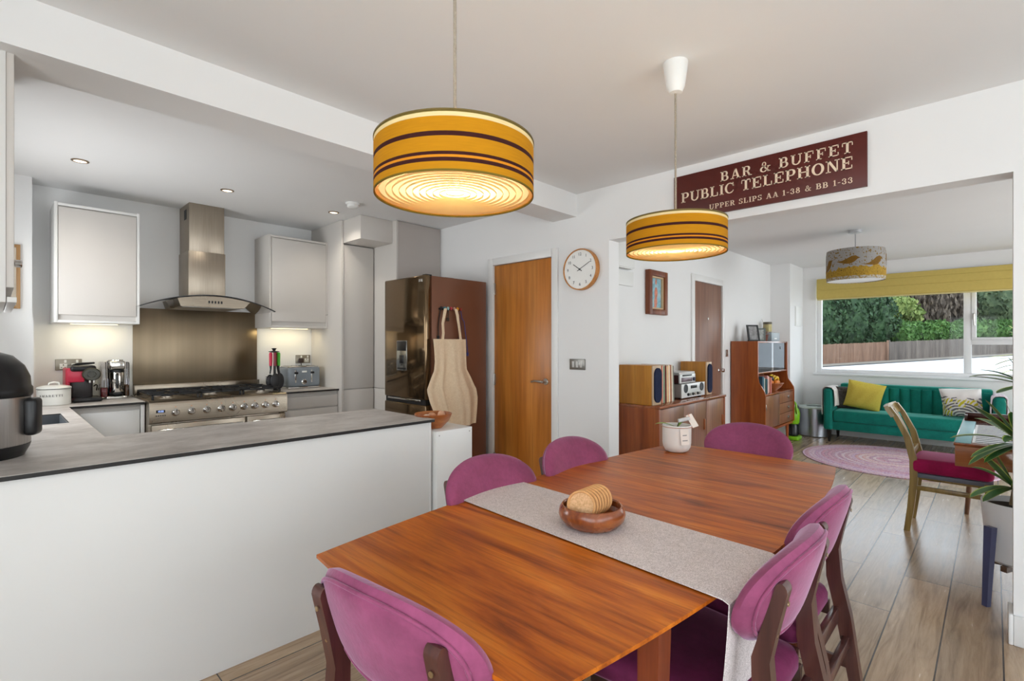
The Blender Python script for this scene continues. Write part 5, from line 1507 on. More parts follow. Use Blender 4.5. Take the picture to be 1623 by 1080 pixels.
# ------------------------------------------------------------------ chairs
VEL = velvet('plum_velvet', rgb(146, 72, 106), (0.90, 0.70, 0.92, 1))
VELS = velvet('plum_velvet_seat', rgb(112, 38, 76), (0.5, 0.25, 0.4, 1))
CHW = wood('dark_chair_wood', rgb(52, 24, 22), rgb(82, 44, 38), rgb(108, 66, 54), 'Z', 1.0, 0.3, coat=0.4, streak=14)
def make_chair(label):
    """local: seat faces +X, origin on the floor under the seat"""
    r = thing('dining_chair', label, 'chair', (0, 0, 0), 0, 'plum velvet dining chairs')
    ZC, HT, HB, A = 0.735, 0.124, 0.110, 0.231
    def outline(k, n):
        th = 2 * PI * k / n
        c, s_ = math.cos(th), math.sin(th)
        e = 2.25 if s_ >= 0 else 3.3
        d = (abs(c) ** e + abs(s_) ** e) ** (-1 / e)
        y, t = A * c * d, (HT if s_ >= 0 else HB) * s_ * d
        if t < 0: y *= 1 - 0.15 * (abs(t) / HB) ** 1.6
        return y, t
    def bend(y, t, off):
        x = -0.222 + 0.92 * y * y - 0.30 * t + off
        return Vector((x, y, ZC + t))
    n, m = 64, 9
    mb = MB()
    def cap(prof, flip, K=1.0):
        rings = []
        for j in range(m + 1):
            q = j / m
            ring = []
            for k in range(n):
                y, t = outline(k, n)
                ring.append(mb.bm.verts.new(bend(y * q * K, t * q * K, prof(q))) if q > 0 else None)
            if q == 0: ring = [mb.bm.verts.new(bend(0, 0, prof(0)))]
            rings.append(ring)
        for j in range(m):
            a, b = rings[j], rings[j + 1]
            for k in range(n):
                k2 = (k + 1) % n
                f = (a[0], b[k], b[k2]) if len(a) == 1 else (a[k], b[k], b[k2], a[k2])
                mb.bm.faces.new(f if not flip else tuple(reversed(f)))
        return rings[-1]
    ea = cap(lambda q: 0.010 + 0.024 * (1 - q ** 5) ** 0.6, False)
    eb = cap(lambda q: -0.024 - 0.010 * (1 - q ** 5) ** 0.6, True, 0.92)
    mid = []
    for k in range(n):
        y, t = outline(k, n); mid.append(mb.bm.verts.new(bend(y * 1.02, t * 1.035, -0.006)))
    for k in range(n):
        k2 = (k + 1) % n
        mb.bm.faces.new((ea[k], mid[k], mid[k2], ea[k2])); mb.bm.faces.new((mid[k], eb[k], eb[k2], mid[k2]))
    bmesh.ops.recalc_face_normals(mb.bm, faces=mb.bm.faces)
    bk = part('backrest', mb, VEL, r, local=True, angle=60)
    mb = MB(); mb.loop_tube([bend(outline(k, n)[0] * 0.925, outline(k, n)[1] * 0.925, -0.0245) for k in range(n)], 0.0042, 8)
    part('piping', mb, VEL, bk, local=True, angle=80)
    # seat
    mb = MB()
    pl = []
    for (cx_, cy_, a0) in ((0.205, 0.195, 0), (-0.148, 0.150, 90), (-0.148, -0.150, 180), (0.205, -0.195, 270)):
        for k in range(7):
            a = math.radians(a0 + 15 * k); pl.append((cx_ + 0.045 * math.cos(a), cy_ + 0.045 * math.sin(a)))
    def ring(sc, z): return [mb.bm.verts.new((0.02 + (p[0] - 0.02) * sc, p[1] * sc, z)) for p in pl]
    R = [ring(0.97, 0.425), ring(1.0, 0.435), ring(1.0, 0.462), ring(0.97, 0.478), ring(0.85, 0.487), ring(0.5, 0.492)]
    mb.bm.faces.new(list(reversed(R[0]))); mb.bm.faces.new(R[-1])
    for a, b in zip(R, R[1:]):
        for k in range(len(pl)): mb.bm.faces.new((a[k], a[(k + 1) % len(pl)], b[(k + 1) % len(pl)], b[k]))
    part('seat', mb, VELS, r, local=True, angle=60)
    mb = MB()
    mb.box(-0.19, 0.225, 0.185, 0.205, 0.375, 0.425, 0.003); mb.box(-0.19, 0.225, -0.205, -0.185, 0.375, 0.425, 0.003)
    mb.box(0.215, 0.235, -0.2, 0.2, 0.375, 0.425, 0.003); mb.box(-0.225, -0.205, -0.162, 0.162, 0.375, 0.425, 0.003)
    part('seat_frame', mb, CHW, r, local=True)
    for sgn in (-1, 1):
        # rear post and leg in one curved board
        y0 = 0.172 * sgn
        fr = [(-0.285, 0.0), (-0.250, 0.2), (-0.215, 0.40), (-0.188, 0.52), (-0.186, 0.62), (-0.209, 0.70), (-0.233, 0.782)]
        wd = [0.026, 0.036, 0.044, 0.044, 0.038, 0.031, 0.026]
        poly = [(a, z) for a, z in fr]
        tp = fr[-1]; w = wd[-1]
        for k in range(1, 7): poly.append((tp[0] - w / 2 + w / 2 * math.cos(PI * k / 7), tp[1] + 0.018 * math.sin(PI * k / 7)))
        poly += [(a - w_, z) for (a, z), w_ in zip(reversed(fr), reversed(wd))]
        mb = MB(); mb.extr(poly, 'Y', y0 - 0.017, y0 + 0.017)
        lg = part('rear_leg', mb, CHW, r, local=True, angle=30)
        for z in (0.68, 0.755):
            mb = MB(); mb.lathe([(0.0055, 0), (0.0055, 0.002), (0, 0.003)], (0, 0, 0), 12, axis='X')
            xx = (-0.2335 - (z - 0.68) * 0.30)
            for v in mb.bm.verts: v.co += Vector((xx, y0, z))
            part('screw', mb, plain('brass_screw', (0.55, 0.42, 0.25, 1), 0.3, 1.0), lg, local=True)
        mb = MB(); mb.bar((0.205, 0.185 * sgn, 0.425), (0.225, 0.195 * sgn, 0), 0.042, 0.036, 0.024, 0.024)
        part('front_leg', mb, CHW, r, local=True)
        mb = MB(); mb.bar((-0.262, 0.178 * sgn, 0.235), (0.212, 0.19 * sgn, 0.235), 0.016, 0.026, side=(0, 1, 0)); part('side_stretcher', mb, CHW, r, local=True)
    mb = MB(); mb.box(-0.255, -0.235, -0.162, 0.162, 0.30, 0.335, 0.003); part('stretcher', mb, CHW, r, local=True)
    return r
ch = make_chair('plum velvet chair at the near end of the table, its back to the viewer')
ch.location = (0.745, 0.880, 0); ch.rotation_euler = (0, 0, math.radians(6.5))
dup(ch, (2.725, 0.990, 0), math.radians(180), 'plum velvet chair at the far end of the table behind the white plant pot')
dup(ch, (1.360, 1.226, 0), math.radians(-90), 'plum velvet chair in front of the white peninsula, beside the short runner end')
dup(ch, (1.905, 1.226, 0), math.radians(-90), 'plum velvet chair across the table in front of the oak door')
dup(ch, (1.350, 0.572, 0), math.radians(90), 'plum velvet chair with the hanging runner end falling inside its back')
dup(ch, (1.818, 0.600, 0), math.radians(90), 'plum velvet chair partly hidden by the chair at the hanging runner end')

# ------------------------------------------------------------------ striped pendants
def stripe_fabric():
    m = bpy.data.materials.new('mustard_striped_shade'); m.use_nodes = True
    nt = m.node_tree; b = nt.nodes['Principled BSDF']; out = nt.nodes['Material Output']
    tc = nt.nodes.new('ShaderNodeTexCoord'); sp = nt.nodes.new('ShaderNodeSeparateXYZ')
    nt.links.new(tc.outputs['Object'], sp.inputs[0])
    H = 0.130
    f = math_node(nt, 'SUBTRACT', 1.0, math_node(nt, 'DIVIDE', sp.outputs[2], H))
    rp = nt.nodes.new('ShaderNodeValToRGB'); rp.color_ramp.interpolation = 'CONSTANT'
    mus, dk, cr = rgb(196, 134, 14), rgb(62, 26, 24), rgb(236, 214, 160)
    st = [(0.0, rgb(128, 110, 52)), (0.04, cr), (0.11, mus), (0.355, dk), (0.43, mus), (0.68, dk), (0.735, rgb(220, 140, 30)), (0.78, dk), (0.845, mus), (0.965, rgb(120, 100, 36))]
    e = rp.color_ramp.elements
    while len(e) < len(st): e.new(0.5)
    for k, (p, c) in enumerate(st): e[k].position = p; e[k].color = c
    nt.links.new(f, rp.inputs[0])
    slub = noise(nt, coords(nt, (1, 1, 14)), 22, 3)
    c = mix_col(nt, 0.35, rp.outputs[0], ramp(nt, slub, [(0.3, (0.78, 0.74, 0.7, 1)), (0.7, (1.1, 1.1, 1.1, 1))]), 'MULTIPLY')
    nt.links.new(c, b.inputs['Base Color'])
    b.inputs['Roughness'].default_value = 0.8; b.inputs['Specular IOR Level'].default_value = 0.2
    tr = nt.nodes.new('ShaderNodeBsdfTranslucent'); nt.links.new(c, tr.inputs[0])
    mx = nt.nodes.new('ShaderNodeMixShader'); mx.inputs[0].default_value = 0.12
    nt.links.new(b.outputs[0], mx.inputs[1]); nt.links.new(tr.outputs[0], mx.inputs[2]); nt.links.new(mx.outputs[0], out.inputs[0])
    return m
SHADE = stripe_fabric()
def translucent(name, col, amount):
    m = bpy.data.materials.new(name); m.use_nodes = True
    nt = m.node_tree; b = nt.nodes['Principled BSDF']; out = nt.nodes['Material Output']
    b.inputs['Base Color'].default_value = col; b.inputs['Roughness'].default_value = 0.6
    tr = nt.nodes.new('ShaderNodeBsdfTranslucent'); tr.inputs[0].default_value = col
    mx = nt.nodes.new('ShaderNodeMixShader'); mx.inputs[0].default_value = amount
    nt.links.new(b.outputs[0], mx.inputs[1]); nt.links.new(tr.outputs[0], mx.inputs[2]); nt.links.new(mx.outputs[0], out.inputs[0])
    return m
DIFF = translucent('cream_diffuser', (0.95, 0.83, 0.55, 1), 0.85)
CORDM = fabric('woven_grey_cord', rgb(120, 108, 92), rgb(186, 176, 160), 900, 0.8, 0.1)
def pendant(x, y, zb, label, power):
    R, H = 0.196, 0.130
    r = thing('pendant_lamp', label, 'lamp', (x, y, zb), 0, 'striped drum pendants over the dining table')
    mb = MB(); mb.lathe([(R, 0.0), (R, H), (R - 0.0025, H), (R - 0.0025, 0.0)], (x, y, zb), 96, cap=False)
    sd = part('lamp_shade', mb, SHADE, r, angle=40)
    mb = MB(); mb.box(x - R * 0.9 - 0.018, x - R * 0.9 + 0.001, y - 0.0, y + 0.0005, zb, zb + 0.0005)
    mb.bm.clear()
    mb.lathe([(R - 0.001, H - 0.003), (R + 0.0012, H - 0.003), (R + 0.0012, H + 0.001), (R - 0.001, H + 0.001)], (x, y, zb), 96, cap=False)
    part('shade_ring', mb, plain('brass_ring', rgb(110, 92, 44), 0.4, 0.3), sd)
    prof = [(0.0, 0.012), (0.022, 0.012), (0.0225, 0.009)]
    nr = 10
    for k in range(nr):
        ra, rb_ = 0.024 + (0.186 - 0.024) * k / nr, 0.024 + (0.186 - 0.024) * (k + 1) / nr
        prof += [(ra + 0.0005, 0.011), (rb_ - 0.0022, 0.011), (rb_ - 0.0011, 0.0055), (rb_, 0.011)]
    prof += [(0.193, 0.006)]
    mb = MB(); mb.lathe(prof, (x, y, zb), 96, cap=False)
    part('diffuser', mb, DIFF, r, angle=25)
    mb = MB(); mb.ball((x, y, zb + 0.100), 0.010, n=16, m=10); mb.cyl(x, y, zb + 0.082, zb + 0.115, 0.014); part('bulb', mb, WHITEPL, r)
    mb = MB()
    for k in range(3):
        a = 2 * PI * k / 3 + 0.3; mb.tube([(x + 0.015 * math.cos(a), y + 0.015 * math.sin(a), zb + 0.112), (x + (R - 0.003) * math.cos(a), y + (R - 0.003) * math.sin(a), zb + H - 0.006)], 0.0018, 6)
    mb.cyl(x, y, zb + 0.105, zb + 0.150, 0.02); part('spider', mb, WHITEPL, r)
    mb = MB(); mb.tube([(x, y, zb + 0.145), (x, y, CE - 0.10)], 0.0042, 10); part('cord', mb, CORDM, r)
    mb = MB(); mb.lathe([(0.006, CE - 0.125), (0.026, CE - 0.122), (0.036, CE - 0.10), (0.046, CE - 0.03), (0.049, CE - 0.004), (0.049, CE - 0.0008)], (x, y, 0), 36); part('ceiling_rose', mb, WHITEPL, r)
    light('pendant_light', 'POINT', (x, y, zb + 0.085), power, (1.0, 0.82, 0.54), 0.03)
pendant(0.798, 0.967, 1.676, 'mustard and brown striped drum pendant nearest the ceiling beam, hanging over the runner', 3.8)
pendant(1.926, 0.932, 1.679, 'mustard and brown striped drum pendant in front of the theatre sign', 3.8)

# ------------------------------------------------------------------ wall things
r = thing('theatre_sign', 'dark red wooden sign lettered BAR & BUFFET PUBLIC TELEPHONE over the wide opening', 'sign', (3.08, 0.98, 2.113))
SIGNM = plain('oxblood_board', rgb(84, 26, 18), 0.42, var=0.12, vscale=7)
mb = MB(); mb.box(3.071, 3.0895, 0.462, 1.498, 2.113, 2.393, 0.0015); part('board', mb, SIGNM, r)
def row(txt, yl, yr, z, h):
    n = len(txt)
    tr = ((yl - yr) - sum(GLYPH[c][0] * h for c in txt)) / (n - 1)
    s0 = 0.0
    for w in txt.split(' '):
        mb = MB(); serif_text(mb, w, lambda s, t, d: (3.071 - d, yl - s0 - s, z + t), h, tr, 0.0, 0.0012); part('lettering', mb, CREAMLET, r)
        s0 += sum(GLYPH[c][0] * h + tr for c in w + ' ')
row('BAR & BUFFET', 1.197, 0.52, 2.300, 0.058)
row('PUBLIC TELEPHONE', 1.447, 0.52, 2.218, 0.063)
row('UPPER SLIPS AA 1-38 & BB 1-33', 1.266, 0.522, 2.143, 0.030)

cy_, cz_ = 2.236, 1.873
r = thing('wall_clock', 'round wall clock with white face and wooden rim between oak door and lounge opening', 'clock', (3.085, cy_, cz_))
mb = MB(); mb.lathe([(0.150, 0), (0.156, 0.004), (0.156, 0.038), (0.153, 0.044), (0.148, 0.046), (0.145, 0.030)], (3.0895, cy_, cz_), 64, axis='X', cap=False); part('rim', mb, wood('beech_rim', rgb(176, 112, 50), rgb(204, 138, 70), rgb(218, 158, 92), 'Y', 2.0, 0.4), r)
mb = MB(); mb.lathe([(0.1455, 0.036), (0, 0.0365)], (3.0895, cy_, cz_), 56, axis='X', cap=False); fc = part('face', mb, plain('white_clock_face', rgb(240, 240, 236), 0.5), r)
xf = 3.0895 - 0.0368
mb = MB()
for hnum in range(1, 13):
    a = 2 * PI * hnum / 12
    oy, oz = cy_ - 0.113 * math.sin(a), cz_ + 0.113 * math.cos(a)
    text_mesh(mb, str(hnum), lambda x, y, z, oy=oy, oz=oz: (xf - 0.0004 - z, oy - x, oz + y), 0.031, 0.0003)
part('numerals', mb, plain('grey_numerals', rgb(74, 78, 84), 0.6), fc)
def hand(deg, ln, w, off):
    a = math.radians(deg)
    d = Vector((0, -math.sin(a), math.cos(a))); s_ = Vector((0, -math.cos(a), -math.sin(a)))
    mb = MB(); c = Vector((xf - off, cy_, cz_))
    mb.bar(c - d * 0.024, c + d * ln, w, 0.0012, w * 0.7, 0.0012, side=s_)
    part('hand', mb, plain('black_hand', rgb(40, 40, 42), 0.4), r)
hand(305, 0.072, 0.0058, 0.003); hand(62, 0.105, 0.0045, 0.0048)
mb = MB(); mb.lathe([(0.006, 0.037), (0.006, 0.0435), (0, 0.044)], (3.0895, cy_, cz_), 16, axis='X'); part('hand_boss', mb, DGREY, r)

r = thing('light_switch', 'grey metal triple light switch below the wall clock', 'switch', (3.088, 2.282, 1.118))
mb = MB(); mb.box(3.081, 3.0895, 2.209, 2.355, 1.116, 1.198, 0.003); pl_ = part('plate', mb, plain('pewter_plate', (0.28, 0.27, 0.25, 1), 0.38, 0.9, var=0.05), r)
for k in range(3):
    y = 2.245 + 0.037 * k
    mb = MB(); mb.box(3.077, 3.082, y - 0.010, y + 0.010, 1.134, 1.180, 0.002); part('rocker', mb, plain('pale_rocker', rgb(206, 204, 200), 0.4), r)
# ================================================================== lounge
TEAKS = wood('sideboard_teak', rgb(116, 50, 14), rgb(158, 78, 26), rgb(184, 104, 42), 'Z', 1.0, 0.34, coat=0.2, streak=8)
TEAKT = wood('sideboard_teak_top', rgb(120, 58, 24), rgb(158, 86, 42), rgb(184, 112, 62), 'X', 1.0, 0.2, coat=0.6, streak=9)
TEAKG = wood('sideboard_front', rgb(112, 66, 42), rgb(146, 96, 66), rgb(166, 118, 86), 'Z', 1.0, 0.3, coat=0.4, streak=9)
OAKS = wood('speaker_oak', rgb(158, 98, 22), rgb(190, 126, 36), rgb(206, 146, 54), 'Z', 1.0, 0.4, streak=8)
SX0, SX1, SY0, SY1, SZ = 3.69, 5.06, 1.925, 2.31, 0.81
r = thing('sideboard', 'long low teak sideboard carrying the hi-fi just beyond the wall opening', 'sideboard', (4.37, 2.12, 0))
mb = MB(); mb.box(SX0 + 0.018, SX1 - 0.018, SY0 + 0.03, SY1, 0.20, SZ - 0.02); part('body', mb, TEAKG, r)
for x in (SX0, SX1 - 0.02):
    mb = MB(); mb.box(x, x + 0.02, SY0, SY1, 0.19, SZ - 0.02, 0.002); part('end_panel', mb, TEAKS, r)
mb = MB(); mb.box(SX0 - 0.004, SX1 + 0.004, SY0 - 0.008, SY1, SZ - 0.022, SZ, 0.004); part('top', mb, TEAKT, r)
for x0, x1 in ((SX0 + 0.024, 4.15), (4.154, 4.610), (4.622, SX1 - 0.024)):
    mb = MB(); mb.box(x0, x1, SY0 + 0.006, SY0 + 0.028, 0.215, SZ - 0.03, 0.002); d = part('door', mb, TEAKG, r)
    mb = MB(); mb.box(x1 - 0.05, x1 - 0.035, SY0 - 0.004, SY0 + 0.007, 0.52, 0.62, 0.003); part('handle', mb, TEAKS, d)
for x in (3.8, 4.95):
    for y in (1.98, 2.26):
        mb = MB(); mb.tube([(x, y, 0.20), (x + (0.03 if x > 4 else -0.03), y, 0.0)], [0.022, 0.013], 12); part('leg', mb, TEAKS, r)

GRILL = fabric('navy_speaker_cloth', rgb(26, 32, 52), rgb(42, 50, 76), 500, 0.9, 0.2)
def speaker(x0, x1, y0, label):
    r = thing('speaker', label, 'speaker', ((x0 + x1) / 2, y0 + 0.15, SZ))
    z0, z1 = SZ + 0.001, 1.136
    mb = MB(); mb.box(x0, x1, y0 + 0.012, SY1 - 0.01, z0, z1, 0.003); part('cabinet', mb, OAKS, r)
    mb = MB(); mb.box(x0 + 0.001, x1 - 0.001, y0, y0 + 0.013, z0 + 0.001, z1 - 0.001, 0.004); part('baffle', mb, plain('pale_maple_baffle', rgb(196, 170, 140), 0.45, var=0.05), r)
    mb = MB(); c = (x0 + x1) / 2; w = (x1 - x0) * 0.40
    pl = []
    for k in range(25): a = PI * k / 24; pl.append((c + w * math.cos(a), z1 - 0.02 - w + w * math.sin(a)))
    for k in range(25): a = PI + PI * k / 24; pl.append((c + w * math.cos(a), z0 + 0.02 + w + w * math.sin(a)))
    mb.extr(pl, 'Y', y0 - 0.012, y0 + 0.001); part('grille', mb, GRILL, r)
speaker(3.702, 3.845, 1.985, 'oak-sided speaker at the near end of the sideboard beside the records')
speaker(4.862, 4.985, 2.03, 'oak-sided speaker at the far end of the sideboard by the brown door')
cols = [((214, 190, 60), 'yellow'), ((226, 204, 160), 'cream'), ((210, 180, 130), 'tan'), ((196, 120, 96), 'salmon'), ((232, 222, 206), 'off-white'), ((116, 140, 108), 'sage green'), ((206, 196, 176), 'stone'), ((120, 40, 30), 'dark red'), ((224, 200, 150), 'buff'), ((218, 150, 110), 'peach'), ((234, 224, 200), 'ivory'), ((200, 160, 110), 'caramel'), ((160, 80, 60), 'rust'), ((222, 212, 190), 'pale straw'), ((120, 120, 110), 'grey')]
ords = ['first', 'second', 'third', 'fourth', 'fifth', 'sixth', 'seventh', 'eighth', 'ninth', 'tenth', 'eleventh', 'twelfth', 'thirteenth', 'fourteenth', 'last']
x = 3.856
rr = random.Random(5)
for k, (c, nm) in enumerate(cols):
    w = 0.0175 + rr.uniform(-0.005, 0.004)
    ln = 0.03 + 0.002 * k; h = 0.318 + rr.uniform(-0.006, 0.004); y0 = 2.012 + rr.uniform(0, 0.012)
    mb = MB()
    vs = mb.box(x, x + w, y0, 2.30, SZ + 0.0012, SZ + h, 0.0012, 1)
    for v in vs: v.co.x -= (v.co.z - SZ) * 0.045 * (k / 14)
    solo('record', mb, plain('sleeve_%s' % nm.replace(' ', '_').replace('-', '_'), rgb(*c), 0.6, var=0.06, vscale=30), '%s vinyl record sleeve, %s from the near speaker in the row' % (nm, ords[k]), 'record', (x + w / 2, y0 + 0.14, SZ), group='vinyl records on the sideboard')
    x += w + 0.0012

SIL = plain('silver_hifi_case', rgb(190, 188, 186), 0.35, 0.5, var=0.02)
SILF = plain('silver_hifi_front', rgb(222, 224, 222), 0.3, 0.2)
r = thing('amplifier', 'silver hi-fi amplifier with two dials on the sideboard, under the CD player', 'amplifier', (4.55, 2.15, SZ))
mb = MB(); mb.box(4.31, 4.80, 2.035, 2.28, SZ + 0.012, 0.946, 0.004); part('case', mb, plain('grey_hifi_case', rgb(150, 140, 134), 0.4, 0.3), r)
mb = MB(); mb.box(4.306, 4.804, 2.024, 2.036, SZ + 0.010, 0.948, 0.003); fr = part('front_panel', mb, SILF, r)
for x in (4.385, 4.725):
    mb = MB(); mb.lathe([(0.040, 0), (0.040, 0.004), (0.034, 0.006), (0.034, 0.003), (0, 0.003)], (x, 2.024, 0.905), 26, axis='Y')
    dl = part('dial', mb, DGREY, fr)
mb = MB(); mb.box(4.49, 4.62, 2.020, 2.025, 0.900, 0.928, 0.001); part('display', mb, BLACKP, fr)
for k in range(6):
    x = 4.43 + 0.05 * k
    mb = MB(); mb.lathe([(0.013, 0), (0.013, 0.012), (0.010, 0.014), (0, 0.014)], (x, 2.024, 0.848), 16, axis='Y'); part('knob', mb, BLACKP if k % 2 == 0 else NICKEL, fr)
for x in (4.35, 4.76):
    for y in (2.06, 2.25):
        mb = MB(); mb.cyl(x, y, SZ, SZ + 0.012, 0.016, 14); part('foot', mb, BLACKM, r)
r = thing('cd_player', 'silver CD player with wine-dark sides stacked on the amplifier', 'CD player', (4.44, 2.15, 0.95))
mb = MB(); mb.box(4.29, 4.60, 2.045, 2.28, 0.957, 1.035, 0.003); part('case', mb, plain('wine_case', rgb(56, 24, 26), 0.35), r)
mb = MB(); mb.box(4.284, 4.606, 2.035, 2.285, 1.030, 1.056, 0.006); part('lid', mb, SIL, r)
mb = MB(); mb.box(4.286, 4.604, 2.030, 2.046, 0.955, 1.036, 0.003); fr = part('front_panel', mb, SILF, r)
mb = MB(); mb.box(4.33, 4.52, 2.026, 2.031, 1.018, 1.032, 0.001); part('disc_slot', mb, BLACKP, fr)
mb = MB(); mb.box(4.31, 4.53, 2.026, 2.031, 0.966, 1.006, 0.001); part('display', mb, plain('mauve_display', rgb(120, 104, 112), 0.2), fr)
mb = MB(); mb.lathe([(0.018, 0), (0.018, 0.012), (0, 0.013)], (4.565, 2.030, 0.985), 20, axis='Y'); part('knob', mb, plain('navy_knob', rgb(28, 30, 60), 0.3), fr)
mb = MB(); mb.box(4.30, 4.58, 2.06, 2.26, 0.946, 0.957, 0.002); part('feet', mb, BLACKM, r)

# painting
r = thing('painting', 'narrow framed blue painting of a standing figure on the lounge wall', 'painting', (4.37, 2.32, 1.585))
PFR = wood('red_brown_frame', rgb(92, 38, 16), rgb(124, 62, 28), rgb(150, 88, 46), 'Z', 1.0, 0.4, streak=12)
mb = MB()
x0, x1, z0, z1, f = 4.195, 4.548, 1.59, 2.005, 0.052
for b in ((x0, x0 + f, z0, z1), (x1 - f, x1, z0, z1), (x0 + f, x1 - f, z0, z0 + f), (x0 + f, x1 - f, z1 - f, z1)): mb.box(b[0], b[1], 2.278, 2.329, b[2], b[3], 0.006)
part('frame', mb, PFR, r)
mb = MB()
g = f + 0.016
for b in ((x0 + f, x0 + g, z0 + f, z1 - f), (x1 - g, x1 - f, z0 + f, z1 - f), (x0 + g, x1 - g, z0 + f, z0 + g), (x0 + g, x1 - g, z1 - g, z1 - f)): mb.box(b[0], b[1], 2.298, 2.329, b[2], b[3], 0.002)
part('slip', mb, plain('gilt_slip', rgb(206, 178, 140), 0.5), r)
def painted():
    m, nt, b = new_mat('blue_oil_painting')
    v = coords(nt); f = noise(nt, v, 14, 5, 0.7, 0.8)
    nt.links.new(ramp(nt, f, [(0.3, rgb(96, 148, 160)), (0.5, rgb(140, 186, 200)), (0.68, rgb(190, 210, 212)), (0.8, rgb(96, 120, 110))]), b.inputs['Base Color'])
    b.inputs['Roughness'].default_value = 0.45; bump(nt, b, f, 0.3, 0.003)
    return m
mb = MB(); mb.box(x0 + g, x1 - g, 2.318, 2.326, z0 + g, z1 - g); cv = part('canvas', mb, painted(), r)
mb = MB(); c = (x0 + x1) / 2 + 0.01
for (ex, ez, rx, rz) in ((0.0, 1.905, 0.016, 0.028), (0.0, 1.80, 0.030, 0.055), (-0.006, 1.715, 0.030, 0.055), (-0.014, 1.665, 0.022, 0.03)):
    mb.ball((c + ex, 2.317, ez), rx, 0.002, rz, 16, 10)
part('painted_figure', mb, plain('coral_paint', rgb(206, 130, 106), 0.5, var=0.35, vscale=40), cv)

# boxes on the wall by the opening
mb = MB(); mb.box(3.50, 3.895, 2.262, 2.329, 1.972, 2.26, 0.006); mb.box(3.52, 3.88, 2.268, 2.322, 1.964, 1.972, 0.001)
solo('alarm_panel', mb, WHITEPL, 'white alarm box high on the lounge wall just inside the opening', 'alarm panel', (3.7, 2.32, 1.97))
mb = MB(); mb.box(3.50, 3.94, 2.300, 2.329, 1.822, 1.950, 0.004)
solo('thermostat', mb, WHITEPL, 'flat white wall box below the alarm box beside the opening', 'wall box', (3.72, 2.32, 1.82))
mb = MB(); mb.box(6.125, 6.185, 2.320, 2.3295, 1.16, 1.245, 0.003); mb.box(6.148, 6.162, 2.316, 2.321, 1.188, 1.216, 0.001)
solo('light_switch', mb, NICKEL, 'small grey light switch between the brown door and the tall teak cabinet', 'switch', (6.155, 2.325, 1.16))

# tall teak cabinet (upper case shallower than the lower)
HX0, HX1 = 6.272, 7.458
r = thing('display_cabinet', 'tall teak display cabinet with glass sliding doors and three drawers', 'cabinet', (6.86, 2.15, 0))
side = [(2.318, 0.285), (1.925, 0.285), (1.925, 0.70), (1.932, 0.745), (1.962, 0.80), (1.995, 0.85), (2.006, 0.91), (2.008, 1.347), (2.318, 1.347)]
for x in (HX0, HX1 - 0.02):
    mb = MB(); mb.extr(side, 'X', x, x + 0.02); part('side_panel', mb, TEAKS, r)
mb = MB(); mb.box(HX0 + 0.02, HX1 - 0.02, 2.30, 2.318, 0.29, 1.345); part('back_panel', mb, TEAKG, r)
mb = MB(); mb.box(HX0 + 0.02, HX1 - 0.02, 2.010, 2.30, 1.327, 1.3465, 0.002); part('top', mb, TEAKT, r)
mb = MB(); mb.box(HX0 + 0.02, HX1 - 0.02, 2.010, 2.30, 0.955, 0.972, 0.002); part('upper_shelf', mb, TEAKT, r)
mb = MB(); mb.box(HX0 + 0.02, HX1 - 0.02, 1.932, 2.30, 0.692, 0.712, 0.002); part('lower_shelf', mb, TEAKT, r)
mb = MB(); mb.box(HX0 + 0.02, HX1 - 0.02, 1.955, 2.30, 0.29, 0.69); part('lower_case', mb, TEAKG, r)
mb = MB(); mb.box(6.80, 6.93, 2.03, 2.30, 0.972, 1.327); part('middle_panel', mb, TEAKS, r)
CABG = glass_mat('cabinet_glass', (0.88, 0.89, 0.87, 1), 0.015, 0.10)
for x0, x1, y in ((HX0 + 0.022, 6.88, 2.016), (6.86, HX1 - 0.022, 2.026)):
    mb = MB(); mb.box(x0, x1, y, y + 0.005, 0.974, 1.326); part('glass_door', mb, CABG, r)
mb = MB(); mb.lathe([(0.018, 0), (0.018, 0.003), (0, 0.003)], (7.20, 2.025, 1.265), 16, axis='Y'); part('finger_pull', mb, BLACKP, r)
for k in range(3):
    z0 = 0.300 + 0.131 * k
    mb = MB(); mb.box(6.86, HX1 - 0.022, 1.936, 1.956, z0, z0 + 0.126, 0.002); dw = part('drawer', mb, TEAKG, r)
    mb = MB(); mb.lathe([(0.010, 0), (0.010, 0.008), (0.021, 0.014), (0.020, 0.022), (0, 0.024)], (7.17, 1.936, z0 + 0.066), 18, axis='Y'); part('knob', mb, CHROME, dw)
mb = MB(); mb.box(HX0 + 0.022, 6.852, 1.936, 1.956, 0.300, 0.688, 0.002); dw = part('door', mb, TEAKG, r)
mb = MB(); mb.box(HX0 + 0.05, HX0 + 0.062, 1.930, 1.937, 0.52, 0.60, 0.002); part('keyplate', mb, CHROME, dw)
mb = MB(); mb.box(HX0 + 0.01, HX1 - 0.01, 1.94, 2.30, 0.255, 0.285, 0.003); part('plinth_rail', mb, TEAKS, r)
for x, dx in ((6.37, -0.02), (7.36, 0.02)):
    for y in (1.99, 2.26):
        mb = MB(); mb.tube([(x, y, 0.256), (x + dx, y, 0.0)], [0.022, 0.014], 12); part('leg', mb, TEAKS, r)

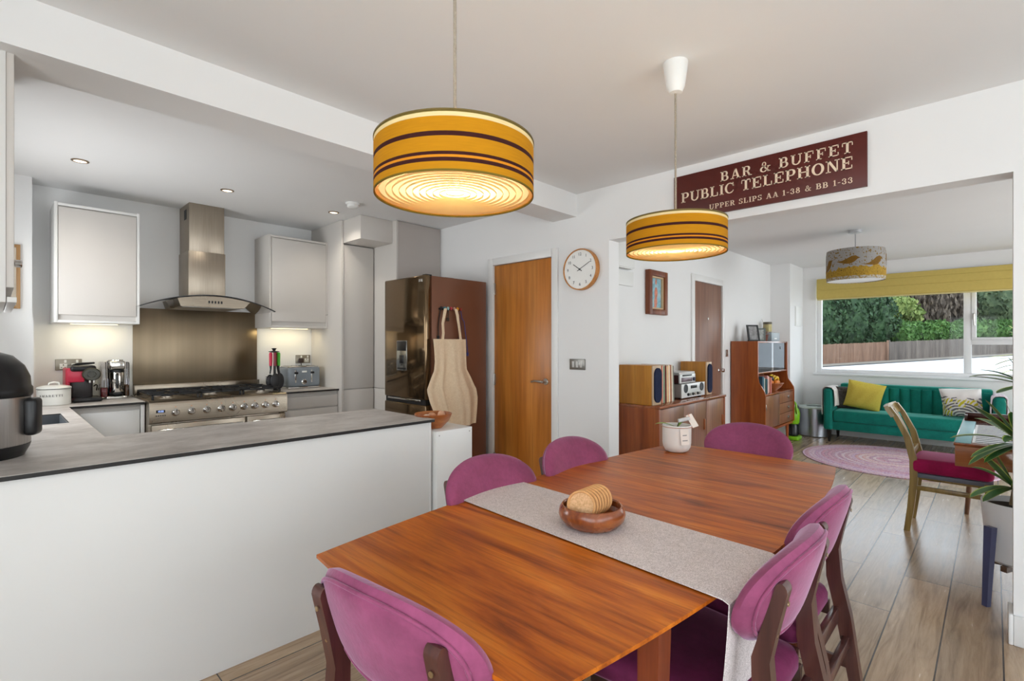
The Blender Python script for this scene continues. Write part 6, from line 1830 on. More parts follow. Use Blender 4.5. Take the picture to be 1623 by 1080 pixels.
# things in and on the cabinet
bc = [((30, 70, 90), 'dark blue'), ((60, 120, 130), 'teal'), ((206, 196, 180), 'cream'), ((40, 90, 96), 'deep green'), ((206, 140, 130), 'pink'), ((228, 214, 196), 'ivory'), ((190, 110, 96), 'terracotta')]
x = 6.300
for k, (c, nm) in enumerate(bc):
    w = 0.042 + 0.006 * ((k * 7) % 3); h = 0.215 - 0.012 * ((k * 5) % 4)
    mb = MB(); mb.box(x, x + w, 1.965 + 0.008 * (k % 3), 2.20, 0.7125, 0.712 + h, 0.002, 1)
    solo('book', mb, plain('book_%s' % nm.replace(' ', '_'), rgb(*c), 0.55, var=0.05), '%s book in the open shelf of the teak cabinet, %s from the left' % (nm, ords[k]), 'book', (x + w / 2, 2.08, 0.7125), group='books in the teak cabinet')
    x += w + 0.002
fx, fy, fz = 7.03, 2.085, 0.713
mb = MB(); mb.lathe([(0, 0), (0.075, 0), (0.08, 0.006), (0.15, 0.055), (0.185, 0.098), (0.180, 0.102), (0.174, 0.097), (0.14, 0.06), (0.07, 0.014), (0, 0.013)], (fx, fy, fz), 40, cap=False, sy=1) if False else mb.lathe([(0, 0), (0.06, 0), (0.066, 0.006), (0.110, 0.045), (0.142, 0.095), (0.138, 0.099), (0.132, 0.094), (0.102, 0.05), (0.055, 0.014), (0, 0.013)], (fx, fy, fz), 40, 1.25, 1.0, cap=False)
solo('fruit_bowl', mb, wood('fruit_bowl_wood', rgb(130, 66, 34), rgb(168, 98, 56), rgb(188, 122, 78), 'X', 1.0, 0.35), 'wooden fruit bowl on the open shelf of the teak cabinet', 'bowl', (fx, fy, fz))
for dx, dy, dz, rr_, c, nm, cat in ((-0.105, -0.02, 0.105, 0.038, (222, 120, 30), 'orange at the left of the fruit bowl', 'orange'), (-0.02, -0.055, 0.098, 0.038, (226, 130, 40), 'orange at the front of the fruit bowl', 'orange'), (0.06, -0.05, 0.098, 0.037, (228, 140, 60), 'orange at the right of the fruit bowl under the bananas', 'orange'), (-0.055, 0.045, 0.110, 0.040, (190, 60, 36), 'red apple at the back of the fruit bowl', 'apple'), (-0.045, -0.005, 0.150, 0.038, (44, 32, 38), 'dark plum on top of the oranges', 'plum')):
    mb = MB(); mb.ball((fx + dx, fy + dy, fz + dz), rr_, rr_, rr_ * 0.94, 18, 12)
    f_ = solo(cat, mb, plain('skin_%s_%d' % (cat, c[2]), rgb(*c), 0.45, var=0.06, vscale=30, bmp=0.2, bscale=300), nm, cat, (fx + dx, fy + dy, fz + dz - rr_), group='fruit in the bowl')
for k in range(3):
    pts = []
    for q in range(9):
        t = q / 8; a = -0.2 + 2.0 * t
        pts.append((fx + 0.02 + 0.12 * t + 0.01 * k, fy + 0.03 - 0.028 * k - 0.02 * t, fz + 0.128 + 0.060 * math.sin(PI * (0.15 + 0.8 * t)) - 0.012 * k))
    mb = MB(); mb.tube(pts, [0.006, 0.013, 0.0175, 0.019, 0.019, 0.0185, 0.017, 0.012, 0.005], 8)
    solo('banana', mb, plain('banana_skin', rgb(230, 190, 50), 0.45, var=0.06, vscale=20), ['banana at the back of the bunch in the fruit bowl', 'middle banana of the bunch in the fruit bowl', 'banana at the front of the bunch in the fruit bowl'][k], 'banana', pts[4], group='bananas in the fruit bowl')

def photo(cx, cy, z0, w, h, ang, label, fcol, pic):
    """standing frame turned about z by ang (local front is -Y)"""
    r = thing('photo_frame', label, 'photo frame', (cx, cy, z0), ang)
    lean = 0.22
    def P(x, z, d): return (x, d + z * lean, z)
    def slab_(mb, xa, xb, za, zb, da, db):
        v = [mb.bm.verts.new(P(x, z, d)) for d in (da, db) for x, z in ((xa, za), (xb, za), (xb, zb), (xa, zb))]
        fs = [mb.bm.faces.new([v[i] for i in q]) for q in ((0, 1, 2, 3), (7, 6, 5, 4), (0, 4, 5, 1), (1, 5, 6, 2), (2, 6, 7, 3), (3, 7, 4, 0))]
    mb = MB(); b = 0.018
    slab_(mb, -w / 2, -w / 2 + b, 0, h, -0.009, 0.009); slab_(mb, w / 2 - b, w / 2, 0, h, -0.009, 0.009); slab_(mb, -w / 2 + b, w / 2 - b, 0, b, -0.009, 0.009); slab_(mb, -w / 2 + b, w / 2 - b, h - b, h, -0.009, 0.009)
    part('frame', mb, plain('frame_%d' % int(fcol[0] * 999), fcol, 0.4), r, local=True)
    mb = MB(); slab_(mb, -w / 2 + b, w / 2 - b, b, h - b, -0.002, 0.004); part('photo', mb, plain('photo_%d' % int(pic[0] * 999), pic, 0.3, var=0.5, vscale=18), r, local=True)
    mb = MB(); mb.bar((0, 0.014 + h * 0.7 * lean, h * 0.7), (0, 0.10, 0.002), 0.04, 0.004); part('stand', mb, BLACKM, r, local=True)
HT = 1.3475
photo(6.43, 2.10, HT, 0.15, 0.200, -0.65, 'black framed portrait photograph on the left of the teak cabinet', rgb(40, 42, 44), rgb(150, 150, 150))
photo(6.66, 2.12, HT, 0.15, 0.165, -1.25, 'pale framed photograph turned edge-on beside the black framed one', rgb(120, 130, 128), rgb(200, 206, 204))
r = thing('dried_plant', 'small terracotta pot with dried stems on the teak cabinet', 'plant', (6.86, 2.13, HT))
mb = MB(); mb.lathe([(0, 0), (0.045, 0), (0.062, 0.085), (0.058, 0.086), (0.05, 0.07), (0, 0.07)], (6.86, 2.13, HT), 24, cap=False); part('pot', mb, plain('brown_terracotta', rgb(110, 62, 48), 0.7, var=0.1), r)
mb = MB(); rd = random.Random(2)
for k in range(24):
    a = rd.uniform(0, 6.28); mb.tube([(6.86, 2.13, HT + 0.07), (6.86 + 0.05 * math.cos(a), 2.13 + 0.05 * math.sin(a), HT + 0.10 + rd.uniform(0, 0.03)), (6.86 + 0.10 * math.cos(a), 2.13 + 0.08 * math.sin(a), HT + rd.uniform(0.06, 0.13))], [0.004, 0.006, 0.002], 5)
part('foliage', mb, plain('dried_mauve_leaf', rgb(150, 126, 112), 0.8, var=0.2, vscale=30), r)
r = thing('radio', 'small grey radio on the teak cabinet beside the dried plant', 'radio', (7.15, 2.12, HT))
mb = MB(); mb.box(6.99, 7.33, 2.07, 2.17, HT + 0.0005, HT + 0.115, 0.008); part('case', mb, plain('blue_grey_radio', rgb(146, 158, 164), 0.4), r)
mb = MB(); mb.box(7.31, 7.345, 2.075, 2.165, HT + 0.004, HT + 0.11, 0.006); part('end_cap', mb, DGREY, r)
mb = MB(); mb.box(7.10, 7.20, 2.067, 2.071, HT + 0.03, HT + 0.045, 0.001); part('badge', mb, WHITEPL, r)
mb = MB(); mb.tube([(7.06, 2.15, HT + 0.115), (6.93, 2.17, HT + 0.29)], 0.0025, 6); part('aerial', mb, NICKEL, r)
for k, (c, lab) in enumerate((((150, 138, 96), 'lower of two stacked green-gold tins behind the radio'), ((168, 156, 110), 'upper of two stacked green-gold tins behind the radio'))):
    r = thing('tin', lab, 'tin', (7.37, 2.235, HT + 0.135 * k), group='stacked tins behind the radio')
    mb = MB(); mb.lathe([(0.055, 0.0006), (0.055, 0.105), (0.052, 0.106)], (7.37, 2.235, HT + 0.135 * k), 28); part('body', mb, plain('tin_%d' % k, rgb(*c), 0.4, 0.4, var=0.15, vscale=20), r)
    mb = MB(); mb.lathe([(0.056, 0.100), (0.057, 0.103), (0.057, 0.128), (0.052, 0.132)], (7.37, 2.235, HT + 0.135 * k), 28); part('lid', mb, plain('tin_lid', rgb(90, 84, 70), 0.4, 0.5), r)

# vacuum and bin
r = thing('vacuum_cleaner', 'lime green and black vacuum cleaner between teak cabinet and bin', 'vacuum cleaner', (7.64, 1.99, 0))
LIME = plain('lime_plastic', rgb(128, 190, 32), 0.3)
mb = MB(); mb.box(7.54, 7.74, 1.90, 2.04, 0.0, 0.055, 0.018, 3); part('floor_head', mb, LIME, r)
mb = MB(); mb.lathe([(0.06, 0.055), (0.07, 0.07), (0.07, 0.20), (0.06, 0.22)], (7.64, 1.99, 0), 24); part('dust_bin', mb, BLACKP, r)
mb = MB(); mb.lathe([(0.066, 0.22), (0.078, 0.24), (0.085, 0.36), (0.072, 0.42), (0.04, 0.45), (0, 0.455)], (7.64, 1.99, 0), 28); part('body', mb, LIME, r)
mb = MB(); mb.tube([(7.64, 2.0, 0.43), (7.63, 2.01, 0.50), (7.60, 1.98, 0.54), (7.575, 1.94, 0.50), (7.58, 1.92, 0.36)], 0.014, 10); part('handle', mb, LIME, r)
mb = MB(); mb.tube([(7.72, 1.97, 0.12), (7.745, 1.96, 0.24), (7.735, 1.97, 0.36)], 0.018, 10); part('hose', mb, BLACKM, r)
r = thing('waste_bin', 'round brushed steel bin with open ring lid at the sofa end', 'bin', (8.20, 1.86, 0))
mb = MB(); mb.lathe([(0.175, 0.001), (0.190, 0.01), (0.195, 0.40), (0.190, 0.40), (0.186, 0.02), (0, 0.015)], (8.20, 1.86, 0), 44, cap=False); part('body', mb, brushed('bin_steel', (0.42, 0.44, 0.48, 1), 'Z', 0.3), r)
mb = MB(); mb.lathe([(0.196, 0.395), (0.200, 0.402), (0.196, 0.425), (0.14, 0.432), (0.10, 0.425), (0.10, 0.415), (0.13, 0.41)], (8.20, 1.86, 0), 44, cap=False); part('ring_lid', mb, plain('pale_lid', rgb(206, 220, 216), 0.25), r)

# ------------------------------------------------------------------ sofa
EME = velvet('emerald_velvet', rgb(14, 118, 104), (0.30, 0.85, 0.75, 1))
LEGB = plain('black_sofa_leg', rgb(26, 22, 22), 0.35)
sy0, sy1, sxf, sxb = -0.10, 1.66, 7.78, 8.43
r = thing('sofa', 'emerald green velvet sofa with channelled back under the street window', 'sofa', (8.1, 0.65, 0))
mb = MB(); mb.box(sxf + 0.03, sxb, sy0 + 0.10, sy1 - 0.10, 0.165, 0.275, 0.012); part('base', mb, EME, r)
for y0, y1 in ((sy1 - 0.105, sy1), (sy0, sy0 + 0.105)):
    mb = MB(); mb.box(sxf, sxb, y0, y1, 0.160, 0.715, 0.035, 4); part('arm', mb, EME, r)
mb = MB(); mb.box(sxf + 0.012, 8.24, sy0 + 0.108, sy1 - 0.108, 0.278, 0.425, 0.022, 3); part('seat', mb, EME, r)
mb = MB()
n = 14; w = (sy1 - sy0 - 0.216) / n
for k in range(n):
    y = sy0 + 0.108 + w * k
    pl = [(8.235 + 0.030 * (1 - math.sin(PI * q / 10) ** 0.5), y + w * q / 10) for q in range(11)] + [(8.42, y + w), (8.42, y)]
    mb.prism([(p[0], p[1]) for p in reversed(pl)], 0.28, 0.725)
mb.box(8.252, 8.43, sy0 + 0.106, sy1 - 0.106, 0.70, 0.765, 0.03, 4)
bmesh.ops.recalc_face_normals(mb.bm, faces=mb.bm.faces)
part('back', mb, EME, r)
for x in (sxf + 0.06, sxb - 0.06):
    for y in (sy0 + 0.06, sy1 - 0.06):
        mb = MB(); mb.bar((x, y, 0.165), (x, y, 0.0), 0.05, 0.05, 0.026, 0.026); part('leg', mb, LEGB, r)
def cushion(name, label, c, s, yaw, lean, roll, m, thick=0.075):
    r = thing(name, label, 'cushion', c)
    mb = MB()
    n = 22
    M = Matrix.Rotation(yaw, 4, 'Z') @ Matrix.Rotation(-lean, 4, 'Y') @ Matrix.Rotation(roll, 4, 'X')
    def pt(u, v, sg):
        a, b = 2 * u - 1, 2 * v - 1
        pin = 1 - 0.07 * (1 - a * a) * abs(b) ** 2 - 0.0
        yy = a * s * (1 - 0.06 * (1 - b * b)); zz = b * s * (1 - 0.06 * (1 - a * a))
        t = thick * ((1 - a ** 4) * (1 - b ** 4)) ** 0.55 + 0.004
        t += 0.006 * math.sin(9 * a + 4 * b) * (1 - a * a) * (1 - b * b)
        return M @ Vector((sg * t, yy, zz)) + Vector(c) + Vector((0, 0, s))
    mb.grid(lambda u, v: pt(u, v, -1), n, n); mb.grid(lambda u, v: pt(u, v, 1), n, n, flip=True)
    bmesh.ops.remove_doubles(mb.bm, verts=mb.bm.verts, dist=0.0095)
    bmesh.ops.recalc_face_normals(mb.bm, faces=mb.bm.faces)
    part('cover', mb, m, r, angle=70)
    return r
def leaf_print():
    m, nt, b = new_mat('yellow_grey_leaf_print')
    v = coords(nt, (1, 1, 1), (0.0, 0.0, 0.0))
    wv = nt.nodes.new('ShaderNodeTexWave'); wv.wave_type = 'RINGS'; wv.rings_direction = 'X'
    wv.inputs['Scale'].default_value = 9; wv.inputs['Distortion'].default_value = 3.0; wv.inputs['Detail'].default_value = 1
    nt.links.new(v, wv.inputs['Vector'])
    stripes = ramp(nt, wv.outputs['Fac'], [(0.45, rgb(236, 234, 226)), (0.55, rgb(112, 112, 116))])
    n1 = noise(nt, v, 9, 2, 0.5, 0.6)
    yel = ramp(nt, n1, [(0.52, (0, 0, 0, 1)), (0.55, (1, 1, 1, 1))])
    sp = nt.nodes.new('ShaderNodeSeparateColor'); nt.links.new(yel, sp.inputs[0])
    wv2 = nt.nodes.new('ShaderNodeTexWave'); wv2.bands_direction = 'DIAGONAL'; wv2.inputs['Scale'].default_value = 16; wv2.inputs['Distortion'].default_value = 2.0
    nt.links.new(v, wv2.inputs['Vector'])
    ys = ramp(nt, wv2.outputs['Fac'], [(0.4, rgb(236, 234, 226)), (0.5, rgb(206, 196, 40))])
    c = mix_col(nt, sp.outputs[0], stripes, ys)
    sx = nt.nodes.new('ShaderNodeSeparateXYZ'); nt.links.new(v, sx.inputs[0])
    up = math_node(nt, 'GREATER_THAN', math_node(nt, 'ADD', sx.outputs[2], math_node(nt, 'MULTIPLY', n1, 0.16)), 0.33)
    c = mix_col(nt, up, c, rgb(236, 234, 230))
    nt.links.new(c, b.inputs['Base Color']); b.inputs['Roughness'].default_value = 0.85
    return m
cushion('cushion', 'mustard yellow cushion on the left of the green sofa', (7.995, 1.235, 0.424), 0.205, 0.10, 0.42, 0.20, fabric('mustard_cushion', rgb(196, 176, 70), rgb(214, 196, 92), 300, 0.9, 0.3))
cushion('cushion', 'dark patterned cushion tucked behind the mustard one', (8.10, 1.42, 0.424), 0.160, 0.30, 0.30, 0.0, plain('dark_pattern_cushion', rgb(70, 66, 62), 0.85, var=0.5, vscale=60))
cushion('cushion', 'white cushion with grey and yellow leaf print on the right of the sofa', (8.0, 0.275, 0.424), 0.190, -0.05, 0.42, -0.06, leaf_print())
THR = fabric('cream_throw', rgb(206, 198, 190), rgb(236, 232, 228), 160, 0.95, 0.4)
def drape(name, label, y0, y1, x0, x1, outer, inner, m):
    yo = max(y0, y1) if y0 > 1 else min(y0, y1); yi = min(y0, y1) if y0 > 1 else max(y0, y1)
    sg = 1 if y0 > 1 else -1
    top = 0.722
    pts = [(yo + sg * 0.012, top - outer), (yo + sg * 0.016, top - outer * 0.5), (yo + sg * 0.014, top - 0.03), (yo - sg * 0.012, top + 0.004), ((yo + yi) / 2, top + 0.010), (yi + sg * 0.010, top + 0.006), (yi - sg * 0.016, top - 0.025), (yi - sg * 0.024, top - inner * 0.55), (yi - sg * 0.022, top - inner)]
    def f(u, v):
        q = v * (len(pts) - 1); k = min(int(q), len(pts) - 2); t = q - k
        y = pts[k][0] * (1 - t) + pts[k + 1][0] * t; z = pts[k][1] * (1 - t) + pts[k + 1][1] * t
        return (x0 + (x1 - x0) * u + 0.015 * math.sin(v * 7), y + sg * 0.004 * math.sin(u * 16), z + 0.006 * math.sin(u * 11 + v * 5))
    mb = MB(); mb.grid(f, 16, 40, 0.007)
    solo(name, mb, m, label, 'throw', ((x0 + x1) / 2, (y0 + y1) / 2, 0.7), angle=60)
drape('throw_blanket', 'cream throw folded over the left arm of the green sofa', 1.66, 1.555, 7.80, 8.14, 0.36, 0.24, THR)
drape('throw_blanket', 'white and mauve patterned throw over the right arm of the green sofa', -0.10, 0.005, 7.79, 8.14, 0.30, 0.26, plain('mauve_patterned_throw', rgb(206, 194, 200), 0.9, var=0.30, vscale=28))

# braided rug
def braided():
    m, nt, b = new_mat('braided_rag_rug')
    tc = nt.nodes.new('ShaderNodeTexCoord'); mp = nt.nodes.new('ShaderNodeMapping'); nt.links.new(tc.outputs['Object'], mp.inputs[0])
    ln = nt.nodes.new('ShaderNodeVectorMath'); ln.operation = 'LENGTH'; nt.links.new(mp.outputs[0], ln.inputs[0])
    rings = math_node(nt, 'MULTIPLY', ln.outputs['Value'], 30.0)
    ri = math_node(nt, 'FLOOR', rings)
    w = nt.nodes.new('ShaderNodeTexWhiteNoise'); w.noise_dimensions = '1D'; nt.links.new(ri, w.inputs['W'])
    c = ramp(nt, w.outputs['Value'], [(0.0, rgb(206, 140, 170)), (0.18, rgb(226, 206, 214)), (0.36, rgb(196, 156, 196)), (0.52, rgb(236, 224, 224)), (0.68, rgb(214, 156, 150)), (0.84, rgb(180, 130, 160))])
    n1 = noise(nt, coords(nt), 46, 2, 0.6)
    c2 = ramp(nt, n1, [(0.36, rgb(150, 80, 130)), (0.47, rgb(230, 214, 220)), (0.55, rgb(226, 220, 214)), (0.66, rgb(206, 120, 110))])
    c = mix_col(nt, 0.45, c, c2)
    e = math_node(nt, 'FRACT', rings); d = math_node(nt, 'ABSOLUTE', math_node(nt, 'SUBTRACT', e, 0.5))
    c = mix_col(nt, math_node(nt, 'MULTIPLY', math_node(nt, 'GREATER_THAN', d, 0.44), 0.3), c, rgb(150, 110, 130))
    nt.links.new(c, b.inputs['Base Color']); b.inputs['Roughness'].default_value = 0.95; b.inputs['Specular IOR Level'].default_value = 0.1
    bump(nt, b, math_node(nt, 'SUBTRACT', 0.5, d), 0.5, 0.006)
    return m
mb = MB(); mb.lathe([(0.87, 0.0005), (0.875, 0.005), (0.87, 0.010), (0, 0.011)], (7.0, 0.80, 0), 96, 1.0, 1.02)
solo('braided_rug', mb, braided(), 'round pink and lilac braided rug on the floor before the sofa', 'rug', (7.0, 0.80, 0))

# bird lampshade
def bird_shade():
    m = bpy.data.materials.new('bird_print_shade'); m.use_nodes = True
    nt = m.node_tree; b = nt.nodes['Principled BSDF']; out = nt.nodes['Material Output']
    v = coords(nt); sp = nt.nodes.new('ShaderNodeSeparateXYZ'); nt.links.new(v, sp.inputs[0])
    n1 = noise(nt, v, 62, 2, 0.5); n2 = noise(nt, v, 10, 3, 0.6)
    leaves = math_node(nt, 'MULTIPLY', math_node(nt, 'GREATER_THAN', n1, 0.60), math_node(nt, 'GREATER_THAN', sp.outputs[2], 0.135))
    c = mix_col(nt, leaves, rgb(150, 147, 144), rgb(124, 96, 30))
    hill = math_node(nt, 'LESS_THAN', math_node(nt, 'SUBTRACT', sp.outputs[2], math_node(nt, 'MULTIPLY', n2, 0.16)), 0.03)
    hc = ramp(nt, n1, [(0.4, rgb(150, 116, 30)), (0.55, rgb(176, 140, 40)), (0.7, rgb(98, 76, 24))])
    c = mix_col(nt, hill, c, hc)
    band = math_node(nt, 'LESS_THAN', sp.outputs[2], 0.030)
    c = mix_col(nt, band, c, ramp(nt, n1, [(0.45, rgb(170, 166, 158)), (0.6, rgb(150, 122, 60))]))
    nt.links.new(c, b.inputs['Base Color']); b.inputs['Roughness'].default_value = 0.85
    return m
lx, ly, lz, lr, lh = 6.0, 1.0, 1.945, 0.250, 0.305
r = thing('bird_pendant', 'grey drum pendant with a mustard bird print hanging in the lounge', 'lamp', (lx, ly, lz))
mb = MB(); mb.lathe([(lr - 0.006, 0), (lr, 0.05), (lr, lh - 0.05), (lr - 0.006, lh), (lr - 0.010, lh), (lr - 0.004, lh - 0.05), (lr - 0.004, 0.05), (lr - 0.010, 0)], (lx, ly, lz), 72, cap=False); sh = part('lamp_shade', mb, bird_shade(), r, angle=50)
mb = MB(); mb.lathe([(lr - 0.004, 0.004), (lr - 0.02, 0.006), (0, 0.006)], (lx, ly, lz), 48, cap=False); part('diffuser', mb, WHITEPL, r)
BU = [(-0.075, -0.020), (-0.040, -0.010), (-0.012, 0.010), (0.010, 0.031), (0.034, 0.041), (0.050, 0.034), (0.066, 0.030)]
BL = [(-0.075, -0.022), (-0.040, -0.026), (-0.004, -0.027), (0.022, -0.020), (0.044, 0.002), (0.052, 0.020), (0.066, 0.029)]
def chain(c, x):
    for (xa, ya), (xb, yb) in zip(c, c[1:]):
        if x <= xb: return ya + (yb - ya) * (x - xa) / (xb - xa)
    return c[-1][1]
mb = MB()
for k in range(7):
    a0 = math.radians(228) + k * 2 * PI / 7; zc = lz + 0.160 + 0.022 * math.sin(k * 2.3); tl = 0.35 * math.sin(k * 1.7)
    sc = 1.35 * (-1 if k % 3 == 1 else 1)
    rows = []
    for q in range(19):
        x_ = -0.075 + 0.141 * q / 18
        r2 = []
        for w_ in (0, 0.33, 0.67, 1):
            y_ = chain(BL, x_) * (1 - w_) + chain(BU, x_) * w_
            xx, yy = x_ * math.cos(tl) - y_ * math.sin(tl), x_ * math.sin(tl) + y_ * math.cos(tl)
            a = a0 + xx * sc / lr
            r2.append(mb.bm.verts.new((lx + (lr + 0.0015) * math.cos(a), ly + (lr + 0.0015) * math.sin(a), zc + yy * abs(sc))))
        rows.append(r2)
    for p_, q_ in zip(rows, rows[1:]):
        for w_ in range(3): mb.bm.faces.new((p_[w_], q_[w_], q_[w_ + 1], p_[w_ + 1]))
part('bird_print', mb, plain('mustard_bird_print', rgb(118, 84, 18), 0.85, var=0.15, vscale=40), sh)
mb = MB(); mb.tube([(lx, ly, lz + lh - 0.06), (lx, ly, CE - 0.03)], 0.004, 8); part('cord', mb, plain('grey_flex', rgb(170, 170, 172), 0.5), r)
mb = MB(); mb.lathe([(0.012, CE - 0.036), (0.058, CE - 0.028), (0.060, CE - 0.001)], (lx, ly, 0), 28); part('ceiling_rose', mb, plain('silver_rose', rgb(190, 190, 192), 0.3, 0.5), r)
mb = MB(); mb.ball((lx, ly, lz + 0.14), 0.03); mb.cyl(lx, ly, lz + 0.16, lz + lh - 0.04, 0.018); mb.tube([(lx - lr + 0.01, ly, lz + lh - 0.01), (lx, ly, lz + lh - 0.05), (lx + lr - 0.01, ly, lz + lh - 0.01)], 0.003, 6); part('bulb', mb, WHITEPL, r)

# ------------------------------------------------------------------ desk, desk chair
WAL = wood('glossy_walnut_desk', rgb(104, 52, 22), rgb(156, 92, 52), rgb(184, 126, 82), 'Y', 1.0, 0.12, coat=0.8, streak=5)
WALX = wood('glossy_walnut_desk_top', rgb(96, 44, 20), rgb(130, 66, 34), rgb(156, 92, 54), 'X', 1.0, 0.14, coat=0.8, streak=8)
DX0, DX1, DY0, DY1 = 3.785, 5.12, -0.60, 0.165
r = thing('desk', 'glossy walnut desk half hidden by the pier and the potted plant', 'desk', (4.45, -0.2, 0))
mb = MB(); mb.box(DX0, DX1, DY0, DY1, 0.735, 0.752, 0.004); part('top', mb, WALX, r)
mb = MB(); mb.box(DX0 + 0.004, DX0 + 0.024, DY0 + 0.01, DY1 - 0.006, 0.620, 0.735, 0.003); part('end_apron', mb, WAL, r)
mb = MB(); mb.box(DX1 - 0.024, DX1 - 0.004, DY0 + 0.01, DY1 - 0.006, 0.620, 0.735, 0.003); part('end_apron', mb, WAL, r)
mb = MB(); mb.box(DX0 + 0.024, DX1 - 0.024, DY0 + 0.01, DY0 + 0.03, 0.620, 0.735); mb.box(DX0 + 0.024, DX1 - 0.024, DY1 - 0.07, DY1 - 0.05, 0.66, 0.735); part('apron', mb, WALX, r)
for (x, y, dx, dy) in ((3.98, -0.20, 0.0, -0.02), (3.98, -0.52, 0.0, -0.02), (5.05, 0.10, 0.16, 0.05), (5.05, -0.52, 0.1, -0.02)):
    mb = MB(); mb.tube([(x, y, 0.735), (x + dx, y + dy, 0.0)], [0.024, 0.014], 12); part('leg', mb, wood('desk_leg_wood', rgb(96, 66, 50), rgb(124, 88, 68), rgb(146, 108, 86), 'Z'), r)
mb = MB(); mb.box(5.06, 5.10, -0.55, 0.155, 0.752, 0.80, 0.004); mb.box(4.95, 5.06, 0.138, 0.155, 0.752, 0.79, 0.003); part('gallery', mb, wood('dark_gallery', rgb(48, 22, 20), rgb(70, 36, 30), rgb(88, 50, 42), 'Y', 1.0, 0.2), r)
mb = MB(); mb.box(3.80, 4.90, 0.092, 0.160, 0.7523, 0.7545, 0.001); solo('blotter', mb, plain('teal_blotter', rgb(120, 176, 184), 0.4, var=0.04), 'pale teal mat along the front edge of the walnut desk', 'mat', (4.3, 0.1, 0.7523))
def sheet(x0, x1, y0, y1, z, label):
    r = thing('sheet_music', label, 'paper', ((x0 + x1) / 2, (y0 + y1) / 2, z))
    mb = MB(); mb.box(x0, x1, y0, y1, z, z + 0.0025, 0.0004, 1); pg = part('page', mb, plain('white_paper', rgb(232, 234, 236), 0.5, var=0.01), r)
    mb = MB()
    nl = int((x1 - x0) / 0.07)
    for k in range(nl): mb.box(x0 + 0.02 + 0.07 * k, x0 + 0.045 + 0.07 * k, y0 + 0.012, y1 - 0.012, z + 0.0024, z + 0.0034)
    part('printed_lines', mb, plain('printed_grey', rgb(84, 90, 98), 0.7), pg)
sheet(3.84, 4.70, -0.10, 0.088, 0.7525, 'striped white paper nearest the front edge of the desk')
sheet(3.84, 4.60, -0.36, -0.105, 0.7525, 'grey-striped paper lying deeper on the desk behind the plant leaves')

GOLD = wood('olive_gold_chair_wood', rgb(116, 92, 40), rgb(150, 124, 62), rgb(176, 150, 92), 'Z', 1.0, 0.34, coat=0.2, streak=10)
MAG = velvet('magenta_seat', rgb(150, 14, 72), (0.85, 0.35, 0.6, 1))
r = thing('desk_chair', 'olive-gold wooden chair with magenta seat pushed up to the desk', 'chair', (4.65, 0.22, 0))
def stile(x):
    sp = [(0.440, 0.0), (0.420, 0.16), (0.402, 0.36), (0.404, 0.50), (0.440, 0.66), (0.505, 0.80), (0.545, 0.862)]
    wd = [0.034, 0.038, 0.044, 0.044, 0.038, 0.032, 0.030]
    poly = [(y - w / 2, z) for (y, z), w in zip(sp, wd)] + [(y + w / 2, z) for (y, z), w in zip(reversed(sp), reversed(wd))]
    mb = MB(); mb.extr(poly, 'X', x - 0.019, x + 0.019); part('rear_leg', mb, GOLD, r, angle=40)
stile(4.470); stile(4.830)
def back_pt(z): 
    sp = [(0.404, 0.50), (0.440, 0.66), (0.505, 0.80), (0.545, 0.862)]
    for (ya, za), (yb, zb) in zip(sp, sp[1:]):
        if z <= zb: return ya + (yb - ya) * (z - za) / (zb - za)
    return 0.545
mb = MB()
mb.grid(lambda u, v: (4.451 + 0.398 * u, back_pt(0.80 + 0.07 * v) + 0.002 + 0.016 * 4 * u * (1 - u), 0.80 + 0.07 * v), 14, 3, 0.026)
part('crest_rail', mb, GOLD, r, angle=40)
for x0 in (4.60, 4.70):
    mb = MB()
    poly = [(back_pt(z) - 0.006 + 0.018, z) for z in (0.55, 0.62, 0.70, 0.78, 0.83)] + [(back_pt(z) + 0.008 + 0.018, z) for z in (0.83, 0.78, 0.70, 0.62, 0.55)]
    mb.extr(poly, 'X', x0 - 0.028, x0 + 0.028); part('splat', mb, GOLD, r, angle=40)
mb = MB(); mb.box(4.485, 4.815, 0.405, 0.432, 0.53, 0.57, 0.003); part('lower_rail', mb, GOLD, r)
mb = MB(); mb.box(4.440, 4.862, -0.005, 0.415, 0.415, 0.515, 0.035, 4); part('seat', mb, MAG, r, angle=60)
mb = MB(); mb.box(4.455, 4.85, 0.0, 0.40, 0.385, 0.414, 0.003); part('seat_rail', mb, plain('grey_blue_rail', rgb(96, 100, 112), 0.5), r)
for x in (4.470, 4.830):
    mb = MB(); mb.bar((x, 0.022, 0.40), (x, 0.018, 0.0), 0.042, 0.042, 0.028, 0.028); part('front_leg', mb, GOLD, r)
    mb = MB(); mb.box(x - 0.010, x + 0.010, 0.03, 0.40, 0.295, 0.325, 0.003); part('side_stretcher', mb, GOLD, r)

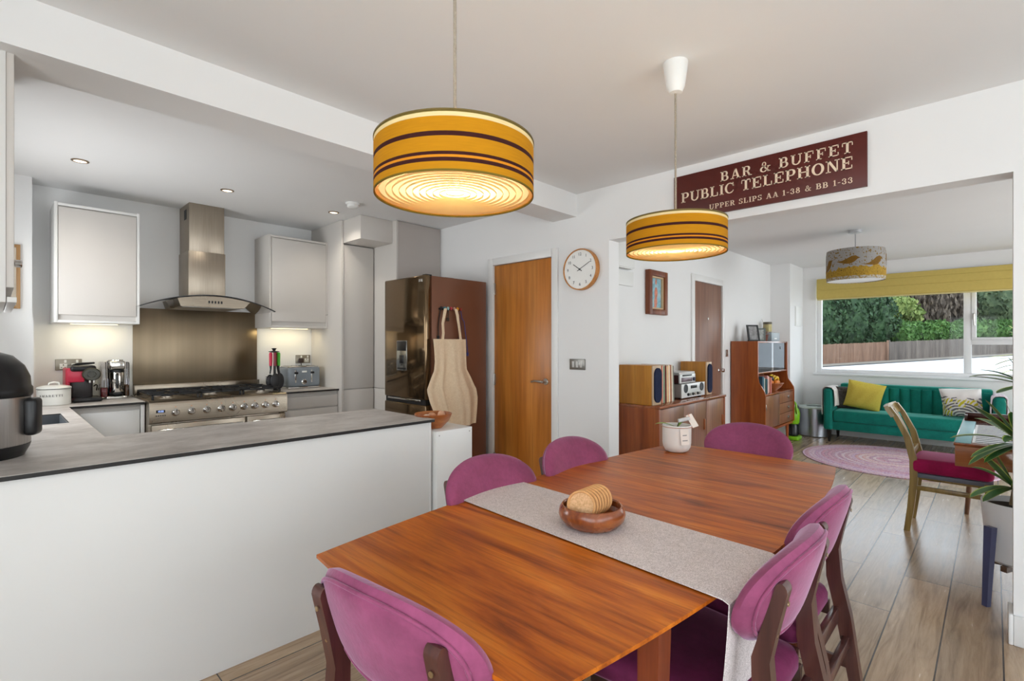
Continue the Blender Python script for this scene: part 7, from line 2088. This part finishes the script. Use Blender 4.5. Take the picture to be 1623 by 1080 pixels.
# ------------------------------------------------------------------ potted dracaena on a stand behind the pier
qx, qy = 3.605, -0.088
r = thing('plant_stand', 'low plant stand with blue-grey legs carrying the white pot', 'plant stand', (qx, qy, 0))
STB = plain('blue_grey_stand', rgb(70, 74, 108), 0.4, var=0.06)
for a in (144, 264, 34):
    x, y = qx + 0.170 * math.cos(math.radians(a)), qy + 0.170 * math.sin(math.radians(a))
    x2, y2 = qx + 0.196 * math.cos(math.radians(a)), qy + 0.196 * math.sin(math.radians(a))
    mb = MB(); mb.bar((x, y, 0.395), (x2, y2, 0.0), 0.036, 0.036, 0.024, 0.024, side=(math.cos(math.radians(a)), math.sin(math.radians(a)), 0)); part('leg', mb, STB, r)
mb = MB()
for a in (84, 154):
    c, s_ = math.cos(math.radians(a)), math.sin(math.radians(a))
    mb.bar((qx - 0.12 * c, qy - 0.12 * s_, 0.185 + (0.0 if a == 54 else 0.0)), (qx + 0.12 * c, qy + 0.12 * s_, 0.185), 0.026, 0.026, side=(-s_, c, 0))
part('cross_bar', mb, wood('stand_bar_wood', rgb(84, 64, 50), rgb(116, 92, 74), rgb(140, 114, 94), 'X'), r)
r = thing('potted_plant', 'tall striped dracaena in a white pot behind the right-hand pier', 'plant', (qx, qy, 0.199))
mb = MB(); mb.lathe([(0, 0.199), (0.098, 0.199), (0.116, 0.215), (0.138, 0.49), (0.138, 0.505), (0.131, 0.505), (0.130, 0.49), (0.110, 0.22), (0, 0.215)], (qx, qy, 0), 48, cap=False); part('pot', mb, plain('white_glazed_pot', rgb(222, 222, 224), 0.4, var=0.01), r)
mb = MB(); mb.lathe([(0.1315, 0.475), (0.06, 0.48), (0, 0.482)], (qx, qy, 0), 32, cap=False); part('soil', mb, plain('dark_soil', rgb(52, 42, 34), 0.95, var=0.3, vscale=60), r)
mb = MB(); mb.tube([(qx, qy, 0.47), (qx + 0.01, qy - 0.02, 0.75), (qx + 0.02, qy - 0.03, 1.10)], [0.018, 0.015, 0.011], 10); mb.tube([(qx + 0.04, qy + 0.02, 0.47), (qx + 0.03, qy + 0.01, 0.57)], [0.013, 0.011], 10); part('stem', mb, plain('tan_cane', rgb(140, 120, 92), 0.8, var=0.2, vscale=40), r)
DG = plain('dark_green_leaf', rgb(62, 108, 56), 0.32, var=0.2, vscale=12)
YG = plain('lime_leaf_margin', rgb(172, 190, 92), 0.4, var=0.06)
TL = math.radians(134)          # towards the left of the lounge as seen through the opening
rd = random.Random(9)
mb = MB()
def tuft(base, spec):
    for (da, ln, lift, dr, w) in spec: strap(mb, base, TL + math.radians(da), ln, math.radians(lift), dr, w * 1.9, n=12)
# upper crown, half hidden by the pier
tuft((qx + 0.02, qy - 0.03, 1.10), [(0, 0.30, 15, 0.10, 0.013), (-20, 0.24, 38, 0.30, 0.014), (25, 0.30, -2, 0.05, 0.014), (60, 0.26, 25, 0.3, 0.013), (110, 0.3, 35, 0.4, 0.014), (160, 0.3, 20, 0.4, 0.014), (-70, 0.28, 30, 0.4, 0.014), (-120, 0.28, 40, 0.4, 0.014), (30, 0.22, 65, 0.25, 0.012), (-40, 0.2, 70, 0.2, 0.012)])
tuft((qx + 0.012, qy - 0.02, 0.80), [(0, 0.34, 42, 0.10, 0.019), (-8, 0.36, 22, 0.30, 0.015), (14, 0.36, 8, 0.26, 0.013), (-25, 0.28, 58, 0.05, 0.019), (30, 0.30, 33, 0.42, 0.018), (-45, 0.25, 74, 0.06, 0.018), (50, 0.26, 12, 0.35, 0.017), (75, 0.3, 45, 0.3, 0.018), (120, 0.3, 35, 0.4, 0.018), (170, 0.3, 40, 0.4, 0.018), (215, 0.3, 30, 0.4, 0.018), (-80, 0.3, 40, 0.3, 0.018), (5, 0.22, -8, 0.25, 0.016), (-15, 0.2, 80, 0.05, 0.016), (-5, 0.26, 2, 0.45, 0.017), (20, 0.22, 62, 0.1, 0.017)])
tuft((qx + 0.03, qy + 0.01, 0.57), [(0, 0.26, 48, 0.06, 0.020), (-25, 0.26, 66, 0.06, 0.019), (12, 0.30, 12, 0.30, 0.016), (-55, 0.22, 40, 0.30, 0.02), (60, 0.24, 35, 0.35, 0.018), (130, 0.24, 35, 0.35, 0.018), (200, 0.22, 45, 0.35, 0.018), (5, 0.18, 0, 0.35, 0.018)])
part('foliage', mb, [DG, YG], r, angle=50)
# dried poppy head standing on the desk behind
vx, vy = 3.90, -0.30
r = thing('dried_flower', 'dried dark seed head on a long stem leaning out from behind the pier', 'dried flower', (vx, vy, 0.752))
mb = MB(); mb.lathe([(0, 0.7535), (0.035, 0.7535), (0.045, 0.79), (0.042, 0.86), (0.022, 0.92), (0.024, 0.94), (0.019, 0.94), (0.018, 0.92), (0, 0.78)], (vx, vy, 0), 28, cap=False); part('vase', mb, plain('smoky_vase', rgb(110, 110, 112), 0.2), r)
mb = MB(); mb.tube([(vx, vy, 0.80), (vx - 0.015, vy + 0.02, 1.05), (vx - 0.05, vy + 0.08, 1.22), (vx - 0.11, vy + 0.17, 1.365)], 0.004, 8); mb.tube([(vx, vy, 0.80), (vx - 0.02, vy + 0.03, 1.15), (vx - 0.10, vy + 0.15, 1.38), (vx - 0.125, vy + 0.198, 1.415)], 0.0025, 8); part('stem', mb, plain('dark_dry_stem', rgb(48, 40, 36), 0.7), r)
mb = MB()
for k in range(16):
    a = rd.uniform(0, 6.28); e = rd.uniform(-0.5, 1.2); c = Vector((vx - 0.115, vy + 0.178, 1.372))
    mb.ball(c + Vector((math.cos(a) * math.cos(e), math.sin(a) * math.cos(e), math.sin(e))) * 0.010, 0.009, n=8, m=6)
part('seed_head', mb, plain('brown_seed_head', rgb(54, 38, 34), 0.85, var=0.3, vscale=80), r)
mb = MB(); mb.lathe([(0, -0.002), (0.028, -0.001), (0.030, 0), (0.028, 0.001), (0, 0.002)], (0, 0, 0), 24)
bmesh.ops.rotate(mb.bm, verts=mb.bm.verts, cent=(0, 0, 0), matrix=Euler((1.35, 0, 0.75)).to_matrix())
for v in mb.bm.verts: v.co += Vector((vx - 0.13, vy + 0.208, 1.418))
part('honesty_pod', mb, plain('papery_pod', rgb(216, 206, 176), 0.6, var=0.15, vscale=50), r)
